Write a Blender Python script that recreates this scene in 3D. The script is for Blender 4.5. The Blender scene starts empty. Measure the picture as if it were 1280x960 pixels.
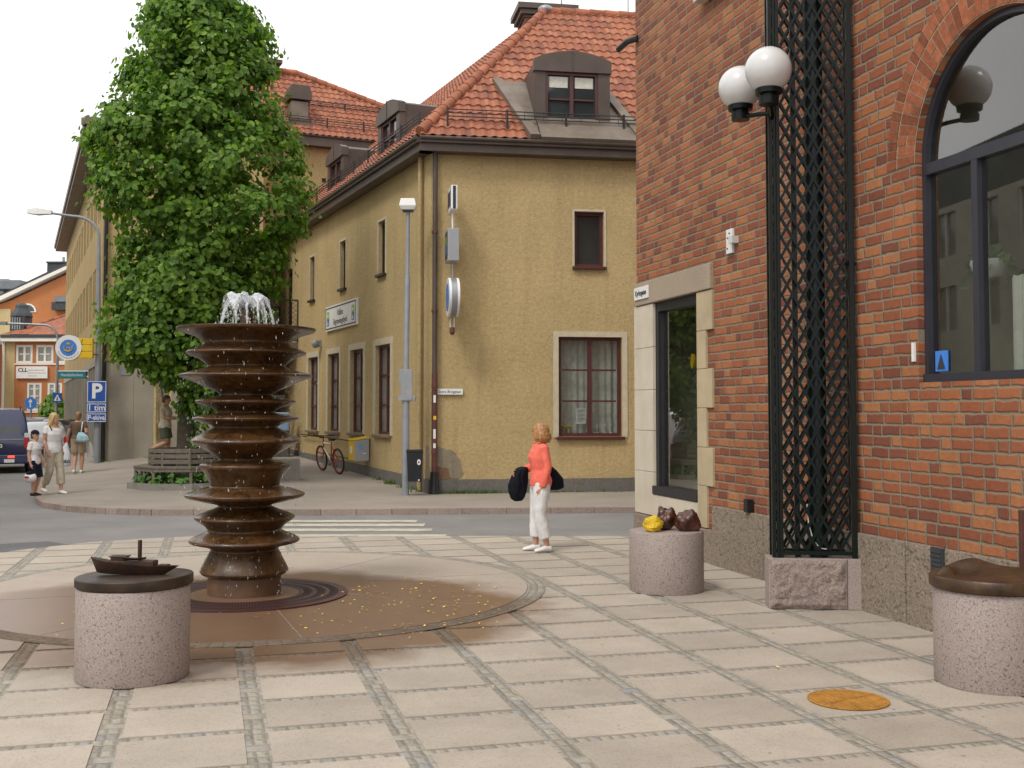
import bpy, bmesh, math, random
from mathutils import Vector, Matrix, noise as mnoise
R = math.radians
random.seed(7)
sc = bpy.context.scene
COL = sc.collection

# ------------------------------------------------------------------ camera, sky, sun, exposure
cam = bpy.data.objects.new('camera', bpy.data.cameras.new('camera'))
COL.objects.link(cam); sc.camera = cam
cam.location = (0, 0, 1.8); cam.rotation_euler = (R(92.5), 0, 0)
cam.data.sensor_width = 36; cam.data.lens = 1400 / 1280 * 36
cam.data.shift_y = -27.1 / 1280; cam.data.clip_end = 2000; cam.data.clip_start = .05

SUN_EL, SUN_AZ = R(52), R(215)          # azimuth measured clockwise from +Y
wd = bpy.data.worlds.new('World'); sc.world = wd; wd.use_nodes = True
nt = wd.node_tree; nt.nodes.clear()
sky = nt.nodes.new('ShaderNodeTexSky'); sky.sky_type = 'NISHITA'; sky.sun_disc = False
sky.sun_elevation = SUN_EL; sky.sun_rotation = SUN_AZ; sky.dust_density = 6; sky.ozone_density = 1
hs = nt.nodes.new('ShaderNodeHueSaturation'); hs.inputs['Saturation'].default_value = .12
mx = nt.nodes.new('ShaderNodeMix'); mx.data_type = 'RGBA'; mx.inputs[0].default_value = .82
mx.inputs[7].default_value = (11.2, 11.1, 11.0, 1)      # even white cloud deck
bg = nt.nodes.new('ShaderNodeBackground'); bg.inputs[1].default_value = .125
wo = nt.nodes.new('ShaderNodeOutputWorld')
nt.links.new(sky.outputs[0], hs.inputs['Color']); nt.links.new(hs.outputs[0], mx.inputs[6])
nt.links.new(mx.outputs[2], bg.inputs[0]); nt.links.new(bg.outputs[0], wo.inputs[0])
sl = bpy.data.lights.new('sun', 'SUN'); sl.energy = 1.4; sl.angle = R(14); sl.color = (1, .95, .87)
so = bpy.data.objects.new('sun', sl); COL.objects.link(so)
sd = Vector((math.sin(SUN_AZ) * math.cos(SUN_EL), math.cos(SUN_AZ) * math.cos(SUN_EL), math.sin(SUN_EL)))
so.rotation_euler = sd.to_track_quat('Z', 'Y').to_euler()
sc.view_settings.view_transform = 'Standard'; sc.view_settings.look = 'None'
sc.view_settings.exposure = 0.12; sc.view_settings.gamma = 1; sc.view_settings.use_curve_mapping = False

# ------------------------------------------------------------------ node helpers and materials
def mth(nt, op, a, b=None, c=None, clamp=False):
    n = nt.nodes.new('ShaderNodeMath'); n.operation = op; n.use_clamp = clamp
    for i, v in enumerate((a, b, c)):
        if v is None: continue
        if isinstance(v, (int, float)): n.inputs[i].default_value = v
        else: nt.links.new(v, n.inputs[i])
    return n.outputs[0]
def mixc(nt, f, a, b, mode='MIX'):
    n = nt.nodes.new('ShaderNodeMix'); n.data_type = 'RGBA'; n.blend_type = mode
    for i, v in ((0, f), (6, a), (7, b)):
        if isinstance(v, (int, float)): n.inputs[i].default_value = v
        elif isinstance(v, (tuple, list)): n.inputs[i].default_value = (*v[:3], 1)
        else: nt.links.new(v, n.inputs[i])
    return n.outputs[2]
def ramp(nt, fac, stops, const=False):
    n = nt.nodes.new('ShaderNodeValToRGB'); cr = n.color_ramp
    if const: cr.interpolation = 'CONSTANT'
    while len(cr.elements) < len(stops): cr.elements.new(.5)
    for e, (p, c) in zip(cr.elements, stops):
        e.position = p; e.color = (*c, 1) if isinstance(c, (tuple, list)) else (c, c, c, 1)
    nt.links.new(fac, n.inputs[0]); return n.outputs[0]
def noise(nt, vec, scale, detail=4, rough=.55, out=0):
    n = nt.nodes.new('ShaderNodeTexNoise'); n.inputs['Scale'].default_value = scale
    n.inputs['Detail'].default_value = detail; n.inputs['Roughness'].default_value = rough
    if vec is not None: nt.links.new(vec, n.inputs['Vector'])
    return n.outputs[out]
def newmat(name):
    m = bpy.data.materials.new(name); m.use_nodes = True
    nt = m.node_tree; b = nt.nodes['Principled BSDF']
    tc = nt.nodes.new('ShaderNodeTexCoord').outputs['Object']
    return m, nt, b, tc
def addbump(nt, b, h, strength=.5, dist=.01):
    n = nt.nodes.new('ShaderNodeBump'); n.inputs['Strength'].default_value = strength
    n.inputs['Distance'].default_value = dist
    nt.links.new(h, n.inputs['Height']); nt.links.new(n.outputs[0], b.inputs['Normal'])
def sep(nt, v):
    n = nt.nodes.new('ShaderNodeSeparateXYZ'); nt.links.new(v, n.inputs[0]); return n.outputs
def comb(nt, x, y, z=0.0):
    n = nt.nodes.new('ShaderNodeCombineXYZ')
    for i, v in enumerate((x, y, z)):
        if isinstance(v, (int, float)): n.inputs[i].default_value = v
        else: nt.links.new(v, n.inputs[i])
    return n.outputs[0]
def white(nt, vec):
    n = nt.nodes.new('ShaderNodeTexWhiteNoise'); n.noise_dimensions = '3D'
    nt.links.new(vec, n.inputs['Vector']); return n.outputs['Value']
def wetmask(nt):
    g = nt.nodes.new('ShaderNodeNewGeometry').outputs['Position']; s = sep(nt, g)
    dx = mth(nt, 'DIVIDE', mth(nt, 'ADD', s[0], 2.45), 2.75); dy = mth(nt, 'DIVIDE', mth(nt, 'SUBTRACT', s[1], 10.15), 2.5)
    r = mth(nt, 'SQRT', mth(nt, 'ADD', mth(nt, 'MULTIPLY', dx, dx), mth(nt, 'MULTIPLY', dy, dy)))
    r = mth(nt, 'ADD', r, mth(nt, 'MULTIPLY', mth(nt, 'SUBTRACT', noise(nt, g, 1.1, 5), .5), .55))
    n = nt.nodes.new('ShaderNodeMapRange'); n.inputs[1].default_value = 1.06; n.inputs[2].default_value = .86
    nt.links.new(r, n.inputs[0]); return n.outputs[0]

def M(name, col, rough=.6, var=.14, scale=3., bump=0., bscale=40., metal=0., spec=.5, col2=None, island=0., wet=False, dirt=0., coat=0.):
    m, nt, b, tc = newmat(name)
    c1 = tuple(max(0, c * (1 - var)) for c in col); c2 = col2 or tuple(min(1, c * (1 + var)) for c in col)
    c = mixc(nt, ramp(nt, noise(nt, tc, scale, 6, .6), [(.32, 0), (.68, 1)]), c1, c2)
    if dirt: c = mixc(nt, mth(nt, 'MULTIPLY', ramp(nt, noise(nt, tc, scale * .35, 8, .7), [(.5, 0), (.75, 1)]), dirt), c, tuple(x * .45 for x in col))
    if island:
        ri = nt.nodes.new('ShaderNodeNewGeometry').outputs['Random Per Island']
        c = mixc(nt, 1, c, ramp(nt, ri, [(0, 1 - island), (1, 1 + island)]), 'MULTIPLY')
    rg = None
    if wet:
        w = wetmask(nt); c = mixc(nt, w, c, mixc(nt, 1, c, (.46, .325, .24), 'MULTIPLY'))
        rg = mth(nt, 'SUBTRACT', rough, mth(nt, 'MULTIPLY', w, rough - .3))
    nt.links.new(c, b.inputs['Base Color'])
    if rg is None: b.inputs['Roughness'].default_value = rough
    else: nt.links.new(rg, b.inputs['Roughness'])
    b.inputs['Metallic'].default_value = metal; b.inputs['Specular IOR Level'].default_value = spec
    b.inputs['Coat Weight'].default_value = coat
    if bump: addbump(nt, b, noise(nt, tc, bscale, 5, .65), bump, .02)
    return m
def stone(name, base, dark, light, sc_=55, rough=.7, bump=.25, wet=False, var=.12, island=0., rbump=0.):
    m, nt, b, tc = newmat(name)
    n1 = noise(nt, tc, sc_, 3, .7); n2 = noise(nt, tc, sc_ * 1.7, 2, .6)
    c = mixc(nt, ramp(nt, n1, [(.36, 1), (.46, 0)]), base, dark)
    c = mixc(nt, ramp(nt, n2, [(.56, 0), (.66, .8)]), c, light)
    c = mixc(nt, 1, c, ramp(nt, noise(nt, tc, 1.7, 7, .65), [(.25, 1 - var), (.75, 1 + var)]), 'MULTIPLY')
    if wet:
        c = mixc(nt, ramp(nt, noise(nt, tc, 4.3, 3, .5), [(.66, 0), (.72, .30)]), c, dark)
        vo = nt.nodes.new('ShaderNodeTexVoronoi'); vo.inputs['Scale'].default_value = 3.3; nt.links.new(tc, vo.inputs['Vector'])
        c = mixc(nt, ramp(nt, vo.outputs['Distance'], [(.035, .6), (.05, 0)]), c, (.10, .09, .08))
    if island:
        ri = nt.nodes.new('ShaderNodeNewGeometry').outputs['Random Per Island']
        c = mixc(nt, 1, c, ramp(nt, ri, [(0, 1 - island), (1, 1 + island)]), 'MULTIPLY')
    if wet:
        w = wetmask(nt); c = mixc(nt, w, c, mixc(nt, 1, c, (.46, .325, .24), 'MULTIPLY'))
        nt.links.new(mth(nt, 'SUBTRACT', rough, mth(nt, 'MULTIPLY', w, rough - .3)), b.inputs['Roughness'])
    else: b.inputs['Roughness'].default_value = rough
    nt.links.new(c, b.inputs['Base Color'])
    h = n1
    if rbump: h = mth(nt, 'ADD', mth(nt, 'MULTIPLY', n1, .3), noise(nt, tc, 16, 6, .7))
    addbump(nt, b, h, rbump or bump, .05 if rbump else .01)
    return m
def brickmat(name, axis=0, uvw=None):
    m, nt, b, tc = newmat(name)
    wob = noise(nt, tc, 9, 3, .6, out=1)
    sv = nt.nodes.new('ShaderNodeVectorMath'); sv.operation = 'MULTIPLY_ADD'
    nt.links.new(wob, sv.inputs[0]); sv.inputs[1].default_value = (.035, .035, .03); nt.links.new(tc, sv.inputs[2])
    s = sep(nt, sv.outputs[0]); x, z = s[axis], s[2]
    zr = mth(nt, 'DIVIDE', z, .1); row = mth(nt, 'FLOOR', zr); fz = mth(nt, 'FRACT', zr)
    off = mth(nt, 'MULTIPLY', mth(nt, 'FRACT', mth(nt, 'ADD', mth(nt, 'MULTIPLY', row, .394), mth(nt, 'MULTIPLY', white(nt, comb(nt, row, 3.1, 0)), .12))), .68)
    xx = mth(nt, 'ADD', x, off); per = mth(nt, 'DIVIDE', xx, .68); pid = mth(nt, 'FLOOR', per); u = mth(nt, 'MULTIPLY', mth(nt, 'FRACT', per), .68)
    k1 = mth(nt, 'GREATER_THAN', u, .27); k2 = mth(nt, 'GREATER_THAN', u, .54)
    kid = mth(nt, 'ADD', k1, k2)
    lo = mth(nt, 'MULTIPLY', kid, .27); ln = mth(nt, 'SUBTRACT', .27, mth(nt, 'MULTIPLY', k2, .13))
    du = mth(nt, 'SUBTRACT', u, lo); de = mth(nt, 'MINIMUM', du, mth(nt, 'SUBTRACT', ln, du))
    dz = mth(nt, 'MULTIPLY', mth(nt, 'MINIMUM', fz, mth(nt, 'SUBTRACT', 1, fz)), .1)
    d = mth(nt, 'MINIMUM', de, dz)
    d = mth(nt, 'ADD', d, mth(nt, 'MULTIPLY', mth(nt, 'SUBTRACT', noise(nt, tc, 48, 4, .65), .5), .013))
    mort = ramp(nt, d, [(.008, 1), (.0135, 0)])
    rnd = white(nt, comb(nt, mth(nt, 'ADD', mth(nt, 'MULTIPLY', pid, 3), kid), row, 1.7))
    bc = ramp(nt, rnd, [(0, (.155, .05, .036)), (.12, (.20, .062, .040)), (.30, (.265, .080, .040)), (.56, (.335, .105, .045)), (.78, (.385, .138, .055)), (.93, (.43, .18, .075))])
    bc = mixc(nt, 1, bc, ramp(nt, noise(nt, tc, 20, 6, .75), [(.25, .66), (.75, 1.24)]), 'MULTIPLY')
    bc = mixc(nt, .25, bc, (.255, .105, .056))
    bc = mixc(nt, ramp(nt, noise(nt, tc, 1.1, 6, .7), [(.55, 0), (.8, .45)]), bc, (.2, .1, .07))
    mc = mixc(nt, noise(nt, tc, 14, 5, .7), (.17, .135, .095), (.275, .225, .165))
    fc = mixc(nt, mort, bc, mc)
    fc = mixc(nt, 1, fc, ramp(nt, noise(nt, tc, .8, 6, .65), [(.3, .8), (.7, 1.12)]), 'MULTIPLY')
    fc = mixc(nt, ramp(nt, noise(nt, tc, 3.1, 8, .75), [(.63, 0), (.78, .45)]), fc, (.40, .33, .26))
    nt.links.new(fc, b.inputs['Base Color'])
    b.inputs['Roughness'].default_value = .85; b.inputs['Specular IOR Level'].default_value = .25
    h = mth(nt, 'ADD', ramp(nt, d, [(.006, 0), (.016, 1)]), mth(nt, 'MULTIPLY', noise(nt, tc, 45, 4, .7), .45))
    addbump(nt, b, h, .9, .012)
    return m
def glassmat(name, tint=(.75, .8, .78), refl=1.0):
    m = bpy.data.materials.new(name); m.use_nodes = True; nt = m.node_tree; nt.nodes.clear()
    o = nt.nodes.new('ShaderNodeOutputMaterial'); mxs = nt.nodes.new('ShaderNodeMixShader')
    t = nt.nodes.new('ShaderNodeBsdfTransparent'); t.inputs[0].default_value = (*tint, 1)
    g = nt.nodes.new('ShaderNodeBsdfGlossy'); g.inputs['Roughness'].default_value = .015
    fr = nt.nodes.new('ShaderNodeLayerWeight'); fr.inputs[0].default_value = .5
    f = mth(nt, 'ADD', mth(nt, 'MULTIPLY', mth(nt, 'POWER', fr.outputs['Facing'], 3), refl), .17, clamp=True)
    nt.links.new(f, mxs.inputs[0]); nt.links.new(t.outputs[0], mxs.inputs[1]); nt.links.new(g.outputs[0], mxs.inputs[2]); nt.links.new(mxs.outputs[0], o.inputs[0])
    return m

def stucco(name, col, patch=None, bump=.55, stain=.42):
    m, nt, b, tc = newmat(name)
    c = mixc(nt, ramp(nt, noise(nt, tc, .55, 8, .65), [(.3, 0), (.7, 1)]), tuple(x * .88 for x in col), tuple(min(1, x * 1.1) for x in col))
    c = mixc(nt, 1, c, ramp(nt, noise(nt, tc, 13, 3, .6), [(.35, .90), (.65, 1.07)]), 'MULTIPLY')
    s = sep(nt, tc)
    streak = noise(nt, comb(nt, mth(nt, 'MULTIPLY', s[0], 3.0), mth(nt, 'MULTIPLY', s[1], 3.0), mth(nt, 'MULTIPLY', s[2], .22)), 1, 6, .7)
    c = mixc(nt, mth(nt, 'MULTIPLY', ramp(nt, streak, [(.52, 0), (.75, 1)]), stain), c, tuple(x * .6 for x in col))
    c = mixc(nt, 1, c, ramp(nt, noise(nt, tc, 38, 4, .7), [(.3, .82), (.7, 1.15)]), 'MULTIPLY')
    nt.links.new(c, b.inputs['Base Color']); b.inputs['Roughness'].default_value = .92; b.inputs['Specular IOR Level'].default_value = .2
    addbump(nt, b, mth(nt, 'ADD', noise(nt, tc, 30, 6, .75), mth(nt, 'MULTIPLY', noise(nt, tc, 11, 3, .6), .9)), bump, .035)
    return m
def tilemat(name, tw=.22, th=.34):
    m, nt, b, tc = newmat(name); s = sep(nt, tc)
    r = white(nt, comb(nt, mth(nt, 'FLOOR', mth(nt, 'DIVIDE', s[0], tw)), mth(nt, 'FLOOR', mth(nt, 'DIVIDE', s[1], th)), 0))
    c = ramp(nt, r, [(0, (.21, .078, .05)), (.3, (.275, .098, .056)), (.7, (.325, .118, .064)), (1, (.37, .15, .085))])
    c = mixc(nt, ramp(nt, noise(nt, tc, 2.2, 7, .7), [(.5, 0), (.8, .6)]), c, (.2, .12, .08))
    c = mixc(nt, 1, c, ramp(nt, noise(nt, tc, 25, 4, .7), [(.25, .8), (.75, 1.15)]), 'MULTIPLY')
    nt.links.new(c, b.inputs['Base Color']); b.inputs['Roughness'].default_value = .7; b.inputs['Specular IOR Level'].default_value = .3
    return m
def settmat(name, polar=False):
    m, nt, b, tc = newmat(name)
    wob = noise(nt, tc, 7, 2, .5, out=1)
    sv = nt.nodes.new('ShaderNodeVectorMath'); sv.operation = 'MULTIPLY_ADD'
    nt.links.new(wob, sv.inputs[0]); sv.inputs[1].default_value = (.03, .03, .03); nt.links.new(tc, sv.inputs[2])
    v = sv.outputs[0]
    if polar:
        s = sep(nt, v); a = mth(nt, 'MULTIPLY', mth(nt, 'ARCTAN2', s[1], s[0]), 2.8)
        r = mth(nt, 'SQRT', mth(nt, 'ADD', mth(nt, 'MULTIPLY', s[0], s[0]), mth(nt, 'MULTIPLY', s[1], s[1])))
        v = comb(nt, r, a)
    s = sep(nt, v)
    gx = mth(nt, 'DIVIDE', mth(nt, 'ADD', s[0], .0152), .065833); gy = mth(nt, 'DIVIDE', mth(nt, 'ADD', s[1], .0125), .1075)
    if not polar:                        # the setts of the narrow cross joints lie lengthwise
        jm = mth(nt, 'LESS_THAN', mth(nt, 'FRACT', mth(nt, 'DIVIDE', gy, 6)), .165)
        gx = mth(nt, 'MULTIPLY', gx, mth(nt, 'SUBTRACT', 1, mth(nt, 'MULTIPLY', jm, .56)))
    fx = mth(nt, 'FRACT', gx); fy = mth(nt, 'FRACT', gy)
    d = mth(nt, 'MINIMUM', mth(nt, 'MULTIPLY', mth(nt, 'MINIMUM', fx, mth(nt, 'SUBTRACT', 1, fx)), .065), mth(nt, 'MULTIPLY', mth(nt, 'MINIMUM', fy, mth(nt, 'SUBTRACT', 1, fy)), .1))
    rnd = white(nt, comb(nt, mth(nt, 'FLOOR', gx), mth(nt, 'FLOOR', gy), 0))
    c = ramp(nt, rnd, [(0, (.235, .22, .185)), (.45, (.30, .272, .222)), (.8, (.345, .31, .255)), (1, (.25, .25, .245))])
    c = mixc(nt, 1, c, ramp(nt, noise(nt, tc, 30, 5, .7), [(.25, .75), (.75, 1.2)]), 'MULTIPLY')
    c = mixc(nt, ramp(nt, d, [(.003, .42), (.010, 0)]), c, (.19, .17, .135))
    w = wetmask(nt); c = mixc(nt, w, c, mixc(nt, 1, c, (.45, .36, .29), 'MULTIPLY'))
    nt.links.new(c, b.inputs['Base Color']); b.inputs['Roughness'].default_value = .8
    addbump(nt, b, mth(nt, 'ADD', ramp(nt, d, [(0, 0), (.02, 1)]), mth(nt, 'MULTIPLY', noise(nt, tc, 40, 4), .4)), .8, .012)
    return m
def leafmat(name, stops, trans=.35):
    m, nt, b, tc = newmat(name)
    g = nt.nodes.new('ShaderNodeNewGeometry')
    c = ramp(nt, g.outputs['Random Per Island'], stops)
    c = mixc(nt, ramp(nt, noise(nt, tc, .8, 4, .6), [(.35, 0), (.7, .5)]), c, stops[-1][1])
    nt.links.new(c, b.inputs['Base Color']); b.inputs['Roughness'].default_value = .5; b.inputs['Specular IOR Level'].default_value = .35
    t = nt.nodes.new('ShaderNodeBsdfTranslucent'); nt.links.new(mixc(nt, 1, c, (1.5, 1.7, .6), 'MULTIPLY'), t.inputs[0])
    ms = nt.nodes.new('ShaderNodeMixShader'); ms.inputs[0].default_value = trans
    nt.links.new(b.outputs[0], ms.inputs[1]); nt.links.new(t.outputs[0], ms.inputs[2])
    nt.links.new(ms.outputs[0], nt.nodes['Material Output'].inputs[0])
    return m

OCHRE = (.475, .355, .178)
m_ochre = stucco('ochre_stucco', OCHRE)
m_ochre2 = stucco('ochre_stucco_worn', (.44, .33, .17))
m_ochreL = stucco('ochre_stucco_far', (.42, .31, .15), bump=.2, stain=.15)
m_orange = stucco('orange_stucco', (.46, .185, .075), bump=.15, stain=.12)
m_cream = stucco('cream_stucco', (.50, .40, .21), bump=.15, stain=.1)
m_plinth = stucco('grey_plinth', (.155, .145, .13), bump=.4, stain=.5)
m_trim = M('window_surround_plaster', (.50, .44, .31), .85, .1, 5, .15, 60)
m_brown = M('brown_sheet_metal', (.085, .062, .050), .5, .18, 2, .05, 12, spec=.4, dirt=.3)
m_brownL = M('weathered_sheet_metal', (.17, .135, .105), .5, .2, 3, .05, 12, spec=.4, dirt=.4)
m_win = M('maroon_window_paint', (.075, .022, .02), .45, .15, 6)
m_winD = M('dark_window_paint', (.03, .022, .02), .45, .15, 6)
m_white = M('white_window_paint', (.72, .70, .64), .5, .06, 6)
m_tile = tilemat('clay_pantiles')
m_iron = M('black_iron', (.012, .012, .012), .45, .2, 8, .1, 60)
m_green = M('dark_green_paint', (.003, .007, .006), .34, .2, 5, .05, 50, spec=.24)
m_brick = brickmat('old_red_brick')
m_brickx = brickmat('old_red_brick_end', 1)
m_arch = M('arch_brick', (.285, .095, .045), .85, .2, 18, .5, 45, spec=.25, island=.34)
m_mortar = M('lime_mortar', (.31, .26, .19), .9, .15, 12, .4, 40)
m_stoneW = M('pale_limestone', (.56, .50, .40), .75, .08, 2.5, .12, 60, dirt=.25)
m_stoneT = M('tan_limestone', (.44, .36, .23), .75, .1, 2.5, .12, 60, dirt=.25)
m_lintel = stone('grey_brown_lintel', (.33, .265, .195), (.2, .155, .115), (.42, .34, .26), 60, .8, .4)
m_bplinth = stone('rough_granite_base', (.27, .215, .165), (.12, .095, .075), (.40, .33, .26), 30, .85, .4, rbump=.9)
m_gran = stone('pink_granite', (.305, .247, .222), (.10, .09, .09), (.43, .37, .335), 70, .65, .2, var=.08)
m_granR = stone('split_pink_granite', (.34, .265, .235), (.18, .14, .125), (.44, .37, .33), 45, .85, .4, rbump=1.0)
m_slab = stone('paving_slab', (.378, .326, .268), (.285, .242, .198), (.425, .37, .31), 70, .75, .15, wet=True, var=.15, island=.10)
m_disc = stone('fountain_apron', (.375, .315, .258), (.285, .235, .195), (.42, .36, .305), 70, .75, .15, wet=True, var=.1)
m_sett = settmat('granite_setts'); m_settp = settmat('granite_setts_ring', True)
m_asph = M('asphalt', (.215, .205, .198), .85, .13, .7, .3, 160, dirt=.3, spec=.3)
m_asph2 = M('patched_asphalt', (.12, .12, .125), .85, .15, 1.5, .3, 160, spec=.3)
m_pave = M('pavement_asphalt', (.285, .25, .212), .88, .13, .6, .25, 150, dirt=.25, spec=.3)
m_kerb = stone('kerb_granite', (.30, .235, .20), (.17, .13, .12), (.38, .31, .27), 40, .8, .3, island=.15)
m_mark = M('worn_road_paint', (.48, .45, .36), .75, .14, 5, .1, 100, dirt=.7)
m_bronze = M('wet_brown_glazed_stoneware', (.040, .017, .005), .36, .4, 4.5, .15, 14, spec=.32, col2=(.092, .041, .011), coat=.10)
def glaze():
    m, nt, b, tc = newmat('wet_brown_glaze'); s = sep(nt, tc)
    st = noise(nt, comb(nt, mth(nt, 'MULTIPLY', s[0], 14), mth(nt, 'MULTIPLY', s[1], 14), mth(nt, 'MULTIPLY', s[2], 1.6)), 1, 6, .7)
    c = mixc(nt, ramp(nt, noise(nt, tc, 4.5, 6, .65), [(.35, 0), (.65, 1)]), (.034, .0145, .0045), (.088, .040, .011))
    c = mixc(nt, ramp(nt, st, [(.50, 0), (.68, .75)]), c, (.105, .062, .026))
    c = mixc(nt, ramp(nt, st, [(.30, .7), (.44, 0)]), c, (.014, .007, .004))
    nt.links.new(c, b.inputs['Base Color']); nt.links.new(ramp(nt, noise(nt, tc, 9, 5, .7), [(.35, .16), (.65, .5)]), b.inputs['Roughness'])
    b.inputs['Specular IOR Level'].default_value = .36; b.inputs['Coat Weight'].default_value = .18; b.inputs['Coat Roughness'].default_value = .12
    addbump(nt, b, mth(nt, 'ADD', st, mth(nt, 'MULTIPLY', noise(nt, tc, 24, 4, .6), .6)), .3, .015); return m
m_bronze = glaze()
m_fbase = M('fountain_foot_stone', (.10, .052, .025), .55, .25, 6, .15, 30)
m_cast = M('dark_cast_bronze', (.032, .016, .012), .42, .3, 7, .2, 25, metal=.35, col2=(.06, .028, .015))
m_castB = M('brown_cast_bronze', (.055, .026, .014), .4, .35, 5, .2, 22, metal=.3, col2=(.10, .058, .028))
m_castS = M('dull_cast_slab', (.026, .016, .011), .5, .35, 5, .2, 22, metal=.25, col2=(.055, .032, .018))
m_rust = M('orange_rust', (.37, .17, .022), .85, .28, 9, .5, 40)
m_grate = M('maroon_iron_grate', (.055, .017, .014), .45, .2, 9, .1, 60)
m_blackhole = M('drain_shadow', (.008, .007, .006), .9, .1)
m_glassD = M('dark_window_glass', (.030, .034, .036), .06, .3, .8, spec=.8)
m_glassC = M('curtained_window_glass', (.21, .21, .19), .12, .35, 1.6, spec=.8)
m_glass = glassmat('clear_shop_glass', refl=.85)
m_room = M('pale_interior', (.42, .39, .30), .9, .3, 1)
m_curt = M('net_curtain', (.55, .54, .47), .9, .12, 14)
m_alu = M('grey_galvanised_steel', (.30, .31, .33), .42, .12, 4, .05, 60, metal=.5)
m_pole = M('grey_lamp_post_paint', (.235, .25, .275), .5, .12, 4)
m_signW = M('white_sign_enamel', (.74, .74, .72), .35, .03, 3)
m_signB = M('blue_sign_enamel', (.018, .085, .36), .35, .06, 3)
m_signL = M('light_blue_sign', (.055, .21, .62), .3, .15, 3)
m_signY = M('yellow_sign_plastic', (.72, .46, .012), .4, .05, 3)
m_teal = M('teal_sign', (.02, .20, .23), .4, .05, 3)
m_navy = M('dark_blue_notice', (.015, .018, .05), .4, .05, 3)
m_textK = M('black_lettering', (.02, .02, .03), .5, .05)
m_textG = M('grey_lettering', (.30, .31, .32), .5, .05)
m_grn = M('green_emblem', (.22, .45, .05), .5, .05)
m_conc = M('grey_concrete', (.30, .265, .21), .85, .12, 1.2, .2, 60, dirt=.35)
m_concL = M('concrete_block', (.225, .21, .185), .85, .14, 4, .3, 60, dirt=.3)
m_wood = M('weathered_bench_wood', (.15, .125, .10), .75, .22, 9, .3, 30, dirt=.3)
m_bark = M('grey_brown_bark', (.075, .062, .045), .9, .35, 6, .9, 14)
m_leaf = leafmat('lime_leaf', [(0, (.022, .065, .012)), (.35, (.05, .13, .018)), (.7, (.115, .225, .026)), (1, (.22, .34, .045))], .42)
m_ivy = leafmat('ivy_leaf', [(0, (.03, .085, .015)), (.6, (.05, .14, .02)), (1, (.10, .22, .03))], .25)
m_grass = leafmat('weed_leaf', [(0, (.05, .10, .02)), (1, (.13, .21, .04))], .3)
m_petal = M('yellow_leaf_litter', (.62, .42, .07), .7, .2, 4, island=.5)
m_binB = M('black_bin_plastic', (.008, .009, .014), .4, .2, 5)
m_greyB = M('grey_box_enamel', (.31, .32, .34), .4, .05, 3)
m_ltblue = M('pale_blue_box_enamel', (.20, .31, .47), .45, .06, 3)
m_cab = M('dark_cabinet', (.075, .07, .062), .6, .2, 6)
m_tyre = M('rubber', (.012, .012, .012), .8, .1)
m_redp = M('red_bicycle_paint', (.33, .025, .03), .35, .1)
m_chrome = M('bright_steel', (.55, .55, .56), .25, .05, 3, metal=.9)
m_van = M('dark_blue_car_paint', (.016, .023, .085), .22, .08, 2, spec=.6, coat=.6)
m_silver = M('silver_car_paint', (.42, .43, .44), .25, .05, 2, metal=.4, coat=.5)
m_blackc = M('black_car_paint', (.014, .015, .017), .2, .05, 2, coat=.6)
m_greyc = M('graphite_car_paint', (.06, .065, .075), .22, .05, 2, coat=.6)
m_redl = M('red_tail_lamp', (.42, .012, .01), .2, .1)
m_trimK = M('black_car_trim', (.015, .015, .016), .55, .1)
m_lampon = M('lit_red_lamp', (.6, .02, .01), .3, .1)
m_globe = M('opal_globe', (.60, .60, .60), .22, .02, 2, spec=.6)
m_lens = M('lamp_lens', (.60, .62, .62), .25, .05)
m_slate = M('dark_roof_sheet', (.035, .040, .045), .55, .2, 2)
m_greyroof = M('grey_roof_sheet', (.16, .175, .19), .55, .12, 2)

def waterm():
    m, nt, b, tc = newmat('splashing_water')
    b.inputs['Base Color'].default_value = (.86, .9, .93, 1); b.inputs['Roughness'].default_value = .08
    b.inputs['Transmission Weight'].default_value = .45; b.inputs['IOR'].default_value = 1.33
    t = nt.nodes.new('ShaderNodeBsdfTransparent'); ms = nt.nodes.new('ShaderNodeMixShader')
    nt.links.new(ramp(nt, noise(nt, tc, 22, 4, .7), [(.38, .25), (.62, .95)]), ms.inputs[0])
    nt.links.new(t.outputs[0], ms.inputs[1]); nt.links.new(b.outputs[0], ms.inputs[2])
    nt.links.new(ms.outputs[0], nt.nodes['Material Output'].inputs[0])
    addbump(nt, b, noise(nt, tc, 30, 3), .6, .02)
    return m
m_water = waterm()
m_skin = M('skin', (.50, .27, .185), .5, .1, 12, spec=.4)
def cloth(name, col, rough=.9):
    m, nt, b, tc = newmat(name)
    c = mixc(nt, ramp(nt, noise(nt, tc, 14, 5, .6), [(.32, 0), (.68, 1)]), tuple(x * .85 for x in col), tuple(min(1, x * 1.1) for x in col)); nt.links.new(c, b.inputs['Base Color'])
    b.inputs['Roughness'].default_value = rough; b.inputs['Specular IOR Level'].default_value = .2
    s = sep(nt, tc); w = noise(nt, comb(nt, mth(nt, 'MULTIPLY', s[0], 11), mth(nt, 'MULTIPLY', s[1], 11), mth(nt, 'MULTIPLY', s[2], 6)), 1, 3, .55, out=0)
    n = nt.nodes.new('ShaderNodeBump'); n.inputs['Strength'].default_value = .5; n.inputs['Distance'].default_value = .04; nt.links.new(mth(nt, 'ADD', w, mth(nt, 'MULTIPLY', noise(nt, tc, 60, 3), .08)), n.inputs['Height']); nt.links.new(n.outputs[0], b.inputs['Normal']); return m

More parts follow.
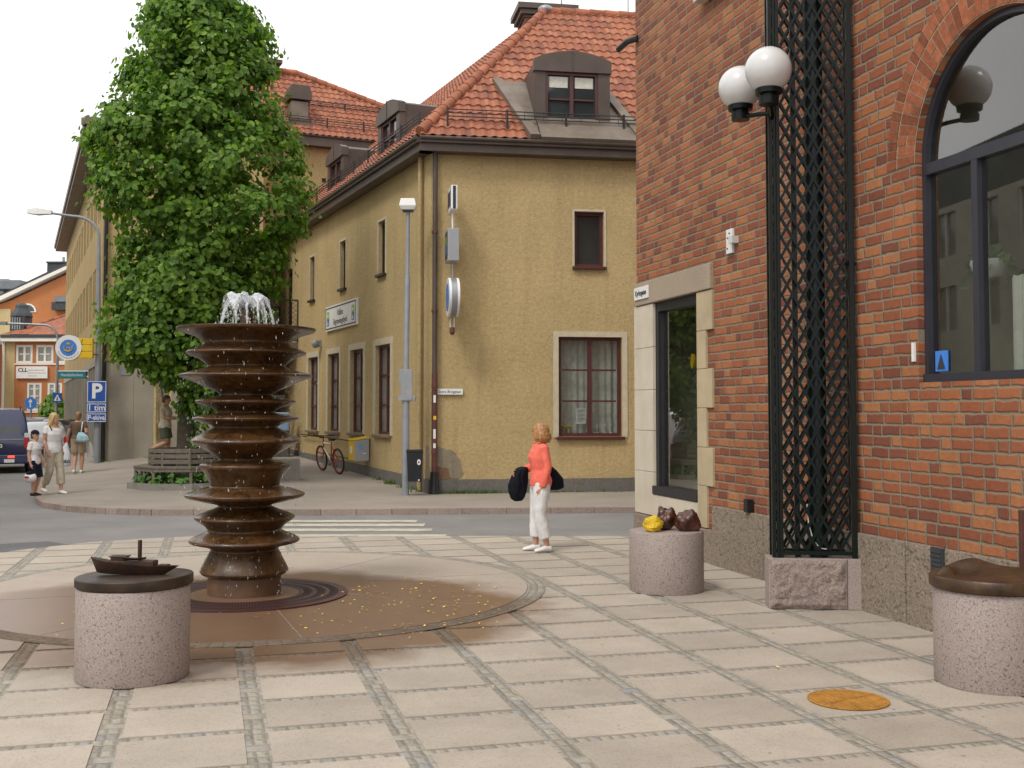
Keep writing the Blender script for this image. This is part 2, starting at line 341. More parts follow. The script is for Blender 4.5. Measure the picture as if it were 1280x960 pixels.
# ------------------------------------------------------------------ mesh helpers
def tag(o, label=None, cat=None, group=None, kind=None):
    if label: o['label'] = label
    if cat: o['category'] = cat
    if group: o['group'] = group
    if kind: o['kind'] = kind
    return o
def empty(name, loc, rz=0., **k):
    o = bpy.data.objects.new(name, None); COL.objects.link(o); o.location = loc; o.rotation_euler = (0, 0, rz)
    o.empty_display_size = .2
    return tag(o, **k)
def link(name, me, mat, parent=None, loc=(0, 0, 0), rot=(0, 0, 0)):
    o = bpy.data.objects.new(name, me); COL.objects.link(o)
    if mat is not None: me.materials.append(mat)
    o.parent = parent; o.location = loc; o.rotation_euler = rot
    return o
class MB:
    def __init__(s): s.bm = bmesh.new()
    def poly(s, pts):
        try: return s.bm.faces.new([s.bm.verts.new(p) for p in pts])
        except ValueError: return None
    def box(s, x0, y0, z0, x1, y1, z1, mtx=None):
        v = [Vector((x, y, z)) for z in (z0, z1) for y in (y0, y1) for x in (x0, x1)]
        if mtx: v = [mtx @ p for p in v]
        v = [s.bm.verts.new(p) for p in v]
        for f in ((0, 2, 3, 1), (4, 5, 7, 6), (0, 1, 5, 4), (2, 6, 7, 3), (0, 4, 6, 2), (1, 3, 7, 5)): s.bm.faces.new([v[i] for i in f])
        return s
    def rings(s, rings, cap=True, close=False):
        vs = [[s.bm.verts.new(p) for p in r] for r in rings]; n = len(vs[0])
        seq = list(range(len(vs) - 1))
        for i in seq:
            for j in range(n): s.bm.faces.new((vs[i][j], vs[i][(j + 1) % n], vs[i + 1][(j + 1) % n], vs[i + 1][j]))
        if close:
            for j in range(n): s.bm.faces.new((vs[-1][j], vs[-1][(j + 1) % n], vs[0][(j + 1) % n], vs[0][j]))
        elif cap:
            s.bm.faces.new(vs[0][::-1]); s.bm.faces.new(vs[-1])
        return s
    def tube(s, pts, rad, n=8, flat=1., close=False):
        pts = [Vector(p) for p in pts]; k = len(pts)
        if isinstance(rad, (int, float)): rad = [rad] * k
        up = None; out = []
        for i, p in enumerate(pts):
            a = pts[(i - 1) % k] if (close or i > 0) else p; b_ = pts[(i + 1) % k] if (close or i < k - 1) else p
            t = (b_ - a).normalized()
            if up is None: up = t.orthogonal().normalized()
            up = (up - t * up.dot(t)).normalized(); sd_ = t.cross(up)
            out.append([p + (up * math.cos(2 * math.pi * j / n) * flat + sd_ * math.sin(2 * math.pi * j / n)) * rad[i] for j in range(n)])
        return s.rings(out, close=close)
    def lathe(s, prof, n=48, c=(0, 0)):
        return s.rings([[Vector((c[0] + r * math.cos(2 * math.pi * j / n), c[1] + r * math.sin(2 * math.pi * j / n), z)) for j in range(n)] for r, z in prof])
    def prism(s, poly, y0, y1, plane='xz'):
        f = (lambda a, b, c: Vector((a, c, b))) if plane == 'xz' else ((lambda a, b, c: Vector((a, b, c))) if plane == 'xy' else (lambda a, b, c: Vector((c, a, b))))
        return s.rings([[f(a, b, y0) for a, b in poly], [f(a, b, y1) for a, b in poly]])
    def sphere(s, c, r, u=24, v=16, sc_=(1, 1, 1)):
        bmesh.ops.create_uvsphere(s.bm, u_segments=u, v_segments=v, radius=r, matrix=Matrix.Translation(c) @ Matrix.Diagonal((*sc_, 1))); return s
    def ico(s, c, r, sub=1, sc_=(1, 1, 1)):
        bmesh.ops.create_icosphere(s.bm, subdivisions=sub, radius=r, matrix=Matrix.Translation(c) @ Matrix.Diagonal((*sc_, 1))); return s
    def build(s, name, mat, parent=None, smooth=0, bevel=0., loc=(0, 0, 0), rot=0., fn=None):
        bmesh.ops.recalc_face_normals(s.bm, faces=s.bm.faces)
        if bevel: bmesh.ops.bevel(s.bm, geom=s.bm.edges[:], offset=bevel, segments=2, affect='EDGES', profile=.6)
        me = bpy.data.meshes.new(name); s.bm.to_mesh(me); s.bm.free()
        if smooth:
            me.polygons.foreach_set('use_smooth', [True] * len(me.polygons))
            if smooth < 180: me.set_sharp_from_angle(angle=R(smooth))
        return link(name, me, mat, parent, loc, (0, 0, rot) if isinstance(rot, (int, float)) else rot)
def raw(name, verts, faces, mat, parent=None, smooth=False, loc=(0, 0, 0), rot=0.):
    me = bpy.data.meshes.new(name); me.from_pydata(verts, [], faces); me.update()
    if smooth: me.polygons.foreach_set('use_smooth', [True] * len(me.polygons))
    return link(name, me, mat, parent, loc, (0, 0, rot))
def holes_wall(x0, x1, z0, z1, holes, depth, mb=None, thick=.3):
    """front face at y=0 with rectangular openings and their reveals, back at y=thick."""
    mb = mb or MB(); xs = sorted({x0, x1, *[h[0] for h in holes], *[h[1] for h in holes]}); zs = sorted({z0, z1, *[h[2] for h in holes], *[h[3] for h in holes]})
    for i in range(len(xs) - 1):
        for j in range(len(zs) - 1):
            cx, cz = (xs[i] + xs[i + 1]) / 2, (zs[j] + zs[j + 1]) / 2
            if any(h[0] < cx < h[1] and h[2] < cz < h[3] for h in holes): continue
            mb.poly([(xs[i], 0, zs[j]), (xs[i + 1], 0, zs[j]), (xs[i + 1], 0, zs[j + 1]), (xs[i], 0, zs[j + 1])])
    for a, b, c, d in holes:
        mb.poly([(a, 0, c), (a, depth, c), (a, depth, d), (a, 0, d)]); mb.poly([(b, 0, c), (b, 0, d), (b, depth, d), (b, depth, c)])
        mb.poly([(a, 0, d), (a, depth, d), (b, depth, d), (b, 0, d)]); mb.poly([(a, 0, c), (b, 0, c), (b, depth, c), (a, depth, c)])
    return mb
def text(s, size, mat, parent, loc, rot=(R(90), 0, 0), xs=1., bold=0.0, ext=.002, name='lettering'):
    cu = bpy.data.curves.new(name, 'FONT'); cu.body = s; cu.size = size; cu.align_x = 'CENTER'; cu.align_y = 'CENTER'; cu.extrude = ext; cu.offset = bold
    cu.resolution_u = 3
    t = bpy.data.objects.new(name, cu); COL.objects.link(t)
    dg = bpy.context.evaluated_depsgraph_get(); me = bpy.data.meshes.new_from_object(t.evaluated_get(dg))
    bpy.data.objects.remove(t)
    o = link(name, me, mat, parent, loc, rot); o.scale = (xs, 1, 1)
    return o
def copy_tree(o, parent=None):
    c = o.copy(); COL.objects.link(c); c.parent = parent
    for ch in list(o.children): copy_tree(ch, c)
    return c
def clip_poly(poly, clip):
    out = poly
    for i in range(len(clip)):
        a, b = clip[i], clip[(i + 1) % len(clip)]; inp, out = out, []
        def side(p): return (b[0] - a[0]) * (p[1] - a[1]) - (b[1] - a[1]) * (p[0] - a[0])
        for j in range(len(inp)):
            p, q = inp[j], inp[(j + 1) % len(inp)]; sp, sq = side(p), side(q)
            if sp >= 0: out.append(p)
            if (sp >= 0) != (sq >= 0):
                t = sp / (sp - sq); out.append((p[0] + (q[0] - p[0]) * t, p[1] + (q[1] - p[1]) * t))
        if not out: return []
    return out

# ------------------------------------------------------------------ frames
BC = Vector((1.741, 15.58)); BD = Vector((-.26195, .96508)); BA = Vector((.96508, .26195))   # brick corner, along wall (away), across
BROT = math.atan2(.26195, .96508)
YC = Vector((-1.751, 23.897)); YD = Vector((-.40547, .91411)); YF = Vector((.98689, .16141))  # ochre corner, side street direction, front direction
YROT = math.atan2(YF.y, YF.x); SIDE = math.atan2(-YD.y, -YD.x)
YN = Vector((.91411, .40547))                                                       # into the ochre building from its side facade
def gz(x, y):                                                                       # pavement height beyond the road
    p = Vector((x, y)) - YC; u = p.dot(YD); q = -p.dot(YN)
    w = max(0, min(1, 1 - (q - 3.2) / 4.5))
    return .05 + .03 * max(0, u) * w

# ------------------------------------------------------------------ ground
mb = MB(); mb.poly([(-400, -300, -.05), (400, -300, -.05), (400, 700, -.05), (-400, 700, -.05)])
tag(mb.build('road', m_asph), kind='structure')
PL = [(-10.3, -6), (9, -6), (9, 16.2), (-3.9, 16.25), (-4.6, 16.15), (-5.2, 15.9), (-5.8, 15.45), (-6.2, 14.9), (-6.7, 14.0), (-7.7, 12.2), (-8.9, 9.6), (-9.8, 6.5)]
mb = MB(); n = len(PL)
mb.poly([(x, y, -.001) for x, y in PL])
for i in range(n):
    a, b = PL[i], PL[(i + 1) % n]; mb.poly([(*a, -.001), (*b, -.001), (*b, -.05), (*a, -.05)])
o = mb.build('plaza_setts', m_sett); tag(o, kind='structure')
# put the sett bed into the paving frame so that its pattern runs with the wall
mw = Matrix.Translation((BC.x, BC.y, 0)) @ Matrix.Rotation(BROT, 4, 'Z')
o.data.transform(mw.inverted()); o.location = (BC.x, BC.y, 0); o.rotation_euler = (0, 0, BROT)
loc2 = [((mw.inverted() @ Vector((x, y, 0))).x, (mw.inverted() @ Vector((x, y, 0))).y) for x, y in PL]
mb = MB(); rnd = random.Random(3)
MAN = (-1.905, -8.335)
inset = [(x * .998, y) for x, y in loc2]
for i in range(-12, 4):
    for j in range(-32, 16):
        a0 = -5.41 + .79 * (i + 4); b1 = -7.43 + .645 * j
        if a0 + .3 > 0: continue
        e = [rnd.uniform(-.006, .006) for _ in range(4)]
        q = [(a0 + e[0], b1 - .562 + e[1]), (min(a0 + .655 + e[2], -.02), b1 - .562 + e[1]), (min(a0 + .655 + e[2], -.02), b1 + e[3]), (a0 + e[0], b1 + e[3])]
        q = clip_poly(q, inset)
        if len(q) < 3: continue
        z = .004 + rnd.uniform(0, .003)
        mb.poly([(x, y, z) for x, y in q])
        for k in range(len(q)):
            a, b = q[k], q[(k + 1) % len(q)]; mb.poly([(*a, z), (*b, z), (*b, -.004), (*a, -.004)])
bmesh.ops.remove_doubles(mb.bm, verts=mb.bm.verts[:], dist=.0008)
tag(mb.build('paving_slabs', m_slab, loc=(BC.x, BC.y, 0), rot=BROT), kind='structure')
FC = (-2.6, 11.5); FX = (-2.61, 11.0)
mb = MB(); mb.lathe([(2.76, .004), (2.76, .012), (2.94, .012), (2.94, .004)], 128); bmesh.ops.delete(mb.bm, geom=[f for f in mb.bm.faces if len(f.verts) > 4], context='FACES_ONLY')
tag(mb.build('sett_ring', m_settp, loc=(*FC, 0)), kind='structure')
mb = MB(); mb.lathe([(2.76, .002), (2.755, .016), (.001, .016)], 128)
tag(mb.build('fountain_apron', m_disc, loc=(*FC, 0)), kind='structure')
mb = MB()
for k in range(8):
    a = k * math.pi / 4 + .35; mtx = Matrix.Rotation(a, 4, 'Z'); mb.box(1.05, -.003, .0165, 2.75, .003, .0176, mtx)
tag(mb.build('apron_joints', m_concL, loc=(*FC, 0)), kind='structure')
# dark asphalt patch and crosswalk
mb = MB(); mb.poly([(x, y, -.046) for x, y in [(-14, 6), (-9.6, 8.5), (-7.6, 12.5), (-6.65, 14.3), (-6.0, 15.5), (-6.6, 16.0), (-9, 14.6), (-14, 12)]])
tag(mb.build('road_patch', m_asph2), kind='structure')
mb = MB()
for x1, y0, y1 in [(-1.60, 18.75, 19.12), (-1.42, 18.1, 18.5), (-1.25, 17.35, 17.72), (-.98, 16.45, 16.9)]:
    segs = 26; xs = [-4.1 + (x1 + 4.1) * k / segs for k in range(segs + 1)]
    for k in range(segs): mb.poly([(xs[k], y0 + rnd.uniform(-.02, .02), -.045), (xs[k + 1], y0 + rnd.uniform(-.02, .02), -.045), (xs[k + 1] , y1 + rnd.uniform(-.02, .02), -.045), (xs[k], y1 + rnd.uniform(-.02, .02), -.045)])
tag(mb.build('crosswalk_stripes', m_mark), kind='structure')
# far pavement
KB = [(30, 21.2), (2.3, 20.5), (-.9, 20.25), (-3.4, 20.0), (-6.4, 20.0), (-7.3, 20.25), (-8.2, 20.75), (-9.0, 21.6), (-9.5, 22.5), (-11.2, 26.4), (-12.5, 29.4), (-14.75, 34.4), (-30, 68.8)]
BK = [(30, 30), (10, 30), (3, 30), (-1, 30), (-3, 30), (-5, 34), (-6, 38), (-7, 42), (-7.5, 46), (-8, 50), (-9, 55), (-12, 60), (-24, 72)]
rows = 24; V = []; F = []
def lerp2(a, b, t): return (a[0] + (b[0] - a[0]) * t, a[1] + (b[1] - a[1]) * t)
KBs = []; BKs = []
for i in range(len(KB) - 1):
    for k in range(4): KBs.append(lerp2(KB[i], KB[i + 1], k / 4)); BKs.append(lerp2(BK[i], BK[i + 1], k / 4))
KBs.append(KB[-1]); BKs.append(BK[-1])
nr = rows + 1
for k, b in zip(KBs, BKs):
    for r in range(nr):
        x, y = lerp2(k, b, (r / rows) ** 1.3); V.append((x, y, gz(x, y)))
for i in range(len(KBs) - 1):
    for r in range(rows): F.append((i * nr + r, i * nr + r + 1, (i + 1) * nr + r + 1, (i + 1) * nr + r))
tag(raw('pavement', V, F, m_pave, smooth=True), kind='structure')
mb = MB()
pts = [Vector(p) for p in KBs]
for i in range(len(pts) - 1):
    a, b = pts[i], pts[i + 1]; seg = (b - a); L = seg.length; t = seg / L; nrm = Vector((t.y, -t.x)); k = max(1, round(L / 1.0))
    if nrm.y > 0 and abs(t.x) > .5: nrm = -nrm
    ins = -nrm if True else nrm
    for j in range(k):
        p = a + seg * (j / k) + t * .004; q = a + seg * ((j + 1) / k) - t * .004
        side = Vector((-t.y, t.x)); side = side if side.dot(Vector((0, 1)) if p.y < 22 else Vector((1, .4))) > 0 else -side
        P = [p - side * .02, q - side * .02, q + side * .13, p + side * .13]
        mb.rings([[(*c, -.06) for c in P], [(*c, .058) for c in P]])
tag(mb.build('kerb', m_kerb), kind='structure')

# ------------------------------------------------------------------ window builder (local: x along wall, y into wall, z up)
def window(parent, name, x0, x1, z0, z1, dep, fmat, gmat, cols=2, rowz=(), fw=.07, bar=.045, sill=None, loc=(0, 0, 0), rot=0., surround=None, sur_w=.13, mull=None, fd=.06, curtain=None):
    mb = MB(); y0, y1 = dep - fd, dep + .02
    mb.box(x0, y0, z0, x0 + fw, y1, z1); mb.box(x1 - fw, y0, z0, x1, y1, z1)
    mb.box(x0 + fw, y0, z1 - fw, x1 - fw, y1, z1); mb.box(x0 + fw, y0, z0, x1 - fw, y1, z0 + fw)
    iw = x1 - x0 - 2 * fw
    ms = [x0 + fw + iw * k / cols for k in range(1, cols)] if mull is None else mull
    for c in ms: mb.box(c - bar, y0 + .006, z0 + fw, c + bar, y1 - .004, z1 - fw)
    edges = [x0 + fw] + ms + [x1 - fw]
    for z in rowz:
        for a, b in zip(edges[:-1], edges[1:]): mb.box(a + bar * .98, y0 + .012, z - bar * .45, b - bar * .98, y1 - .008, z + bar * .45)
    f = mb.build('window', fmat, parent, loc=loc, rot=rot)
    mb = MB(); a_, b_, c_, d_ = x0 + fw * .6, x1 - fw * .6, z0 + fw * .6, z1 - fw * .6; mb.poly([(a_, dep, c_), (b_, dep, c_), (b_, dep, d_), (a_, dep, d_)]); mb.build('pane', gmat, f)
    if sill: 
        mb = MB(); mb.box(x0 - .05, -.09, z0 - .07, x1 + .05, dep - fd + .01, z0 - .003); mb.build('sill', sill, f, bevel=.01)
    if surround:
        w = sur_w; mb = MB()
        mb.box(x0 - w, -.025, z0 - .02, x0 - .003, .02, z1 + w); mb.box(x1 + .003, -.025, z0 - .02, x1 + w, .02, z1 + w); mb.box(x0 - .003, -.0245, z1 + .003, x1 + .003, .02, z1 + w)
        if not sill or surround == 'full': pass
        mb.build('surround', m_trim, f)
    if curtain:
        mb = MB(); n = 40
        for (a, b, c, d) in curtain:
            rr = [[(a + (b - a) * i / n, dep + .13 + .018 * math.sin(i * 1.7) + .01 * math.sin(i * .63), z) for i in range(n + 1)] for z in (c, d)]
            for i in range(n): mb.poly([rr[0][i], rr[0][i + 1], rr[1][i + 1], rr[1][i]])
        mb.build('curtain', m_curt, f)
    return f
def room_box(mb, x0, x1, z0, z1, y0, y1):
    mb.poly([(x0, y1, z0), (x1, y1, z0), (x1, y1, z1), (x0, y1, z1)]); mb.poly([(x0, y0, z0), (x0, y1, z0), (x0, y1, z1), (x0, y0, z1)])
    mb.poly([(x1, y0, z0), (x1, y1, z0), (x1, y1, z1), (x1, y0, z1)]); mb.poly([(x0, y0, z1), (x1, y0, z1), (x1, y1, z1), (x0, y1, z1)]); mb.poly([(x0, y0, z0), (x1, y0, z0), (x1, y1, z0), (x0, y1, z0)])

def tiles(name, parent, org, ud, vd, u0, u1, v0, v1, clips, mat=None, tw=.22, th=.34, amp=.032):
    """pantile sheet in the plane org+u*ud+v*vd; clips: list of (point2, normal2) keeping the side the normal points away from."""
    nu = max(2, int((u1 - u0) / tw * 6)); V = []; F = []; cols = nu + 1; rowsv = []
    v = v0
    while v < v1: rowsv += [(v, 1), (min(v + th, v1) - .012, 0)]; v += th
    rg = random.Random(5)
    for v, hi in rowsv:
        jit = rg.uniform(-.004, .004)
        for i in range(cols):
            u = u0 + (u1 - u0) * i / nu; ph = (u / tw) % 1
            s_ = math.sin(ph * 2 * math.pi); h = amp * (.6 * s_ + .4 * max(0, s_)) + (.045 if hi else .012) + jit
            drop = -.02 * s_ if hi else 0
            V.append((u, v + drop, h))
    for r in range(len(rowsv) - 1):
        for i in range(nu): F.append((r * cols + i, r * cols + i + 1, (r + 1) * cols + i + 1, (r + 1) * cols + i))
    me = bpy.data.meshes.new(name); me.from_pydata(V, [], F)
    bm = bmesh.new(); bm.from_mesh(me)
    for p, nrm in clips:
        bmesh.ops.bisect_plane(bm, geom=bm.verts[:] + bm.edges[:] + bm.faces[:], plane_co=(*p, 0), plane_no=(*nrm, 0), clear_outer=True)
    bm.to_mesh(me); bm.free()
    me.polygons.foreach_set('use_smooth', [True] * len(me.polygons)); me.set_sharp_from_angle(angle=R(50))
    o = link(name, me, mat or m_tile, parent)
    ud, vd = Vector(ud).normalized(), Vector(vd).normalized(); w = ud.cross(vd)
    o.matrix_basis = Matrix(((ud.x, vd.x, w.x, org[0]), (ud.y, vd.y, w.y, org[1]), (ud.z, vd.z, w.z, org[2]), (0, 0, 0, 1)))
    return o
def ridge_tiles(parent, a, b, r=.13, L=.38):
    a, b = Vector(a), Vector(b); d = b - a; n = max(1, int(d.length / L)); mb = MB()
    for i in range(n):
        p = a + d * (i / n); q = a + d * ((i + 1.12) / n); mb.tube([p, q], [r * 1.06, r * .9], 10)
    return mb.build('ridge_tiles', m_tileR, parent, smooth=40)
m_tileR = M('ridge_clay', (.31, .112, .06), .75, .22, 3, .2, 30, island=.2, spec=.3)
def snow_rail(parent, pts, posts=1.3, h=.28):
    mb = MB(); a, b = Vector(pts[0]), Vector(pts[1]); d = (b - a); L = d.length
    for z in (h, h * .72, h * .45): mb.tube([a + Vector((0, 0, z)), b + Vector((0, 0, z))], .013, 5)
    for k in range(int(L / posts) + 1):
        p = a + d * min(1, (k * posts / L)); mb.box(p.x - .02, p.y - .05, p.z - .1, p.x + .02, p.y + .02, p.z + h + .03)
    for k in range(int(L / .42)):
        p = a + d * (k * .42 / L); mb.box(p.x - .006, p.y - .006, p.z + h * .35, p.x + .006, p.y + .006, p.z + h + .02)
    return mb.build('snow_rail', m_iron, parent)

# ------------------------------------------------------------------ ochre corner building
yb = empty('corner_building', (YC.x, YC.y, 0), YROT, label='ochre rendered corner building with red pantile hip roof and dormers', cat='building')
SR = SIDE - YROT
m_curtD = M('dim_net_curtain', (.62, .62, .57), .9, .15, 9)
fh = [(2.80, 4.22, 1.25, 3.42), (3.16, 3.82, 4.97, 6.18), (7.8, 9.3, 1.25, 3.42), (8.2, 8.9, 4.97, 6.18)]
w_ = holes_wall(0, 14, .33, 7.36, fh, .16); wall_f = w_.build('wall', m_ochre, yb)
sh = [(-a - 1.22, -a, 1.24, 3.40) for a in (2.72, 4.98, 7.28, 9.62)]
sh2 = [(-a - .58, -a, 5.13, 6.42) for a in (3.16, 6.68, 10.1)] + [(-13.95, -13.1, 4.0, 6.4)]
mb = holes_wall(-15.1, 0, .30, 7.36, sh + sh2, .18); mb.poly([(-15.1, 0, .3), (-15.1, 10, .3), (-15.1, 10, 7.36), (-15.1, 0, 7.36)])
mb.build('wall', m_ochre, yb, rot=SR)
# dark interior behind panes is the pane material itself
window(yb, 'w', *fh[0], .14, m_win, m_glass, 2, (2.7, 2.02), surround=True, sill=m_win, sur_w=.12)
window(yb, 'w', *fh[2], .14, m_win, m_glassC, 2, (2.7, 2.02), surround=True, sill=m_win)
window(yb, 'w', *fh[1], .14, m_win, m_glassD, 1, (), surround=True, sill=m_win, sur_w=.05)
window(yb, 'w', *fh[3], .14, m_win, m_glassD, 1, (), surround=True, sill=m_win, sur_w=.05)
mb = MB(); room_box(mb, 2.7, 4.32, 1.0, 3.6, .165, 1.3); mb.build('room', m_room, yb)
mb = MB(); n = 90
for i in range(n):
    x0, x1 = 2.83 + 1.36 * i / n, 2.83 + 1.36 * (i + 1) / n; f_ = lambda x: .34 + .02 * math.sin(x * 40) + .012 * math.sin(x * 17)
    mb.poly([(x0, f_(x0), 1.3), (x1, f_(x1), 1.3), (x1, f_(x1), 3.4), (x0, f_(x0), 3.4)])
mb.build('curtain', m_curtD, yb, smooth=180)
mb = MB(); mb.box(3.22, .17, 1.52, 3.45, .176, 1.87); mb.build('notice', m_signW, yb)
mb = MB()
for k in range(9): mb.box(3.25, .166, 1.58 + k * .03, 3.25 + (.17 if k % 3 else .12), .1695, 1.592 + k * .03)
mb.build('notice_print', m_textG, yb)
for x, m in ((2.95, m_petal), (3.08, m_petal)):
    mb = MB(); mb.lathe([(.035, 1.32), (.05, 1.41), (.045, 1.41)], 14, (x, .24)); mb.build('flower_pot', m_stoneT, yb, smooth=40)
    mb = MB(); rr = random.Random(2)
    for k in range(9): mb.ico((x + rr.uniform(-.05, .05), .24 + rr.uniform(-.03, .03), 1.45 + rr.uniform(-.02, .05)), .022, 1)
    mb.build('flower', m, yb)
mb = MB()
for x, z in ((3.72, 1.5), (3.9, 1.52), (4.03, 1.52), (3.65, 1.45)): mb.lathe([(.03, 1.32), (.006, 1.34), (.006, z - .09), (.03, z - .06), (.034, z)], 10, (x, .25))
mb.build('glassware', m_signW, yb, smooth=40)
for h in sh: window(yb, 'w', *h, .15, m_win, m_glassC, 2, (2.68, 1.96), rot=SR, surround=True, sill=m_brownL, sur_w=.16, bar=.04)
for h in sh2[:3]: window(yb, 'w', *h, .15, m_winD, m_glassD, 1, (), rot=SR, surround=True, sill=m_winD, sur_w=.06, fw=.06)
window(yb, 'balcony_door', *sh2[3], .15, m_win, m_glassD, 1, (5.0,), rot=SR, fw=.1)
# plinth, following the rising pavement on the side street
mb = MB(); mb.box(0, -.04, -.1, 14, .2, .345); mb.build('plinth', m_plinth, yb)
mb = MB(); mb.prism([(-15.1, 0), (.038, -.1), (.038, .345), (-4, .42), (-15.1, .62)], -.04, .2); mb.build('plinth', m_plinth, yb, rot=SR)
# worn patch of bare render at the corner
rr = random.Random(11)
def blob(pts, j=.03, k=5):
    out = []
    for i in range(len(pts)):
        a, b = pts[i], pts[(i + 1) % len(pts)]
        for t in range(k): p = lerp2(a, b, t / k); out.append((p[0] + rr.uniform(-j, j) * (t > 0), p[1] + rr.uniform(-j, j) * (t > 0)))
    return out
m_bare = stucco('bare_render', (.27, .225, .165), bump=.5, stain=.6)
m_bareR = stucco('bare_brickish_render', (.20, .12, .075), bump=.5, stain=.5)
mb = MB(); mb.prism(blob([(.1, .36), (.62, .36), (.72, .48), (.66, .75), (.45, .98), (.1, 1.05)], .02), -.012, .01); mb.build('bare_patch', m_bare, yb)
mb = MB(); mb.prism(blob([(.11, .37), (.46, .37), (.40, .58), (.11, .62)], .02), -.017, -.004); mb.build('bare_patch', m_bareR, yb)
mb = MB(); mb.prism(blob([(-.01, .36), (-.01, 1.05), (-.22, 1.08), (-.25, .36)], .01), -.012, .01); mb.build('bare_patch', m_bare, yb, rot=SR)
# eaves
def fascia(parent, x0, x1, rot=0.):
    mb = MB(); mb.box(x0, -.33, 7.33, x1, -.004, 7.50); mb.box(x0, -.40, 7.50, x1, -.003, 7.62); mb.tube([(x0, -.42, 7.60), (x1, -.42, 7.60)], .045, 8)
    return mb.build('fascia', m_brown, parent, rot=rot, bevel=.006)
fascia(yb, -.26, 14); fascia(yb, -15.2, .262, SR)
# roof planes
TP = .957; sl_ = math.sqrt(1 + TP * TP); zE = 7.62
org_f = (-.27, -.42, zE); apex = Vector((3.37, 4.37, 12.2)); 
hipdir = ((apex.x - org_f[0]), (apex.y - org_f[1]) * sl_); hl = math.hypot(*hipdir)
tiles('roof_tiles', yb, org_f, (1, 0, 0), (0, 1, TP), -.1, 14, 0, 6.62, [((0, 0), (-hipdir[1] / hl, hipdir[0] / hl))])
c_, s_ = math.cos(SR), math.sin(SR)
def side2b(x, y, z=0): return Vector((x * c_ - y * s_, x * s_ + y * c_, z))
org_s = side2b(.27, -.42, zE)
tiles('roof_tiles', yb, org_s, (c_, s_, 0), (-s_, c_, TP), -15.4, .1, 0, 6.62, [((0, 0), (hipdir[1] / hl, hipdir[0] / hl))])
ridge_tiles(yb, (-.25, -.38, 7.72), apex + Vector((0, 0, .03)), .115)
ridge_tiles(yb, apex, (14, 4.37, 12.22), .125)
mb = MB(); mb.sphere((apex.x, apex.y, apex.z + .05), .2, 12, 8, (1, 1, .6)); mb.build('ridge_cap', m_alu, yb, smooth=60)
mb = MB(); mb.poly([(-.27, -.3, 7.6), (14, -.3, 7.6), (14, 4.4, 12.1), (3.37, 4.4, 12.1)]); mb.poly([(14, 4.42, 12.1), (14, 9.5, 7.6), (6, 9.5, 7.6), (3.37, 4.42, 12.1)])
e1 = side2b(-15.3, 4.4, 12.1); e0 = side2b(-15.3, -.3, 7.6); e2 = side2b(-15.3, 9.1, 7.6)
mb.poly([(-.27, -.3, 7.59), (3.37, 4.4, 12.09), e1, e0]); mb.poly([(3.37, 4.43, 12.09), (6, 9.5, 7.59), e2, e1]); mb.poly([e0, e1, e2])
mb.build('roof_deck', m_brown, yb)
snow_rail(yb, ((.35, -.12, 8.02), (14, -.12, 8.02)))
a_, b_ = side2b(-.4, -.12, 8.02), side2b(-15, -.12, 8.02); snow_rail(yb, (a_, b_))
def dormer(parent, xc, w, z0, zs, rise, y0, L, rot, wx0, wx1, wz0, wz1, curtain=False):
    """barrel roofed sheet metal dormer; front at y0 facing -y"""
    arc = [(xc + w / 2 * math.cos(t), zs + rise * math.sin(t)) for t in [math.pi * k / 14 for k in range(15)]]
    arc = [(xc + w / 2, zs)] + [(xc + (w / 2) * (1 - 2 * k / 12), zs + rise * (1 - (1 - 2 * k / 12) ** 2)) for k in range(1, 12)] + [(xc - w / 2, zs)]
    body = [(xc - w / 2, z0 - 2.3), (xc + w / 2, z0 - 2.3)] + arc
    mb = MB(); mb.prism([(xc - w / 2, z0), (xc + w / 2, z0)] + arc, y0 + .12, y0 + L)
    d = mb.build('dormer', m_brown, parent, rot=rot)
    mb = MB()                                         # front cheeks and arched header, leaving the window opening
    mb.box(xc - w / 2 - .02, y0 - .02, z0 - .05, wx0, y0 + .119, wz1); mb.box(wx1, y0 - .02, z0 - .05, xc + w / 2 + .02, y0 + .119, wz1)
    mb.prism([(xc - w / 2 - .05, wz1 + .003), (xc + w / 2 + .05, wz1 + .003)] + [(xc + (x - xc) * 1.05, z + .03) for x, z in arc], y0 - .07, y0 + .118)
    mb.box(wx0 + .002, y0 - .021, z0 - .05, wx1 - .002, y0 + .119, wz0)
    mb.build('front', m_brown, d)
    mb = MB(); mb.box(xc - .012, y0 - .085, wz1 + .03, xc + .012, y0 + L * .8, zs + rise + .045); mb.build('seam', m_brown, d)
    f = window(d, 'w', wx0, wx1, wz0, wz1, y0 + .06, m_win, m_glassD, 2, ((wz0 + wz1) / 2,), fw=.06, bar=.04)
    if curtain:
        mb = MB(); mb.box(wx0 + .1, y0 + .048, wz1 - .33, (wx0 + wx1) / 2 - .08, y0 + .05, wz1 - .09); mb.box((wx0 + wx1) / 2 + .08, y0 + .048, wz1 - .33, wx1 - .1, y0 + .05, wz1 - .09); mb.build('blind', m_curt, d)
    return d
dormer(yb, 3.14, 1.66, 8.0, 9.52, .2, .08, 2.4, 0., 2.53, 3.72, 8.08, 9.28, True)
for xc in (-3.0, -7.9): dormer(yb, xc, 1.66, 7.86, 9.0, .2, .02, 2.4, SR, xc - .6, xc + .6, 7.94, 8.80)
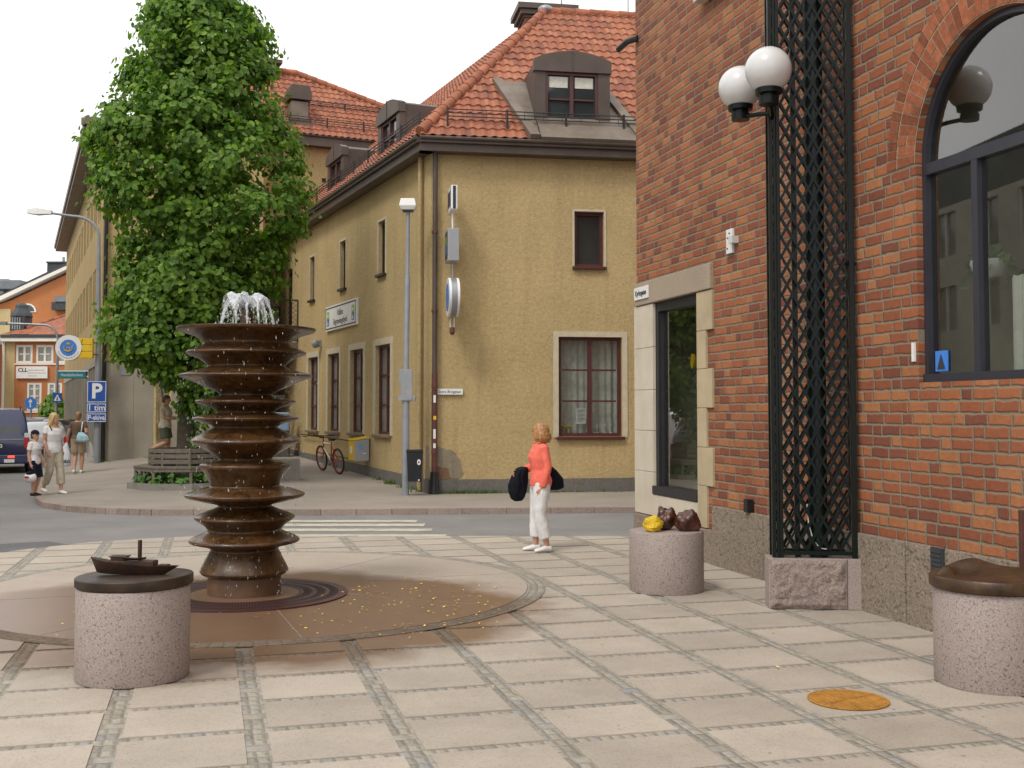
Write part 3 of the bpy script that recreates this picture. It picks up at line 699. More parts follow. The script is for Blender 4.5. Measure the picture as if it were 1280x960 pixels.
# sheet metal flashings on the front slope, left and right of the dormer, and the apron below it
def on_slope(u, v, h=.06): p = Vector((org_f[0], org_f[1], org_f[2])) + Vector((1, 0, 0)) * u + Vector((0, 1, TP)).normalized() * v; return p + Vector((0, -TP, 1)).normalized() * h
def slope_strip(uv, name, h=.085, mat=None):
    mb = MB(); mb.rings([[on_slope(u, v, -.05) for u, v in uv], [on_slope(u, v, h) for u, v in uv]]); return mb.build(name, mat or m_brownL, yb)
slope_strip([(2.02, 0), (2.62, 0), (2.62, 2.25), (2.30, 2.25), (1.86, 2.15)][:0] or [(2.36, .0), (2.58, .0), (2.02, 2.5), (1.80, 2.5)], 'flashing', .15)
slope_strip([(2.585, .0), (2.60, 2.5), (2.20, 2.5), (2.03, 2.49)], 'flashing', .07)
slope_strip([(4.24, 2.4), (4.42, 2.5), (5.0, 0), (4.78, 0)], 'flashing', .15); slope_strip([(4.23, 2.4), (4.76, 0), (4.24, 0)], 'flashing', .07)
slope_strip([(2.6, -.02), (4.77, -.02), (4.77, .82), (2.6, .82)], 'flashing', .105)
# chimney
ch = empty('c', (0, 0, 0)); bpy.data.objects.remove(ch)
mb = MB(); mb.box(3.0, 5.3, 9.3, 4.2, 6.2, 12.35); chim = mb.build('chimney', m_brick, yb)
mb = MB(); mb.box(2.95, 5.25, 12.35, 4.25, 6.25, 12.42); mb.box(2.86, 5.16, 12.423, 4.34, 6.34, 12.55); mb.box(2.78, 5.08, 12.553, 4.42, 6.42, 12.7); mb.build('cap', m_brown, chim)
mb = MB(); mb.tube([(4.1, 5.8, 12.7), (4.1, 5.8, 13.9)], .02, 6); mb.tube([(5.6, 4.4, 12.2), (5.6, 4.4, 12.95)], .015, 6); mb.build('antenna', m_pole, yb)
# down pipes
def pipe(parent, pts, r, mat, name='down_pipe', rot=0.): mb = MB(); mb.tube(pts, r, 10); return mb.build(name, mat, parent, smooth=50, rot=rot)
p1 = pipe(yb, [(.09, -.10, 7.35), (.09, -.10, .75)], .055, m_brown)
m_pipeR = M('rusty_red_pipe', (.10, .035, .025), .6, .3, 5)
mb = MB(); mb.tube([(.09, -.10, 2.6), (.09, -.10, .5)], .064, 10); 
for z in (5.6, 3.9, 2.3, .9): mb.tube([(.09, -.1, z), (.09, -.1, z + .06)], .07, 10)
mb.build('pipe_sleeve', m_pipeR, p1, smooth=50)
mb = MB(); mb.tube([(.09, -.10, .52), (.09, -.10, .3), (.09, -.13, .03)], [.085, .10, .12], 10); mb.build('pipe_foot', m_iron, p1, smooth=50)
mb = MB(); rr = random.Random(4)
for z, h in ((1.98, .16), (1.22, .2), (1.02, .1)): mb.box(.06, -.1675, z, .11, -.1645, z + h)
mb.build('sticker', m_signW, p1); mb = MB(); mb.box(.06, -.1675, 1.62, .12, -.1645, 1.70); mb.build('sticker', m_signY, p1)
pipe(yb, [(-.42, -.09, 7.35), (-.42, -.09, .1)], .05, m_ochre2, rot=SR)
# side rails under the windows
mb = MB(); mb.tube([(-4.6, -.12, 1.02), (-11.2, -.12, 1.1)], .018, 6); mb.tube([(-5.2, -.12, .56), (-9.2, -.12, .62)], .018, 6)
for x in (-4.7, -7, -9, -11): mb.tube([(x, -.12, 1.04), (x, 0, 1.04)], .014, 5)
mb.build('wall_rail', m_iron, yb, rot=SR)
# balcony on the side
bal = MB().box(-14.9, -1.15, 3.78, -12.2, -.003, 3.95).build('balcony', m_brownL, yb, rot=SR)
mb = MB(); T_ = 5.28
for a, b in (((-14.88, -1.12), (-12.22, -1.12)), ((-12.22, -1.12), (-12.22, -.02)), ((-14.88, -1.12), (-14.88, -.02))):
    mb.tube([(*a, T_), (*b, T_)], .025, 6); mb.tube([(*a, 4.02), (*b, 4.02)], .018, 6)
for p in ((-14.88, -1.12), (-12.22, -1.12), (-13.5, -1.12), (-12.22, -.02), (-14.88, -.02)): mb.tube([(*p, 3.95), (*p, T_)], .025, 6)
mb.build('railing', m_iron, bal)
mb = MB()
def mesh_panel(mb, a, b, z0, z1, st=.15, r=.006):
    a, b = Vector((*a, 0)), Vector((*b, 0)); L = (b - a).length; t = (b - a) / L; H_ = z1 - z0
    k = -H_
    while k < L:
        for sgn in (1, -1):
            x0, x1 = (k, k + H_) ; za, zb = (z0, z1) if sgn > 0 else (z1, z0)
            lo, hi = max(0, x0), min(L, x1)
            if hi - lo > .03: mb.tube([a + t * lo + Vector((0, 0, za + (zb - za) * (lo - x0) / H_)), a + t * hi + Vector((0, 0, za + (zb - za) * (hi - x0) / H_))], r, 4)
        k += st
mesh_panel(mb, (-14.88, -1.12), (-12.22, -1.12), 4.04, T_); mesh_panel(mb, (-12.22, -1.12), (-12.22, -.02), 4.04, T_)
mb.build('wire_mesh', m_iron, bal)
mb = MB(); mb.sphere((-9.3, -.18, 3.75), .11, 12, 8, (1, 1, 1.2)); mb.box(-9.34, -.1, 3.65, -9.26, 0, 3.85); mb.build('wall_lamp', m_pole, yb, rot=SR, smooth=60)

# rear wing of the same block
WC = YC + YD * 15.12
wg = empty('rear_wing', (WC.x, WC.y, 0), math.atan2(YN.y, YN.x), label='taller ochre wing behind the corner building with red tiled roof and metal ventilation stack', cat='building')
wl = holes_wall(-3.6, 8, 0, 10.880, [(-1.35, -.75, 8.280, 10), (1.45, 1.6, 9.680, 9.830)], .15); wl.poly([(-3.6, 0, 0), (-3.6, 9, 0), (-3.6, 9, 10.880), (-3.6, 0, 10.880)]); wl.poly([(8, 0, 0), (8, 9, 0), (8, 9, 10.880), (8, 0, 10.880)])
wl.build('wall', m_ochre2, wg)
window(wg, 'w', -1.35, -.75, 8.280, 10, .13, m_winD, m_glassD)
mb = MB(); mb.box(1.455, .1, 9.685, 1.595, .12, 9.825); mb.build('vent', m_brown, wg)
mb = MB(); mb.box(-3.8, -.35, 10.860, 8.3, -.004, 11.200); mb.tube([(-3.8, -.37, 11.200), (8.3, -.37, 11.200)], .05, 8); mb.build('fascia', m_brown, wg)
Ww = Vector((0, 1, TP)).normalized(); apL = 1.15
tiles('roof_tiles', wg, (0, -.4, 11.200), (1, 0, 0), (0, 1, TP), -3.8, 8.3, 0, 4.3, [((apL, 4.2), Vector((4.2, 7.15 - .0)).normalized()[:])])
ridge_tiles(wg, (8.1, -.3, 11.280), (apL, 2.63, 14.180), .12); ridge_tiles(wg, (apL, 2.6, 14.180), (-3.7, 2.6, 14.180), .12)
mb = MB(); mb.poly([(-3.8, -.3, 11.180), (8.2, -.3, 11.180), (apL, 2.6, 14.080), (-3.8, 2.6, 14.080)]); mb.poly([(8.2, -.3, 11.180), (8.2, 9, 11.180), (apL, 2.6, 14.080)]); mb.poly([(-3.8, 2.62, 14.080), (apL, 2.62, 14.080), (8.2, 9, 11.180), (-3.8, 9, 11.180)]); mb.build('roof_deck', m_brown, wg)
snow_rail(wg, ((-3.6, -.1, 11.600), (7.6, -.1, 11.600)))
snow_rail(wg, ((1.2, .9, 12.530), (5.5, .9, 12.530)), h=.2)
st = MB().box(.40, .10, 11.4, .98, .70, 12.45).build('ventilation_stack', m_brownL, wg, bevel=.01)
mb = MB(); mb.prism([(.30, 12.5), (1.08, 12.5), (1.08, 12.75), (1.0, 13.0), (.38, 13.0), (.30, 12.75)], .0, .8); mb.build('hood', m_brown, st, bevel=.01)
mb = MB(); mb.prism([(.15, 11.42), (1.25, 11.42), (1.0, 11.8), (.38, 11.8)], -.05, .55); mb.build('skirt', m_brownL, st)
mb = MB(); mb.box(-1.2, 2.2, 13.180, .35, 3.3, 14.300); mb.box(-1.35, 2.05, 14.303, .5, 3.45, 14.430); mb.build('chimney', m_brown, wg)

# ------------------------------------------------------------------ long ochre office building on the left
LC = Vector((-12.75, 34.7)); 
lb = empty('office_building', (LC.x, LC.y, 0), YROT, label='long three storey ochre office building with a fin clad ground floor', cat='building')
LS = SIDE - YROT
th_ = []; fins = []
for k in range(13):
    for q in (0, .78):
        s = 1.0 + k * 2.1 + q
        if s < 27: th_ += [(-s - .6, -s, 7.95, 9.35), (-s - .6, -s, 4.95, 6.6)]
mb = holes_wall(-28, 0, 3.35, 10.47, th_, .14); mb.poly([(-28, 0, 0), (-28, 12, 0), (-28, 12, 10.47), (-28, 0, 10.47)]); mb.build('wall', m_ochreL, lb, rot=LS)
for h in th_:
    mb = MB(); mb.box(h[0] + .003, .07, h[2] + .003, h[1] - .003, .12, h[3] - .003); f = mb.build('window', m_winD, lb, rot=LS)
    mb = MB(); mb.box(h[0] + .06, .06, h[2] + .06, h[1] - .06, .069, h[3] - .06); mb.build('pane', m_glassC, f)
mb = MB(); mb.box(-28, .3, 0, -.05, .6, 3.33); mb.build('glazed_ground_floor', m_glassD, lb, rot=LS)
mb = MB()
for k in range(24): s = .02 + k * 1.17; mb.box(-s - .2, -.02, .5, -s, .16, 3.28)
mb.box(-28, -.03, 3.283, .0, .4, 3.5); mb.box(-28, -.04, -.05, .02, .4, .497); mb.build('fins', m_conc, lb, rot=LS)
mb = MB()  # added dark strips stand in for the shade between the fins
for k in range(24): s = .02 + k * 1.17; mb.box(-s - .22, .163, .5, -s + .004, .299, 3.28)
mb.build('fin_shade_strips', m_winD, lb, rot=LS)
mb = MB(); mb.box(-28.3, -.55, 10.45, .6, .02, 10.59); mb.box(-28.3, -.62, 10.593, .62, .02, 10.82); mb.build('eaves', m_brownL, lb, rot=LS)
# front (towards the square): in world x direction
fr = -YROT + R(6)
mb = holes_wall(0, 4.9, 3.35, 10.47, [(2.0, 2.9, 7.55, 8.95)], .14); mb.poly([(4.9, 0, 0), (4.9, 10, 0), (4.9, 10, 10.47), (4.9, 0, 10.47)]); mb.build('wall', m_ochreL, lb, rot=fr)
for x in (2.0,): window(lb, 'w', x, x + .9, 7.55, 8.95, .12, m_winD, m_glassD, rot=fr)
mb = MB(); mb.box(0, -.01, -.05, 1.0, .1, 3.33); mb.box(1.006, -.01, -.05, 1.60, .1, 3.33)
pts = [(1.606, -.05), (1.606, 3.33), (1.66, 3.33)] + [(1.75 + .0 * k, 3.3) for k in range(0)]
mb.box(2.16, -.01, -.05, 4.9, .1, 3.33); mb.box(1.606, -.01, -.05, 2.154, .1, .35); mb.build('concrete_panels', m_conc, lb, rot=fr)
# tall recess with rounded foot beside the notice
oval = [(1.606, .353), (2.154, .353), (2.154, 3.33)] + [(2.08, 3.33), (2.08, 1.15)] + [(1.88 + .20 * math.cos(-t), 1.15 + .62 * math.sin(-t)) for t in [math.pi * k / 12 for k in range(1, 12)]] + [(1.68, 1.15), (1.68, 3.33), (1.606, 3.33)]
mb = MB(); f = mb.poly([(x, -.012, z) for x, z in oval]); bmesh.ops.triangulate(mb.bm, faces=mb.bm.faces[:]); r_ = bmesh.ops.extrude_face_region(mb.bm, geom=mb.bm.faces[:]); bmesh.ops.translate(mb.bm, vec=(0, .1, 0), verts=[v for v in r_['geom'] if isinstance(v, bmesh.types.BMVert)]); mb.build('recess_surround', m_cream, lb, rot=fr)
mb = MB(); mb.box(1.61, .11, .35, 2.15, .16, 3.33); mb.build('recess_glass', m_glassC, lb, rot=fr)
mb = MB(); mb.box(1.92, .08, .4, 1.97, .109, 3.33); mb.build('recess_bar', m_alu, lb, rot=fr)
mb = MB(); mb.box(.62, -.03, 2.92, .9, -.011, 3.13); mb.build('vent', m_alu, lb, rot=fr); mb = MB(); mb.box(1.0, -.04, .05, 1.45, -.011, .32); mb.build('vent', m_brown, lb, rot=fr)
mb = MB(); mb.box(-.5, -.5, 10.45, 5.1, .02, 10.59); mb.box(-.55, -.6, 10.593, 5.2, .02, 10.82); mb.build('eaves', m_brownL, lb, rot=fr)
mb = MB(); a = [(-.3, -.3), (8, .6)]; e = side2b(-28, 0); e6 = side2b(-28, 12)
mb.poly([(-.5, -.5, 10.81), (5.1, .2, 10.81), (5.6, 10, 11.9), (e6.x, e6.y, 11.9), (e.x, e.y, 10.81)]); mb.build('roof', m_tile, lb)
pipe(lb, [(.12, -.09, 10.4), (.12, -.09, .1)], .06, m_iron, rot=fr)

# ------------------------------------------------------------------ brick building on the right
bb = empty('brick_building', (BC.x, BC.y, 0), BROT - math.pi / 2, label='red brick building with an arched window and a stone framed shop window', cat='building')
# local x = towards the camera along the wall, y = into the building
AX0, AX1, AZ0, AZS = 6.40, 8.34, 2.04, 3.90; AR = (AX1 - AX0) / 2; AXC = (AX0 + AX1) / 2; WH = 9.6; WL = 15.
mb = MB()
na = 28; arc = [(AXC - AR * math.cos(math.pi * k / na), AZS + AR * math.sin(math.pi * k / na)) for k in range(na + 1)]
SX0, SX1, SZ0, SZ1 = .62, 2.03, .70, 3.25
UX0, UX1 = .75, 2.15
def q(x0, x1, z0, z1):
    mb.poly([(x0, 0, z0), (x1, 0, z0), (x1, 0, z1), (x0, 0, z1)])
UX0, UX1 = 2.45, 3.85
q(0, SX0, 0, WH); q(SX0, SX1, .0, SZ0); q(SX0, SX1, SZ1, WH); q(SX1, UX0, 0, WH)
q(UX0, UX1, 0, 6.85); q(UX0, UX1, 8.8, WH); q(UX1, AX0, 0, WH)
q(AX1, WL, 0, WH); q(AX0, AX1, 0, AZ0); q(AX0, AX1, AZS + AR, WH)
for k in range(na):
    (xa, za), (xb, zb) = arc[k], arc[k + 1]; mb.poly([(xa, 0, za), (xb, 0, zb), (xb, 0, AZS + AR), (xa, 0, AZS + AR)]); mb.poly([(xa, 0, za), (xa, .17, za), (xb, .17, zb), (xb, 0, zb)])
for x in (AX0, AX1): mb.poly([(x, 0, AZ0), (x, .17, AZ0), (x, .17, AZS), (x, 0, AZS)])
mb.poly([(AX0, 0, AZ0), (AX1, 0, AZ0), (AX1, .17, AZ0), (AX0, .17, AZ0)])
for x in (SX0, SX1, ): mb.poly([(x, 0, SZ0), (x, .2, SZ0), (x, .2, SZ1), (x, 0, SZ1)])
mb.build('wall', m_brick, bb)
mb = MB(); mb.poly([(0, 0, 0), (0, 12, 0), (0, 12, WH), (0, 0, WH)]); mb.poly([(WL, 0, 0), (WL, 12, 0), (WL, 12, WH), (WL, 0, WH)]); mb.build('wall', m_brickx, bb)
mb = MB(); mb.box(-.2, -.25, WH, WL + .2, 12, WH + .25); mb.poly([(-.2, -.2, WH + .26), (WL, -.2, WH + .26), (WL, 5, WH + 3.5), (-.2, 5, WH + 3.5)]); mb.build('roof', m_brown, bb)
# voussoirs
mb = MB(); nv = 46
rv = random.Random(9)
for ring, (r0, r1) in enumerate(((AR + .012, AR + .25), (AR + .268, AR + .40))):
    cnt = 40 if ring == 0 else 48
    for k in range(cnt):
        g = .12; a0 = math.pi * (k + g * .5) / cnt; a1 = math.pi * (k + 1 - g * .5) / cnt
        split = ring == 0 and k % 3 == 2
        segs = [(r0, (r0 + r1) / 2 - .008), ((r0 + r1) / 2 + .008, r1)] if split else [(r0, r1)]
        for s0, s1 in segs:
            jr = rv.uniform(-.003, .003); yy = -.009 + rv.uniform(-.002, .002)
            P = [(AXC - s0 * math.cos(a0), AZS + s0 * math.sin(a0)), (AXC - (s1 + jr) * math.cos(a0), AZS + (s1 + jr) * math.sin(a0)), (AXC - (s1 + jr) * math.cos(a1), AZS + (s1 + jr) * math.sin(a1)), (AXC - s0 * math.cos(a1), AZS + s0 * math.sin(a1))]
            mb.prism(P, yy, .02)
mb.build('arch_bricks', m_arch, bb)
mb = MB(); R1 = AR + .41
pr = [(AXC - (AR + .002) * math.cos(math.pi * k / 48), AZS + (AR + .002) * math.sin(math.pi * k / 48)) for k in range(49)]; pq = [(AXC - R1 * math.cos(math.pi * k / 48), AZS + R1 * math.sin(math.pi * k / 48)) for k in range(49)]
for k in range(48): mb.poly([(pr[k][0], -.004, pr[k][1]), (pr[k + 1][0], -.004, pr[k + 1][1]), (pq[k + 1][0], -.004, pq[k + 1][1]), (pq[k][0], -.004, pq[k][1])])
mb.build('arch_mortar', m_mortar, bb)
# granite base
mb = MB(); x = 2.47
while x < WL: mb.box(x + .004, -.055, -.02, min(x + 1.25, WL), .1, .695); x += 1.26
mb.box(-.04, -.05, -.02, 2.46, .1, .40); mb.build('granite_base', m_bplinth, bb, bevel=.012)
mb = MB(); mb.box(3.36, -.09, .70, 3.45, -.02, .84); mb.build('air_vent', m_iron, bb)
mb = MB(); mb.box(6.62, -.075, .50, 6.78, -.05, .70)
for k in range(5): mb.box(6.635, -.083, .52 + k * .035, 6.765, -.0755, .54 + k * .035)
mb.build('air_vent', m_slate, bb)
# shop window stone frame
st_ = MB().box(.04, -.05, 3.252, 2.46, .15, 3.56).build('lintel', m_lintel, bb, bevel=.012)
mb = MB(); z = .41
for k, h in enumerate((.58, .55, .55, .57, .585)):
    if z + h > 3.252: h = 3.25 - z
    mb.box(-.03, -.03, z + .002, .640, .017, z + h - .003); z += h
mb.build('stone_jamb', m_stoneW, bb, bevel=.006)
mb = MB(); z = .41
for k, h in enumerate((.50, .46, .47, .47, .46, .475)):
    if z + h > 3.252: h = 3.25 - z
    mb.box(2.035, -.03, z + .002, 2.46 if k % 2 else 2.29, .18, z + h - .003); z += h
mb.build('stone_jamb', m_stoneT, bb, bevel=.006)
mb = MB(); mb.box(.618, -.028, .41, 1.3, .15, .695); mb.box(1.304, -.028, .41, 2.032, .15, .695); mb.build('stone_apron', m_stoneW, bb, bevel=.006)
m_frameK = M('dark_shop_frame', (.022, .022, .025), .4, .15, 6)
mb = MB(); fw = .09; x0, x1, z0, z1 = SX0 + .003, SX1 - .003, SZ0 + .003, SZ1 - .004
mb.box(x0, -.04, z0, x1, .14, z0 + .11); mb.box(x0, .02, z1 - .12, x1, .14, z1); mb.box(x0, .02, z0 + .112, x0 + fw, .14, z1 - .122); mb.box(x1 - .05, .02, z0 + .112, x1, .14, z1 - .122)
mb.box(x0 + fw + .002, .05, z0 + .112, x0 + fw + .03, .12, z1 - .122)
sw = mb.build('shop_window', m_frameK, bb)
mb = MB(); mb.poly([(x0 + fw, .09, z0 + .1), (x1 - .045, .09, z0 + .1), (x1 - .045, .09, z1 - .1), (x0 + fw, .09, z1 - .1)]); mb.build('pane', m_glass, sw)
mb = MB(); room_box(mb, .2, 2.6, .5, 3.5, .21, 2.6); mb.build('shop_interior', m_room, sw)
mb = MB(); mb.box(.9, .5, .75, 1.25, .9, 1.5); mb.box(1.4, .45, .75, 1.85, .8, 1.15); mb.box(.75, 1.2, .8, 1.9, 1.3, 2.3); mb.build('display', m_stoneT, sw)
for k, (x, z, s) in enumerate(((1.84, 2.98, .09), (1.80, 2.18, .10), (1.82, 1.64, .08), (1.80, 1.02, .09))):
    mb = MB(); P = [(0, -1), (.25, -.35), (1, -.55), (.55, 0), (1.05, .3), (.35, .35), (.3, 1), (0, .5), (-.35, .95), (-.4, .3), (-1, .25), (-.5, -.05), (-.9, -.55), (-.25, -.4)]
    mb.prism([(x + a * s, z + b * s) for a, b in P], .078, .083); mb.build('leaf_sticker', m_trimK, sw)
mb = MB(); mb.prism([(1.17 + .05 * math.cos(t), 2.45 + .1 * math.sin(t)) for t in [k * math.pi / 5 for k in range(10)]], .3, .33); mb.build('yellow_ornament', m_signY, sw)
# ledge and window above the shop window
mb = MB(); mb.box(2.24, -.14, 6.74, 4.05, .1, 6.86); mb.build('sill', m_stoneW, bb, bevel=.01)
window(bb, 'w', UX0, UX1, 6.86, 8.8, .12, m_winD, m_glassD, 2, (7.9,))
# arched window
m_frameS = M('slate_grey_window_paint', (.028, .028, .038), .45, .12, 6)
mb = MB(); fo = 0.0; fi = .052
def arcpts(r, nn=40): return [(AXC - r * math.cos(math.pi * k / nn), AZS + r * math.sin(math.pi * k / nn)) for k in range(nn + 1)]
o_, i_ = arcpts(AR - .003), arcpts(AR - fi)
for k in range(40):
    mb.rings([[(*o_[k][:1], .06, o_[k][1]), (o_[k + 1][0], .06, o_[k + 1][1]), (i_[k + 1][0], .06, i_[k + 1][1]), (i_[k][0], .06, i_[k][1])], [(o_[k][0], .16, o_[k][1]), (o_[k + 1][0], .16, o_[k + 1][1]), (i_[k + 1][0], .16, i_[k + 1][1]), (i_[k][0], .16, i_[k][1])]])
mb.box(AX0 + .003, .06, AZ0 + .07, AX0 + fi, .16, AZS - .001); mb.box(AX1 - fi, .06, AZ0 + .07, AX1 - .003, .16, AZS - .001); mb.box(AX0 + .003, .04, AZ0 + .003, AX1 - .003, .16, AZ0 + .069)
mb.box(AX0 + fi, .062, 3.79, AX1 - fi, .158, 3.885)
for x in (AX0 + .66, AX1 - .66): mb.box(x - .035, .064, AZ0 + .07, x + .035, .156, 3.789)
aw = mb.build('arched_window', m_frameS, bb)
mb = MB(); mb.poly([(x, .11, z) for x, z in [(AX0 + .03, AZ0 + .03), (AX1 - .03, AZ0 + .03)] + arcpts(AR - .03)[::-1]]); mb.build('pane', m_glass, aw)
mb = MB(); room_box(mb, AX0 - .6, AX1 + .6, 1.5, 5.3, .18, 3); mb.build('room', m_room, aw)
mb = MB(); n = 70
for i in range(n):
    xx = [7.15 + 1.1 * (i + d) / n for d in (0, 1)]; f_ = lambda x: .30 + .022 * math.sin(x * 52) + .012 * math.sin(x * 23)
    mb.poly([(xx[0], f_(xx[0]), 2.1), (xx[1], f_(xx[1]), 2.1), (xx[1], f_(xx[1]), 2.86 + .008 * math.sin(xx[1] * 70)), (xx[0], f_(xx[0]), 2.86 + .008 * math.sin(xx[0] * 70))])
mb.build('curtain', m_curt, aw, smooth=180)
mb = MB(); mb.lathe([(.02, 2.86), (.12, 2.9), (.155, 3.0), (.15, 3.03), (.13, 3.02)], 20, (6.83, .38)); pot = mb.build('hanging_pot', m_signW, aw, smooth=50)
V = []; F = []; rl = random.Random(8)
for k in range(46):
    a = rl.uniform(0, 6.28); d = rl.uniform(.03, .26); p = Vector((6.83 + d * math.cos(a) * 1.2, .38 + d * math.sin(a) * .5, 3.06 + rl.uniform(-.02, .1) - max(0, d - .14) * 2.2))
    u = Vector((rl.uniform(-1, 1), rl.uniform(-1, 1), rl.uniform(-.6, .4))).normalized() * .045; w = u.orthogonal().normalized() * .03; b0 = len(V)
    V += [p - u, p + w, p + u, p - w]; F.append((b0, b0 + 1, b0 + 2, b0 + 3))
raw('trailing_leaves', V, F, m_ivy, pot)
mb = MB(); mb.tube([(6.83, .38, 3.03), (6.80, .38, 3.12), (6.83, .38, 4.2)], .006, 5); mb.build('hanger', m_iron, pot)
mb = MB(); mb.box(6.50, .09, 2.13, 6.66, .098, 2.30); t_ = mb.build('window_notice', m_signL, aw)
mb = MB(); mb.prism([(6.53, 2.15), (6.63, 2.15), (6.58, 2.27)], .084, .088); mb.build('notice_triangle', m_slate, t_)
mb = MB(); mb.box(6.33, -.02, 2.22, 6.365, .001, 2.38); mb.build('door_bell', m_signW, bb)
mb = MB(); mb.tube([(5.46, .0, 3.16), (5.46, -.16, 3.16), (5.46, -.17, 3.19)], .02, 8); mb.build('wall_peg', m_iron, bb)
mb = MB(); mb.tube([(.12, -.01, 7.02), (-.02, -.12, 7.0), (-.30, -.14, 6.98)], .045, 8); mb.build('wall_bracket', m_iron, bb)
# cable box
mb = MB(); mb.box(2.87, -.035, 3.60, 3.02, -.001, 3.88); o = mb.build('junction_box', m_signW, bb, bevel=.006)
mb = MB(); mb.box(3.025, -.08, 3.70, 3.12, -.001, 3.78); mb.build('junction_plug', m_lens, o)
mb = MB()
for x, z in ((2.91, 3.66), (2.96, 3.72), (2.92, 3.78), (2.96, 3.83)): mb.ico((x, -.037, z), .012, 1)
mb.build('screw', m_iron, o)
# street plate
tag(MB().box(0, 0, 0, .5, .015, .17).build('street_sign', m_signW, loc=(0, 0, 0)), 'small white street name plate on the stone lintel of the shop window', 'street sign')
o = bpy.data.objects['street_sign']; 
def bloc(x, y, z): return Vector((BC.x - BD.x * x + BA.x * y, BC.y - BD.y * x + BA.y * y, z))
o.location = bloc(.07, -.067, 3.33); o.rotation_euler = (0, 0, BROT - math.pi / 2)
text('Kyrkogatan', .105, m_textK, o, (.25, -.003, .085), xs=.82)

# ------------------------------------------------------------------ houses at the end of the side street
hs1 = empty('orange_house', (-32.3, 70, 0), 0, label='small orange house with white framed windows and red tile roof at the street end', cat='house')
X = lambda px: (px - 640) / 20. + 32.3
zz = lambda py: 1.8 + (514 - py) / 20.
hw = [(X(19), X(40), zz(454), zz(431)), (X(44), X(66), zz(454), zz(431)), (X(70), X(91), zz(454), zz(431)), (X(33.5), X(52), zz(513.5), zz(478)), (X(59), X(77.5), zz(513.5), zz(478))]
holes_wall(X(18), X(120), 0, zz(427), hw, .12).build('wall', m_orange, hs1)
mb = MB(); mb.box(X(5.5), -.03, 0, X(18), .1, zz(427)); mb.build('corner_pilaster', m_cream, hs1)
for i, h in enumerate(hw):
    r = [(h[2] + h[3]) / 2] if i < 3 else [h[2] + (h[3] - h[2]) * t for t in (.26, .52, .77)]
    window(hs1, 'w', *h, .08, m_white, m_glassC, 2, r, fw=.14, bar=.07, fd=.05)
mb = MB(); mb.box(X(18), -.06, zz(456), X(90), -.003, zz(454.2)); mb.box(X(31), -.06, zz(516), X(53), -.003, zz(514)); mb.box(X(58), -.06, zz(516), X(79), -.003, zz(514)); mb.build('sill_band', m_white, hs1)
mb = MB(); mb.box(X(3), -.4, zz(427), X(122), .1, zz(422.5)); mb.build('eaves', m_white, hs1); mb = MB(); mb.box(X(3), -.45, zz(422.4), X(122), .1, zz(418.5)); mb.build('gutter', m_slate, hs1)
mb = MB(); mb.poly([(X(3), -.4, zz(418)), (X(122), -.4, zz(418)), (X(122), 4.5, zz(372)), (X(84), 4.5, zz(374))]); mb.build('roof', m_tile, hs1)
ridge_tiles(hs1, (X(27), .5, zz(409)), (X(84), 4.5, zz(374)), .1)
mb = MB(); mb.tube([(X(4.5), -.1, zz(425)), (X(4.5), -.1, 0)], .09, 8); mb.build('down_pipe', m_white, hs1)
tr = MB().prism([(X(8), zz(402)), (X(26), zz(402)), (X(26), zz(412)), (X(8), zz(424))], .3, 1.6).build('roof_turret', m_slate, hs1)
mb = MB(); mb.lathe([(.72, zz(394)), (.66, zz(390.5)), (.42, zz(384)), (.40, zz(380)), (.2, zz(377))], 8, (X(17.5), .9)); mb.build('turret_cap', m_slate, tr); mb = MB(); mb.box(X(9), .35, zz(402), X(26), 1.5, zz(393.9)); mb.build('turret_louvre', m_slate, tr)
mb = MB()
for x in (11, 14, 17, 20): mb.box(X(x), .27, zz(411), X(x) + .07, .3, zz(396))
mb.build('turret_bars', m_pole, tr)
# shop board on the house
sg = empty('shop_board', (-32.3 + X(21), 69.9, zz(473)), 0, label='large white board with dark letters CLL on the orange house', cat='sign')
mb = MB(); w_b = X(60) - X(21); h_b = zz(458) - zz(473); mb.box(0, -.05, 0, w_b, .06, h_b); mb.build('board', m_signW, sg)
text('CLL', .34, m_textK, sg, (.42, -.055, h_b * .68), xs=1.05, bold=.008)
mb = MB()
for k, (a, b) in enumerate(((.75, 1.75), (.75, 1.85), (.75, 1.3))): mb.box(a, -.056, h_b * (.66 - .24 * k), b, -.052, h_b * (.66 - .24 * k) + .035)
mb.build('small_print', m_textG, sg)
# gable house behind
gh = empty('gable_house', (-33, 79, 0), 0, label='ochre orange gable house with white eaves and a dark chimney above the small house', cat='house')
X2 = lambda px: (px - 640) * 79 / 1400 + 33; z2 = lambda py: 1.8 + (514 - py) * 79 / 1400
mb = MB(); mb.prism([(X2(-60), 0), (X2(170), 0), (X2(170), z2(300)), (X2(12), z2(375)), (X2(-60), z2(400))], 0, 12); mb.build('wall', m_orange, gh)
mb = MB(); mb.box(X2(-60), -.1, 0, X2(12), -.003, z2(386)); mb.build('pale_wall', m_cream, gh)
mb = MB(); mb.prism([(X2(-62), z2(396)), (X2(0), z2(377)), (X2(84), z2(337)), (X2(170), z2(296)), (X2(170), z2(292)), (X2(84), z2(332.5)), (X2(0), z2(371.5)), (X2(-62), z2(392))], -.5, 12); mb.build('eaves', m_white, gh)
mb = MB(); mb.prism([(X2(0), z2(371)), (X2(84), z2(332)), (X2(170), z2(291)), (X2(170), z2(286)), (X2(0), z2(369))], -.4, 12); mb.build('roof', m_slate, gh)
mb = MB(); c0 = (X2(33), z2(390)); mb.prism([(c0[0] - .5, c0[1])] + [(c0[0] + .62 * math.cos(math.pi * k / 10), c0[1] + .62 * math.sin(math.pi * k / 10)) for k in range(11)], -.06, -.004); f = mb.build('window', m_white, gh)
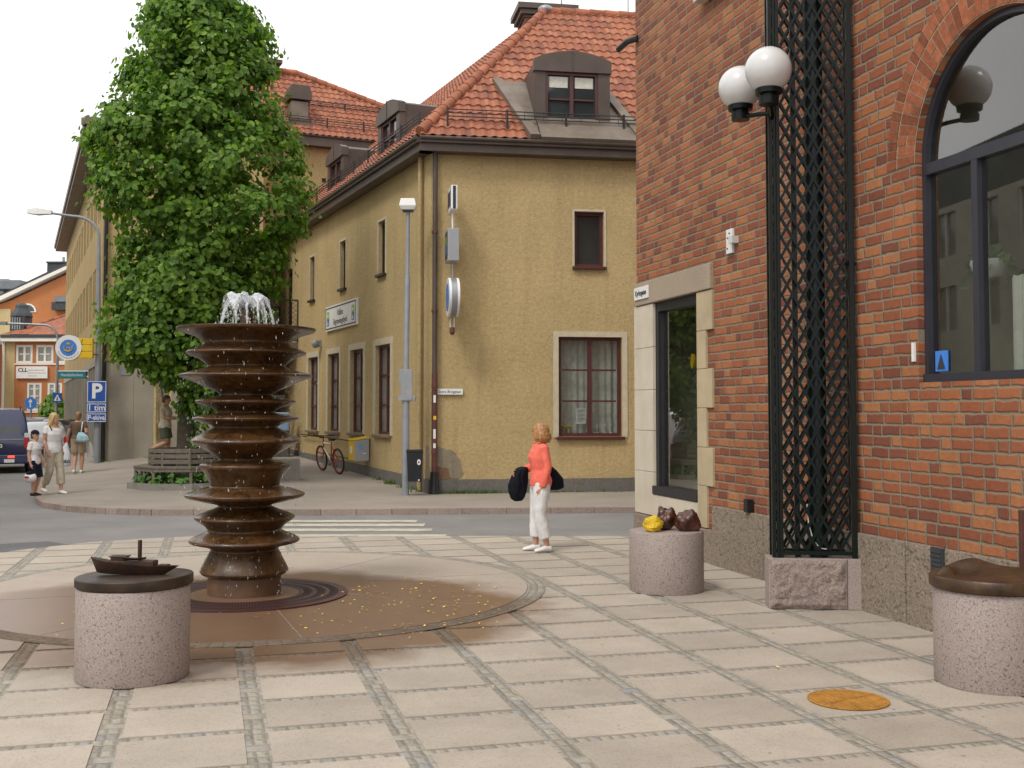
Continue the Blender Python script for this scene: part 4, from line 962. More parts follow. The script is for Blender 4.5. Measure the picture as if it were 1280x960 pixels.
mb = MB(); mb.prism([(c0[0] + .48 * math.cos(math.pi * k / 10), c0[1] + .06 + .46 * math.sin(math.pi * k / 10)) for k in range(11)], -.075, -.062); mb.build('pane', m_glassD, f)
mb = MB(); mb.box(X2(34), 3, z2(372), X2(60.5), 4.5, z2(321)); f = mb.build('chimney', m_slate, gh); mb = MB(); mb.box(X2(33.2), 2.9, z2(321), X2(61.2), 4.6, z2(319)); mb.box(X2(60.6), 3, z2(345), X2(75), 4.4, z2(336.5)); mb.build('chimney_cap', m_slate, f)
mb = MB(); mb.tube([(X2(51), 3.6, z2(319)), (X2(51), 3.6, z2(311.5))], .1, 8); mb.build('flue', m_alu, f)
mb = MB(); mb.tube([(X2(62.6), 2.8, z2(345)), (X2(62.6), 2.8, z2(317.5)), (X2(73), 2.8, z2(317.5))], .07, 6); mb.build('flue_hood', m_slate, f)
mb = MB(); mb.tube([(X2(79), 3, z2(340)), (X2(79), 3, z2(305))], .04, 5); mb.tube([(X2(66), 3, z2(310.5)), (X2(86), 3, z2(310.5))], .025, 5); mb.tube([(X2(77), 3, z2(319)), (X2(86), 3, z2(319))], .025, 5); mb.build('aerial', m_pole, gh)
rs = MB().box(X2(72), -.8, z2(378), X2(100), 3, z2(371)).build('roof_box', m_greyroof, gh); mb = MB(); mb.box(X2(67.5), -.7, z2(388), X2(100), 3, z2(378.3)); mb.build('roof_box_base', m_slate, rs)
gy = empty('grey_roofed_block', (-52, 105, 0), 0, label='distant block with a grey metal roof and dark attic windows at the left edge', cat='building')
X3 = lambda px: (px - 640) * 105 / 1400 + 52; z3 = lambda py: 1.8 + (514 - py) * 105 / 1400
mb = MB(); mb.box(X3(-80), 0, 0, X3(26), 10, z3(362)); mb.build('wall', m_slate, gy); mb = MB(); mb.box(X3(-80), -.6, z3(362), X3(26.5), 10, z3(350)); mb.box(X3(-80), -.2, z3(350), X3(9), 8, z3(348.3)); mb.build('roof', m_greyroof, gy, bevel=.1)
mb = MB()
for a in (-20, -6, 8): mb.box(X3(a), -.05, z3(370), X3(a + 8), -.003, z3(363)); 
mb.build('window', m_glassC, gy)
nh = MB().box(-36, 66, 0, -32.25, 78, 6.0).build('neighbour_house', m_orange); tag(nh, 'orange house wall cut by the left edge beyond the blue van', 'house')
MB().box(-36.2, 65.7, 6.003, -32.2, 78, 6.3).build('eaves', m_white, nh)

# building across the side street, outside the frame, that the arched window reflects
ob = empty('street_house', (-13.3, 12.2, 0), math.atan2(YD.y, YD.x), label='grey rendered block across the side street with rows of windows and a dark mansard', cat='building')
m_greyst = stucco('grey_render', (.52, .50, .43), bump=.1)
ow = [(1.2 + k * 2.6, 2.7 + k * 2.6, z, z + 1.5) for k in range(16) for z in (1.4, 4.5, 7.0)]
# local x = along the street, local -y = towards the street side
holes_wall(-2, 44, 0, 8.7, ow, .15).build('wall', m_greyst, ob)
mb = MB(); mb.box(-2, .14, .5, 44, .2, 9); mb.build('glazing', m_glassC, ob)
mb = MB()
for h in ow:
    for k in (0, 1, 2): mb.box(h[0] + .72 * k, .05, h[2], h[0] + .72 * k + .07, .13, h[3])
mb.build('window_bars', m_white, ob)
mb = MB(); mb.prism([(-2.2, 8.7), (44, 8.7), (43.5, 10.4), (-1.7, 10.4)], .1, 8); mb.build('roof', m_slate, ob)

# ------------------------------------------------------------------ fountain
ft = empty('fountain', (*FX, 0), 0, label='tall brown stacked disc fountain with water splashing from its top', cat='fountain')
prof = [(149, .30), (150, .50), (145, .655), (149, .668), (155, .645), (168, .50), (178, .435), (187, .418), (196, .455), (207, .555), (212, .576), (217, .56), (228, .46), (243, .39), (250, .378), (258, .46), (268, .60), (273, .638), (279, .625), (292, .50), (308, .38), (320, .275), (327, .255), (332, .30), (339, .45), (345, .48), (351, .455), (362, .33), (371, .285), (376, .30), (384, .46), (390, .51), (397, .48), (406, .36), (413, .315), (420, .34), (438, .47), (450, .523), (457, .51), (470, .42), (487, .31), (498, .258), (503, .27), (508, .37), (514, .43), (522, .435), (530, .41), (550, .365), (568, .335), (574, .34), (582, .46), (592, .56), (597, .576), (604, .55), (613, .42), (622, .28), (627, .255), (634, .30), (648, .43), (656, .48), (664, .465), (676, .40), (690, .355), (698, .39), (710, .49), (718, .527), (725, .51), (734, .38), (742, .325), (750, .335), (775, .38), (796, .418), (803, .42), (810, .39), (815, .34)]
PR = [(r, 1.8 - (y / 2.18 + 340 - 514) / 127.3 - .03) for y, r in prof]
# smooth the profile a little so that the rims are rounded
out = []
for i in range(len(PR) - 1):
    p0, p1, p2, p3 = PR[max(0, i - 1)], PR[i], PR[i + 1], PR[min(len(PR) - 1, i + 2)]
    for t in (0, .34, .67):
        q_ = [.5 * (2 * p1[k] + (p2[k] - p0[k]) * t + (2 * p0[k] - 5 * p1[k] + 4 * p2[k] - p3[k]) * t * t + (3 * p1[k] - p0[k] - 3 * p2[k] + p3[k]) * t ** 3) for k in (0, 1)]; out.append(tuple(q_))
out.append(PR[-1]); ztop = PR[1][1]
MB().lathe([(.001, ztop - .03), (.2, ztop - .03)] + out + [(.33, out[-1][1] - .01)], 96).build('column', m_bronze, ft, smooth=180)
MB().lathe([(.335, .385), (.352, .38), (.352, .03), (.352, .0)], 64).build('foot', m_fbase, ft, smooth=40)
MB().lathe([(.09, ztop - .04), (.075, ztop), (.085, ztop + .02), (.06, ztop + .04), (.08, ztop + .06), (.06, ztop + .085), (.075, ztop + .105), (.055, ztop + .13), (.07, ztop + .155), (.05, ztop + .18), (.055, ztop + .215), (.02, ztop + .23), (.005, ztop + .23)], 24).build('spout', m_bronze, ft, smooth=180)
mb = MB(); mb.lathe([(.53, .016), (.53, .028), (.34, .034), (.34, .016)], 64); mb.build('foot_ring', m_disc, ft, smooth=40)
mb = MB(); mb.lathe([(1.0, .016), (1.0, .030), (.535, .030), (.535, .016)], 96); gr = mb.build('drain_grate', m_grate, ft, smooth=30)
mb = MB()
for r0, r1 in ((.575, .66), (.70, .785), (.825, .91)):
    n = int(r0 * 2 * math.pi / .024)
    for k in range(n):
        m_ = Matrix.Rotation(2 * math.pi * k / n, 4, 'Z') @ Matrix.Rotation(.0, 4, 'Z'); mb.poly([m_ @ Vector(p) for p in ((r0, -.005, .0312), (r1, -.005, .0312), (r1, .005, .0312), (r0, .005, .0312))])
mb.build('slots', m_blackhole, gr)
# water: plume, falling drops
rr = random.Random(21); mb = MB()
for k in range(13):
    a = 2 * math.pi * k / 13 + rr.uniform(-.15, .15); R_ = rr.uniform(.23, .30); pk = rr.uniform(.27, .36)
    P = []; rad = []
    for i in range(12):
        t = i / 11; r = R_ * t ** .8; z = .24 + (pk - .24) * math.sin(min(1, t * 1.9) * math.pi / 2) - (.0 if t < .5 else (t - .5) ** 2 * 4 * pk)
        aa = a + rr.uniform(-.05, .05); P.append((r * math.cos(aa), r * math.sin(aa), ztop + z + rr.uniform(-.008, .008))); rad.append((.03 * (1 - t) + .005) * rr.uniform(.75, 1.3))
    mb.tube(P, rad, 7)
nA, nB = 36, 7; G_ = []
for j in range(nB):
    t = j / (nB - 1); row = []
    for i in range(nA):
        a = 2 * math.pi * i / nA; lob = .5 + .5 * math.sin(a * 6 + 1.0) ; r = (.03 + .19 * t) * (1 + .10 * math.sin(a * 5 + t * 3)); z = .27 + .085 * math.sin(t * 2.6) + .03 * math.sin(a * 7) * t - .10 * t ** 3 * lob
        row.append(Vector((r * math.cos(a), r * math.sin(a), ztop + z)))
    G_.append(row)
mb.rings(G_, cap=False)
for k in range(420):
    a = rr.uniform(0, 6.283); t = rr.random(); r = .15 + .13 * t + rr.gauss(0, .025); z = ztop + max(-.0, .30 * (1 - t ** 1.6) + rr.gauss(0, .04)); s = rr.uniform(.003, .008)
    mb.ico((r * math.cos(a), r * math.sin(a), z), s, 1, (1, 1, rr.uniform(1, 2.6)))
for k in range(650):
    a = rr.uniform(0, 6.283); z = rr.uniform(.05, ztop); rs_ = [r for r, zz_ in out if abs(zz_ - z) < .09]; r = (max(rs_) if rs_ else .4) + rr.uniform(-.06, .05); s = rr.uniform(.0018, .0042)
    mb.ico((r * math.cos(a), r * math.sin(a), z), s, 1, (1, 1, rr.uniform(2, 6)))
for k in range(260):
    a = rr.uniform(0, 6.283); r = rr.uniform(.2, .66); i = rr.randrange(len(out)); r, z = out[i]; s = rr.uniform(.003, .007)
    mb.ico((r * math.cos(a), r * math.sin(a), z + .004), s, 1, (1.6, 1.6, .5))
o = mb.build('fountain_water', m_water, smooth=180, loc=(*FX, 0)); tag(o, 'clear water splashing from the fountain top and dripping down its discs', 'water', kind='stuff')

# ------------------------------------------------------------------ granite drums and the bronzes on them
def drum(x, y, h, label, seed):
    mb = MB(); mb.lathe([(.001, 0), (.366, 0), (.372, .012), (.372, h - .015), (.366, h - .004), (.35, h), (.001, h)], 72)
    return tag(mb.build('granite_drum', m_gran, smooth=35, loc=(x, y, .006), rot=seed), label, 'plinth', 'pink granite drums on the plaza')
drum(-2.575, 7.685, .615, 'pink granite drum carrying the bronze boat at left', .3); drum(1.553, 11.34, .60, 'pink granite drum carrying three rough lumps beside the shop window', 1.1); drum(3.19, 7.50, .625, 'pink granite drum carrying the brown relief slab at the right edge', 2.0)
bs = empty('boat_sculpture', (-2.575, 7.685, .621), 0, label='dark cast bronze model of a steamboat on an oval slab', cat='sculpture')
sp = [(.385 * math.cos(t) * (1 + .02 * math.sin(3 * t)), .385 * math.sin(t) * (1 + .03 * math.cos(2 * t))) for t in [2 * math.pi * k / 56 for k in range(56)]]
mb = MB(); mb.rings([[(x * .985, y * .985, .003) for x, y in sp], [(x, y, .012) for x, y in sp], [(x, y, .060 + .012 * x) for x, y in sp], [(x * .985, y * .985, .066 + .016 * x) for x, y in sp]]); mb.build('slab', m_castS, bs, smooth=40)
bh = empty('x', (0, 0, 0)); bpy.data.objects.remove(bh)
hullS = []
for k in range(13):
    t = k / 12; x = -.30 + .60 * t; b_ = .055 * (math.sin(min(1, (t + .12) * 1.9) * math.pi / 2)) * (1 - max(0, (t - .72) / .28) ** 1.6 * .97); zt = .175 + .05 * (1 - t) ** 2.2 + .004 * t; zb = .09 + .03 * max(0, (t - .8) / .2) ** 1.5 * 1.4 + (.02 * max(0, (.12 - t) / .12))
    xs = x + (.0 if t < .9 else .02)
    hullS.append([(xs, -b_, zt), (xs, -b_ * .72, (zt + zb) / 2), (xs - .0, -b_ * .3, zb), (xs, b_ * .3, zb), (xs, b_ * .72, (zt + zb) / 2), (xs, b_, zt)])
BR = R(-6); BZ = lambda z: .062 + (z - .09) * .72
hullS = []
for k in range(17):
    t = k / 16; xt = -.31 + .63 * t; xb = -.265 + .475 * t; b_ = .052 * math.sin(math.pi * min(1, t * .93 + .07)) ** .55 * (1 if t < .97 else .5) + .001
    zt = .128 + .055 * (1 - t) ** 2.6 + .006 * t ** 4; zb = .068 + .012 * (1 - t) ** 6
    if k in (0, 16): b_ = .002
    hullS.append([(xt, -b_, zt), ((xt + xb) / 2, -b_ * .8, (zt + zb) / 2), (xb, -b_ * .35, zb), (xb, b_ * .35, zb), ((xt + xb) / 2, b_ * .8, (zt + zb) / 2), (xt, b_, zt)])
MB().rings(hullS).build('hull', m_cast, bs, rot=BR, smooth=30)
mb = MB(); mb.box(-.165, -.042, BZ(.175), .155, .042, BZ(.235)); mb.build('deckhouse', m_cast, bs, rot=BR, bevel=.008)
mb = MB(); mb.box(-.155, -.033, BZ(.236), -.05, .033, BZ(.262)); mb.box(-.165, -.04, BZ(.263), -.04, .04, BZ(.274)); mb.build('wheelhouse', m_cast, bs, rot=BR, bevel=.004)
db = []
for k in range(9):
    t = k / 8; x = -.075 + .18 * t; b_ = .025 * math.sin(math.pi * (t * .9 + .05)); zt = .262 + .012 * (2 * t - 1) ** 2; db.append([(x, -.045 - b_, zt), (x, -.045 - b_ * .5, .242 + .012 * (2 * t - 1) ** 2), (x, -.045 + b_ * .5, .242 + .012 * (2 * t - 1) ** 2), (x, -.045 + b_, zt)])
MB().rings([[(x, y, BZ(z)) for x, y, z in r] for r in db]).build('dinghy', m_cast, bs, rot=BR)
mb = MB(); mb.tube([(.035, .01, BZ(.23)), (.035, .01, .30)], .014, 12); mb.build('funnel', m_cast, bs, rot=BR, smooth=40)
mb = MB(); mb.box(.175, -.03, BZ(.178), .245, .03, BZ(.198)); mb.build('hatch', m_cast, bs, rot=BR, bevel=.003)
def lump(name, loc, dims, seed, mat, label, amp=.28, sub=4, fr=2.2, rot=0., facet=0):
    bm = bmesh.new(); bmesh.ops.create_icosphere(bm, subdivisions=sub, radius=1)
    for v in bm.verts:
        n = v.co.normalized(); d = mnoise.noise(n * fr + Vector((seed, seed * 1.7, 0))) * amp + mnoise.noise(n * fr * 2.3 + Vector((0, seed, 3))) * amp * .5
        v.co = n * (1 + d); v.co.z = max(v.co.z, -.8)
    if facet: bmesh.ops.dissolve_limit(bm, angle_limit=R(facet), verts=bm.verts, edges=bm.edges)
    for v in bm.verts: v.co = Vector((v.co.x * dims[0], v.co.y * dims[1], (v.co.z + .8) * dims[2]))
    me = bpy.data.meshes.new(name); bm.to_mesh(me); bm.free()
    if not facet: me.polygons.foreach_set('use_smooth', [True] * len(me.polygons))
    return tag(link(name, me, mat, None, loc, (0, 0, rot)), label, 'sculpture')
m_lump = M('glazed_dark_brown_ore', (.035, .012, .010), .3, .4, 12, .3, 18, col2=(.10, .03, .016), spec=.6)
m_ylump = M('yellow_painted_stone', (.60, .40, .01), .65, .12, 8, .3, 40)
lump('yellow_stone', (1.40, 11.20, .607), (.095, .085, .085), 3, m_ylump, 'bright yellow faceted stone on the granite drum', .35, 3, 1.4, .4, 16)
l1 = lump('brown_lump', (1.56, 11.36, .607), (.105, .09, .125), 9.3, m_lump, 'dark brown glazed lump in the middle of the granite drum', .42, 4, 1.25, .8)
l2 = lump('brown_lump', (1.755, 11.24, .607), (.125, .10, .115), 5.1, m_lump, 'dark brown glazed lump at the right edge of the granite drum', .36, 4, 1.3, .1)
rl_ = empty('relief_sculpture', (3.19, 7.50, .632), 0, label='brown cast slab with a low relief and a post at the right edge', cat='sculpture')
mb = MB(); sp = [(.395 * math.cos(t), .395 * math.sin(t) * (1 + .02 * math.cos(3 * t))) for t in [2 * math.pi * k / 56 for k in range(56)]]
mb.rings([[(x * .985, y * .985, .003) for x, y in sp], [(x, y, .012) for x, y in sp], [(x, y, .07) for x, y in sp], [(x * .98, y * .98, .082) for x, y in sp]]); mb.build('slab', m_castB, rl_, smooth=40)
V = []; F = []; n = 44
for i in range(n + 1):
    for j in range(n + 1):
        x, y = -.385 + .77 * i / n, -.385 + .77 * j / n; rr_ = math.hypot(x, y); e = max(0, 1 - (rr_ / .38) ** 4)
        h = .085 * math.exp(-(((x + .05) / .15) ** 2 + ((y - .2) / .10) ** 2)) + .04 * math.exp(-(((x - .2) / .18) ** 2 + ((y - .05) / .12) ** 2)) - .04 * math.exp(-(((x + .20) / .05) ** 2 + ((y + .0) / .05) ** 2)) + .045 * math.exp(-(((x + .27) / .05) ** 2 + ((y - .06) / .09) ** 2)) + .012 * mnoise.noise(Vector((x * 9, y * 9, 1)))
        V.append((x, y, .06 + (.024 + h) * (1 if e > 0 else 0) * min(1, e * 3)))
for i in range(n):
    for j in range(n):
        if all(math.hypot(*V[a][:2]) < .386 for a in (i * (n + 1) + j, (i + 1) * (n + 1) + j + 1, i * (n + 1) + j + 1, (i + 1) * (n + 1) + j)): F.append((i * (n + 1) + j, (i + 1) * (n + 1) + j, (i + 1) * (n + 1) + j + 1, i * (n + 1) + j + 1))
raw('relief', V, F, m_castB, rl_, True)
mb = MB(); mb.box(.245, .10, .06, .285, .14, .50); mb.build('post', m_pipeR, rl_, bevel=.004)
# rusty round cover in its own slab
c = BC + BA * MAN[0] + BD * MAN[1]
mc_ = MB().lathe([(.001, .0), (.245, .0), (.247, .006), (.24, .008), (.235, .004), (.001, .004)], 56).build('manhole_cover', m_rust, smooth=30, loc=(c.x, c.y, .0085), rot=BROT); tag(mc_, 'round orange rusted cover set in a paving slab', 'manhole cover')
mb = MB()
for k in range(-5, 6):
    x = k * .042; L = math.sqrt(max(0, .225 ** 2 - x * x)); 
    mb.box(x - .006, -L, .004, x + .006, L, .0075)
for k in range(6): a = k * math.pi / 3; mb.box(.03, -.006, .0041, .225, .006, .0082, Matrix.Rotation(a + .3, 4, 'Z'))
mb.build('cover_ribs', m_rust, mc_)

# ------------------------------------------------------------------ lattice lamp column
lc = empty('lattice_lamp_column', (2.339, 10.259, 0), R(-5.4), label='dark green lattice column on a granite block with twin white globe lamps', cat='lamp post')
mb = MB(); mb.box(.70, .0, .005, .87, .30, .462); mb.box(.0, .012, .005, .697, .30, .462); mb.build('base', m_gran, lc, bevel=.008)
V = []; F = []; nx, nz = 50, 34
for i in range(nx + 1):
    for j in range(nz + 1):
        x, z = .012 + .676 * i / nx, .012 + .44 * j / nz; ed = min(1, min(i, nx - i, j, nz - j) / 3)
        V.append((x, .008 - ed * (.022 + .028 * mnoise.noise(Vector((x * 9, z * 9, 4))) + .014 * mnoise.noise(Vector((x * 26, z * 26, 1)))), z))
for i in range(nx):
    for j in range(nz): a = i * (nz + 1) + j; F.append((a, a + nz + 1, a + nz + 2, a + 1))
raw('split_face', V, F, m_granR, lc, True)
ZT = 7.8; y0, y1 = .05, .27
mb = MB()
mb.box(.04, y0, .465, .075, y1 - .16, ZT); mb.build('corner_post', m_green, lc, bevel=.004)
mb = MB(); mb.box(.08, y0 - .012, .465, .102, y0 + .03, ZT); mb.build('corner_post', m_green, lc, bevel=.003)
mb = MB(); mb.box(.107, y0, .465, .14, y0 + .03, ZT); mb.build('corner_post', m_green, lc, bevel=.003)
mb = MB(); mb.box(.755, y0 - .012, .465, .80, y0 + .04, ZT); mb.build('corner_post', m_green, lc, bevel=.004)
mb = MB(); mb.box(.04, y1 - .03, .465, .075, y1, ZT); mb.build('corner_post', m_green, lc); mb = MB(); mb.box(.765, y1 - .03, .465, .80, y1, ZT); mb.build('corner_post', m_green, lc)
def lattice(x0, x1, z0, z1, fn, dx=.102, dz=.18, w=.0175, t=.006):
    mb = MB(); sl = dz / dx; H_ = z1 - z0; W_ = x1 - x0; nl = int((W_ * sl + H_) / dz) + 2; L = math.hypot(1, sl); nx_, nz_ = sl / L * w, 1 / L * w
    for sgn in (1, -1):
        for k in range(nl + 1):
            c = -W_ * sl + k * dz            # z = z0 + c + sl*u (u from the left or from the right)
            u0 = max(0, -c / sl); u1 = min(W_, (H_ - c) / sl)
            if u1 - u0 < .01: continue
            P = [(u0, c + sl * u0), (u1, c + sl * u1)]
            Q = [(P[0][0] + nx_, P[0][1] - nz_), (P[1][0] + nx_, P[1][1] - nz_), (P[1][0] - nx_, P[1][1] + nz_), (P[0][0] - nx_, P[0][1] + nz_)]
            Q = [(x0 + min(W_, max(0, a)) if sgn > 0 else x1 - min(W_, max(0, a)), z0 + min(H_, max(0, b))) for a, b in Q]
            off = 0 if sgn > 0 else t + .0005
            mb.rings([[fn(a, off, b) for a, b in Q], [fn(a, off + t, b) for a, b in Q]])
    return mb
lattice(.142, .753, .53, ZT, lambda a, o, b: Vector((a, y0 + .008 + o, b))).build('lattice_panel', m_green, lc)
lattice(.078, .763, .53, ZT, lambda a, o, b: Vector((a, y1 - .025 + o, b))).build('lattice_panel', m_green, lc)
lattice(y0 + .065, y1 - .032, .53, ZT, lambda a, o, b: Vector((.05 + o, a, b)), .07).build('lattice_panel', m_green, lc)
mb = MB(); mb.box(.142, y0 + .0, .49, .753, y0 + .03, .525); mb.box(.078, y1 - .03, .49, .763, y1, .525); mb.build('bottom_rail', m_green, lc)
mb = MB(); mb.tube([(.47, .165, .463), (.47, .165, ZT)], .085, 14); mb.build('inner_pipe', m_green, lc, smooth=50)
mb = MB(); mb.box(.255, .12, .463, .30, .165, ZT); mb.build('inner_strut', m_green, lc)
mb = MB(); mb.tube([(.36, .10, .95), (.37, .09, .78), (.41, .09, .62), (.47, .085, .55), (.54, .085, .54)], .006, 6); mb.build('white_cable', m_white, lc, smooth=60)
inv = Matrix.Translation((2.339, 10.259, 0)) @ Matrix.Rotation(R(-5.4), 4, 'Z'); inv = inv.inverted()
for wp in ((2.30, 9.93, 4.86), (2.19, 10.62, 4.90)):
    p = inv @ Vector(wp); g = MB().sphere((p.x, p.y, p.z), .207, 40, 28).build('globe_lamp', m_globe, lc, smooth=180)
    mb = MB(); mb.lathe([(.001, p.z - .315), (.085, p.z - .315), (.088, p.z - .255), (.075, p.z - .25), (.075, p.z - .225), (.115, p.z - .22), (.12, p.z - .175), (.10, p.z - .165), (.001, p.z - .165)], 32, (p.x, p.y)); mb.build('collar', m_green, g, smooth=35)
    mb = MB(); mb.tube([(p.x, p.y, p.z - .29), (p.x * .5 + .045, p.y * .5 + .03, p.z - .30), (.08, .07, p.z - .33)], .022, 8); mb.build('lamp_arm', m_green, g, smooth=50)

# ------------------------------------------------------------------ street lamps
def headbox(parent, x, y, z, w, d, h): 
    mb = MB(); mb.rings([[(x - w * .38, y - d * .38, z), (x + w * .38, y - d * .38, z), (x + w * .38, y + d * .38, z), (x - w * .38, y + d * .38, z)], [(x - w / 2, y - d / 2, z + h * .35), (x + w / 2, y - d / 2, z + h * .35), (x + w / 2, y + d / 2, z + h * .35), (x - w / 2, y + d / 2, z + h * .35)], [(x - w * .4, y - d * .4, z + h), (x + w * .4, y - d * .4, z + h), (x + w * .4, y + d * .4, z + h), (x - w * .4, y + d * .4, z + h)]])
    return mb
sl1 = empty('street_lamp', (-2.22, 23.45, gz(-2.22, 23.45)), 0, label='slim grey lamp post with a small white box head at the ochre building corner', cat='street lamp')
mb = MB(); mb.tube([(0, 0, 0), (0, 0, 2.45), (0, 0, 2.5), (.02, 0, 4.55), (.02, 0, 4.6), (.03, 0, 6.05)], [.075, .075, .06, .058, .042, .04], 12); mb.build('pole', m_pole, sl1, smooth=50)
headbox(sl1, .03, 0, 5.98, .36, .30, .24).build('lamp_head', m_signW, sl1, bevel=.012); mb = MB(); mb.box(-.08, -.09, 5.95, .14, .09, 5.979); mb.build('lamp_lens', m_iron, sl1)
mb = MB(); mb.box(-.10, -.10, 1.98, .14, -.07, 2.62); mb.box(-.16, -.08, 1.96, .20, .1, 2.06); mb.box(-.14, -.05, 2.3, -.09, .2, 2.62); mb.build('bracket', m_alu, sl1, bevel=.006)
tb = empty('litter_bin', (-2.02, 23.30, .35), R(6), label='black litter bin with a white round sticker hung on the lamp post', cat='litter bin')
mb = MB(); mb.rings([[(-.135, -.13, 0), (.135, -.13, 0), (.135, .13, 0), (-.135, .13, 0)], [(-.165, -.15, .60), (.165, -.15, .60), (.165, .15, .60), (-.165, .15, .60)]]); mb.build('body', m_binB, tb, bevel=.012)
mb = MB(); mb.box(-.172, -.157, .605, .172, .157, .655); mb.build('rim', m_binB, tb, bevel=.01)
mb = MB(); mb.prism([(.085 + .038 * math.cos(t), .40 + .06 * math.sin(t)) for t in [2 * math.pi * k / 20 for k in range(20)]], -.152, -.147); o = mb.build('sticker', m_signW, tb); mb = MB(); mb.prism([(.085 + .015 * math.cos(t), .40 + .025 * math.sin(t)) for t in [2 * math.pi * k / 12 for k in range(12)]], -.155, -.1525); mb.build('sticker_mark', m_slate, o)
mb = MB(); mb.box(.07, -.141, .02, .10, -.13, .045); mb.build('lock', m_signW, tb)
sl2 = empty('street_lamp', (-12.60, 34.1, .05), 0, label='grey street lamp with a long curved arm reaching left over the side street', cat='street lamp')
mb = MB(); P = [(0, 0, 0), (0, 0, 1.2), (-.02, 0, 4), (-.05, 0, 6.5)] + [(-.85 + .8 * math.cos(t), 0, 7.1 + .62 * math.sin(t)) for t in [math.pi / 2 * k / 8 for k in range(9)]] + [(-1.55, 0, 7.82)]
mb.tube(P, [.10, .10, .075, .06] + [.045] * 9 + [.035], 10); mb.build('pole', m_pole, sl2, smooth=60)
mb = MB(); mb.rings([[(-2.25, -.09, 7.80), (-2.25, .09, 7.80), (-2.22, .08, 7.94), (-2.22, -.08, 7.94)], [(-1.95, -.14, 7.76), (-1.95, .14, 7.76), (-1.95, .11, 7.97), (-1.95, -.11, 7.97)], [(-1.5, -.07, 7.78), (-1.5, .07, 7.78), (-1.5, .06, 7.9), (-1.5, -.06, 7.9)]]); mb.build('lamp_head', m_signW, sl2, bevel=.01)
sl3 = empty('street_lamp', (-22.35, 55, 0), 0, label='distant thin grey lamp post with a crossing sign before the orange house', cat='street lamp')
mb = MB(); mb.tube([(0, 0, -.05), (0, 0, 5.2)] + [(-.7 + .7 * math.cos(t), 0, 5.3 + .75 * math.sin(t)) for t in [math.pi / 2 * k / 6 for k in range(7)]] + [(-2.6, 0, 6.12)], [.09, .07] + [.055] * 8, 8); mb.build('pole', m_alu, sl3, smooth=60); mb = MB(); mb.box(-3.1, -.12, 6.05, -2.5, .12, 6.2); mb.build('lamp_head', m_alu, sl3)
cs = empty('crossing_sign', (-22.25, 54.85, 2.25), 0, label='small square blue pedestrian crossing sign with a white triangle', cat='road sign')
MB().box(-.22, -.02, 0, .22, .02, .44).build('plate', m_signB, cs); mb = MB(); mb.prism([(-.17, .06), (.17, .06), (0, .38)], -.026, -.021); f = mb.build('triangle', m_signW, cs); mb = MB(); mb.prism([(-.03, .26), (.03, .26), (.02, .18), (.06, .08), (.02, .08), (0, .14), (-.02, .08), (-.06, .08), (-.02, .18)], -.03, -.027); mb.build('walker', m_textK, f)
rs = empty('direction_sign', (-21.45, 50, 0), 0, label='round blue sign with a white upward arrow beyond the blue van', cat='road sign')
mb = MB(); mb.tube([(0, 0, -.05), (0, 0, 2.0)], .035, 8); mb.build('post', m_alu, rs); mb = MB(); mb.prism([(.27 * math.cos(t), 2.15 + .27 * math.sin(t)) for t in [2 * math.pi * k / 28 for k in range(28)]], -.08, -.05); f = mb.build('disc', m_signL, rs); mb = MB(); mb.prism([(-.03, 1.97), (.03, 1.97), (.03, 2.2), (.1, 2.2), (0, 2.36), (-.1, 2.2), (-.03, 2.2)], -.087, -.082); mb.build('arrow', m_signW, f)
# parking sign on the curved-arm lamp post
pk = empty('parking_sign', (-12.57, 33.95, 0), R(4), label='blue parking sign of three plates on the grey lamp post', cat='road sign')
for z0, z1, tx, sz, xs in ((2.06, 2.72, 'P', .62, 1.0), (1.76, 2.04, '1 tim', .25, 1.0), (1.47, 1.74, 'P-skiva', .20, .9)):
    f = MB().box(-.29, -.05, z0, .29, -.02, z1).build('plate', m_signB, pk, bevel=.006)
    mb = MB(); w = .018; a, b, c, d = -.278, .278, z0 + .012, z1 - .012
    mb.box(a, -.055, c, b, -.0505, c + w); mb.box(a, -.055, d - w, b, -.0505, d); mb.box(a, -.055, c + w, a + w, -.0505, d - w); mb.box(b - w, -.055, c + w, b, -.0505, d - w); mb.build('border', m_signW, f)
    text(tx, sz, m_signW, f, (0, -.0525, (z0 + z1) / 2), xs=xs, bold=.003 if tx != 'P' else .02)
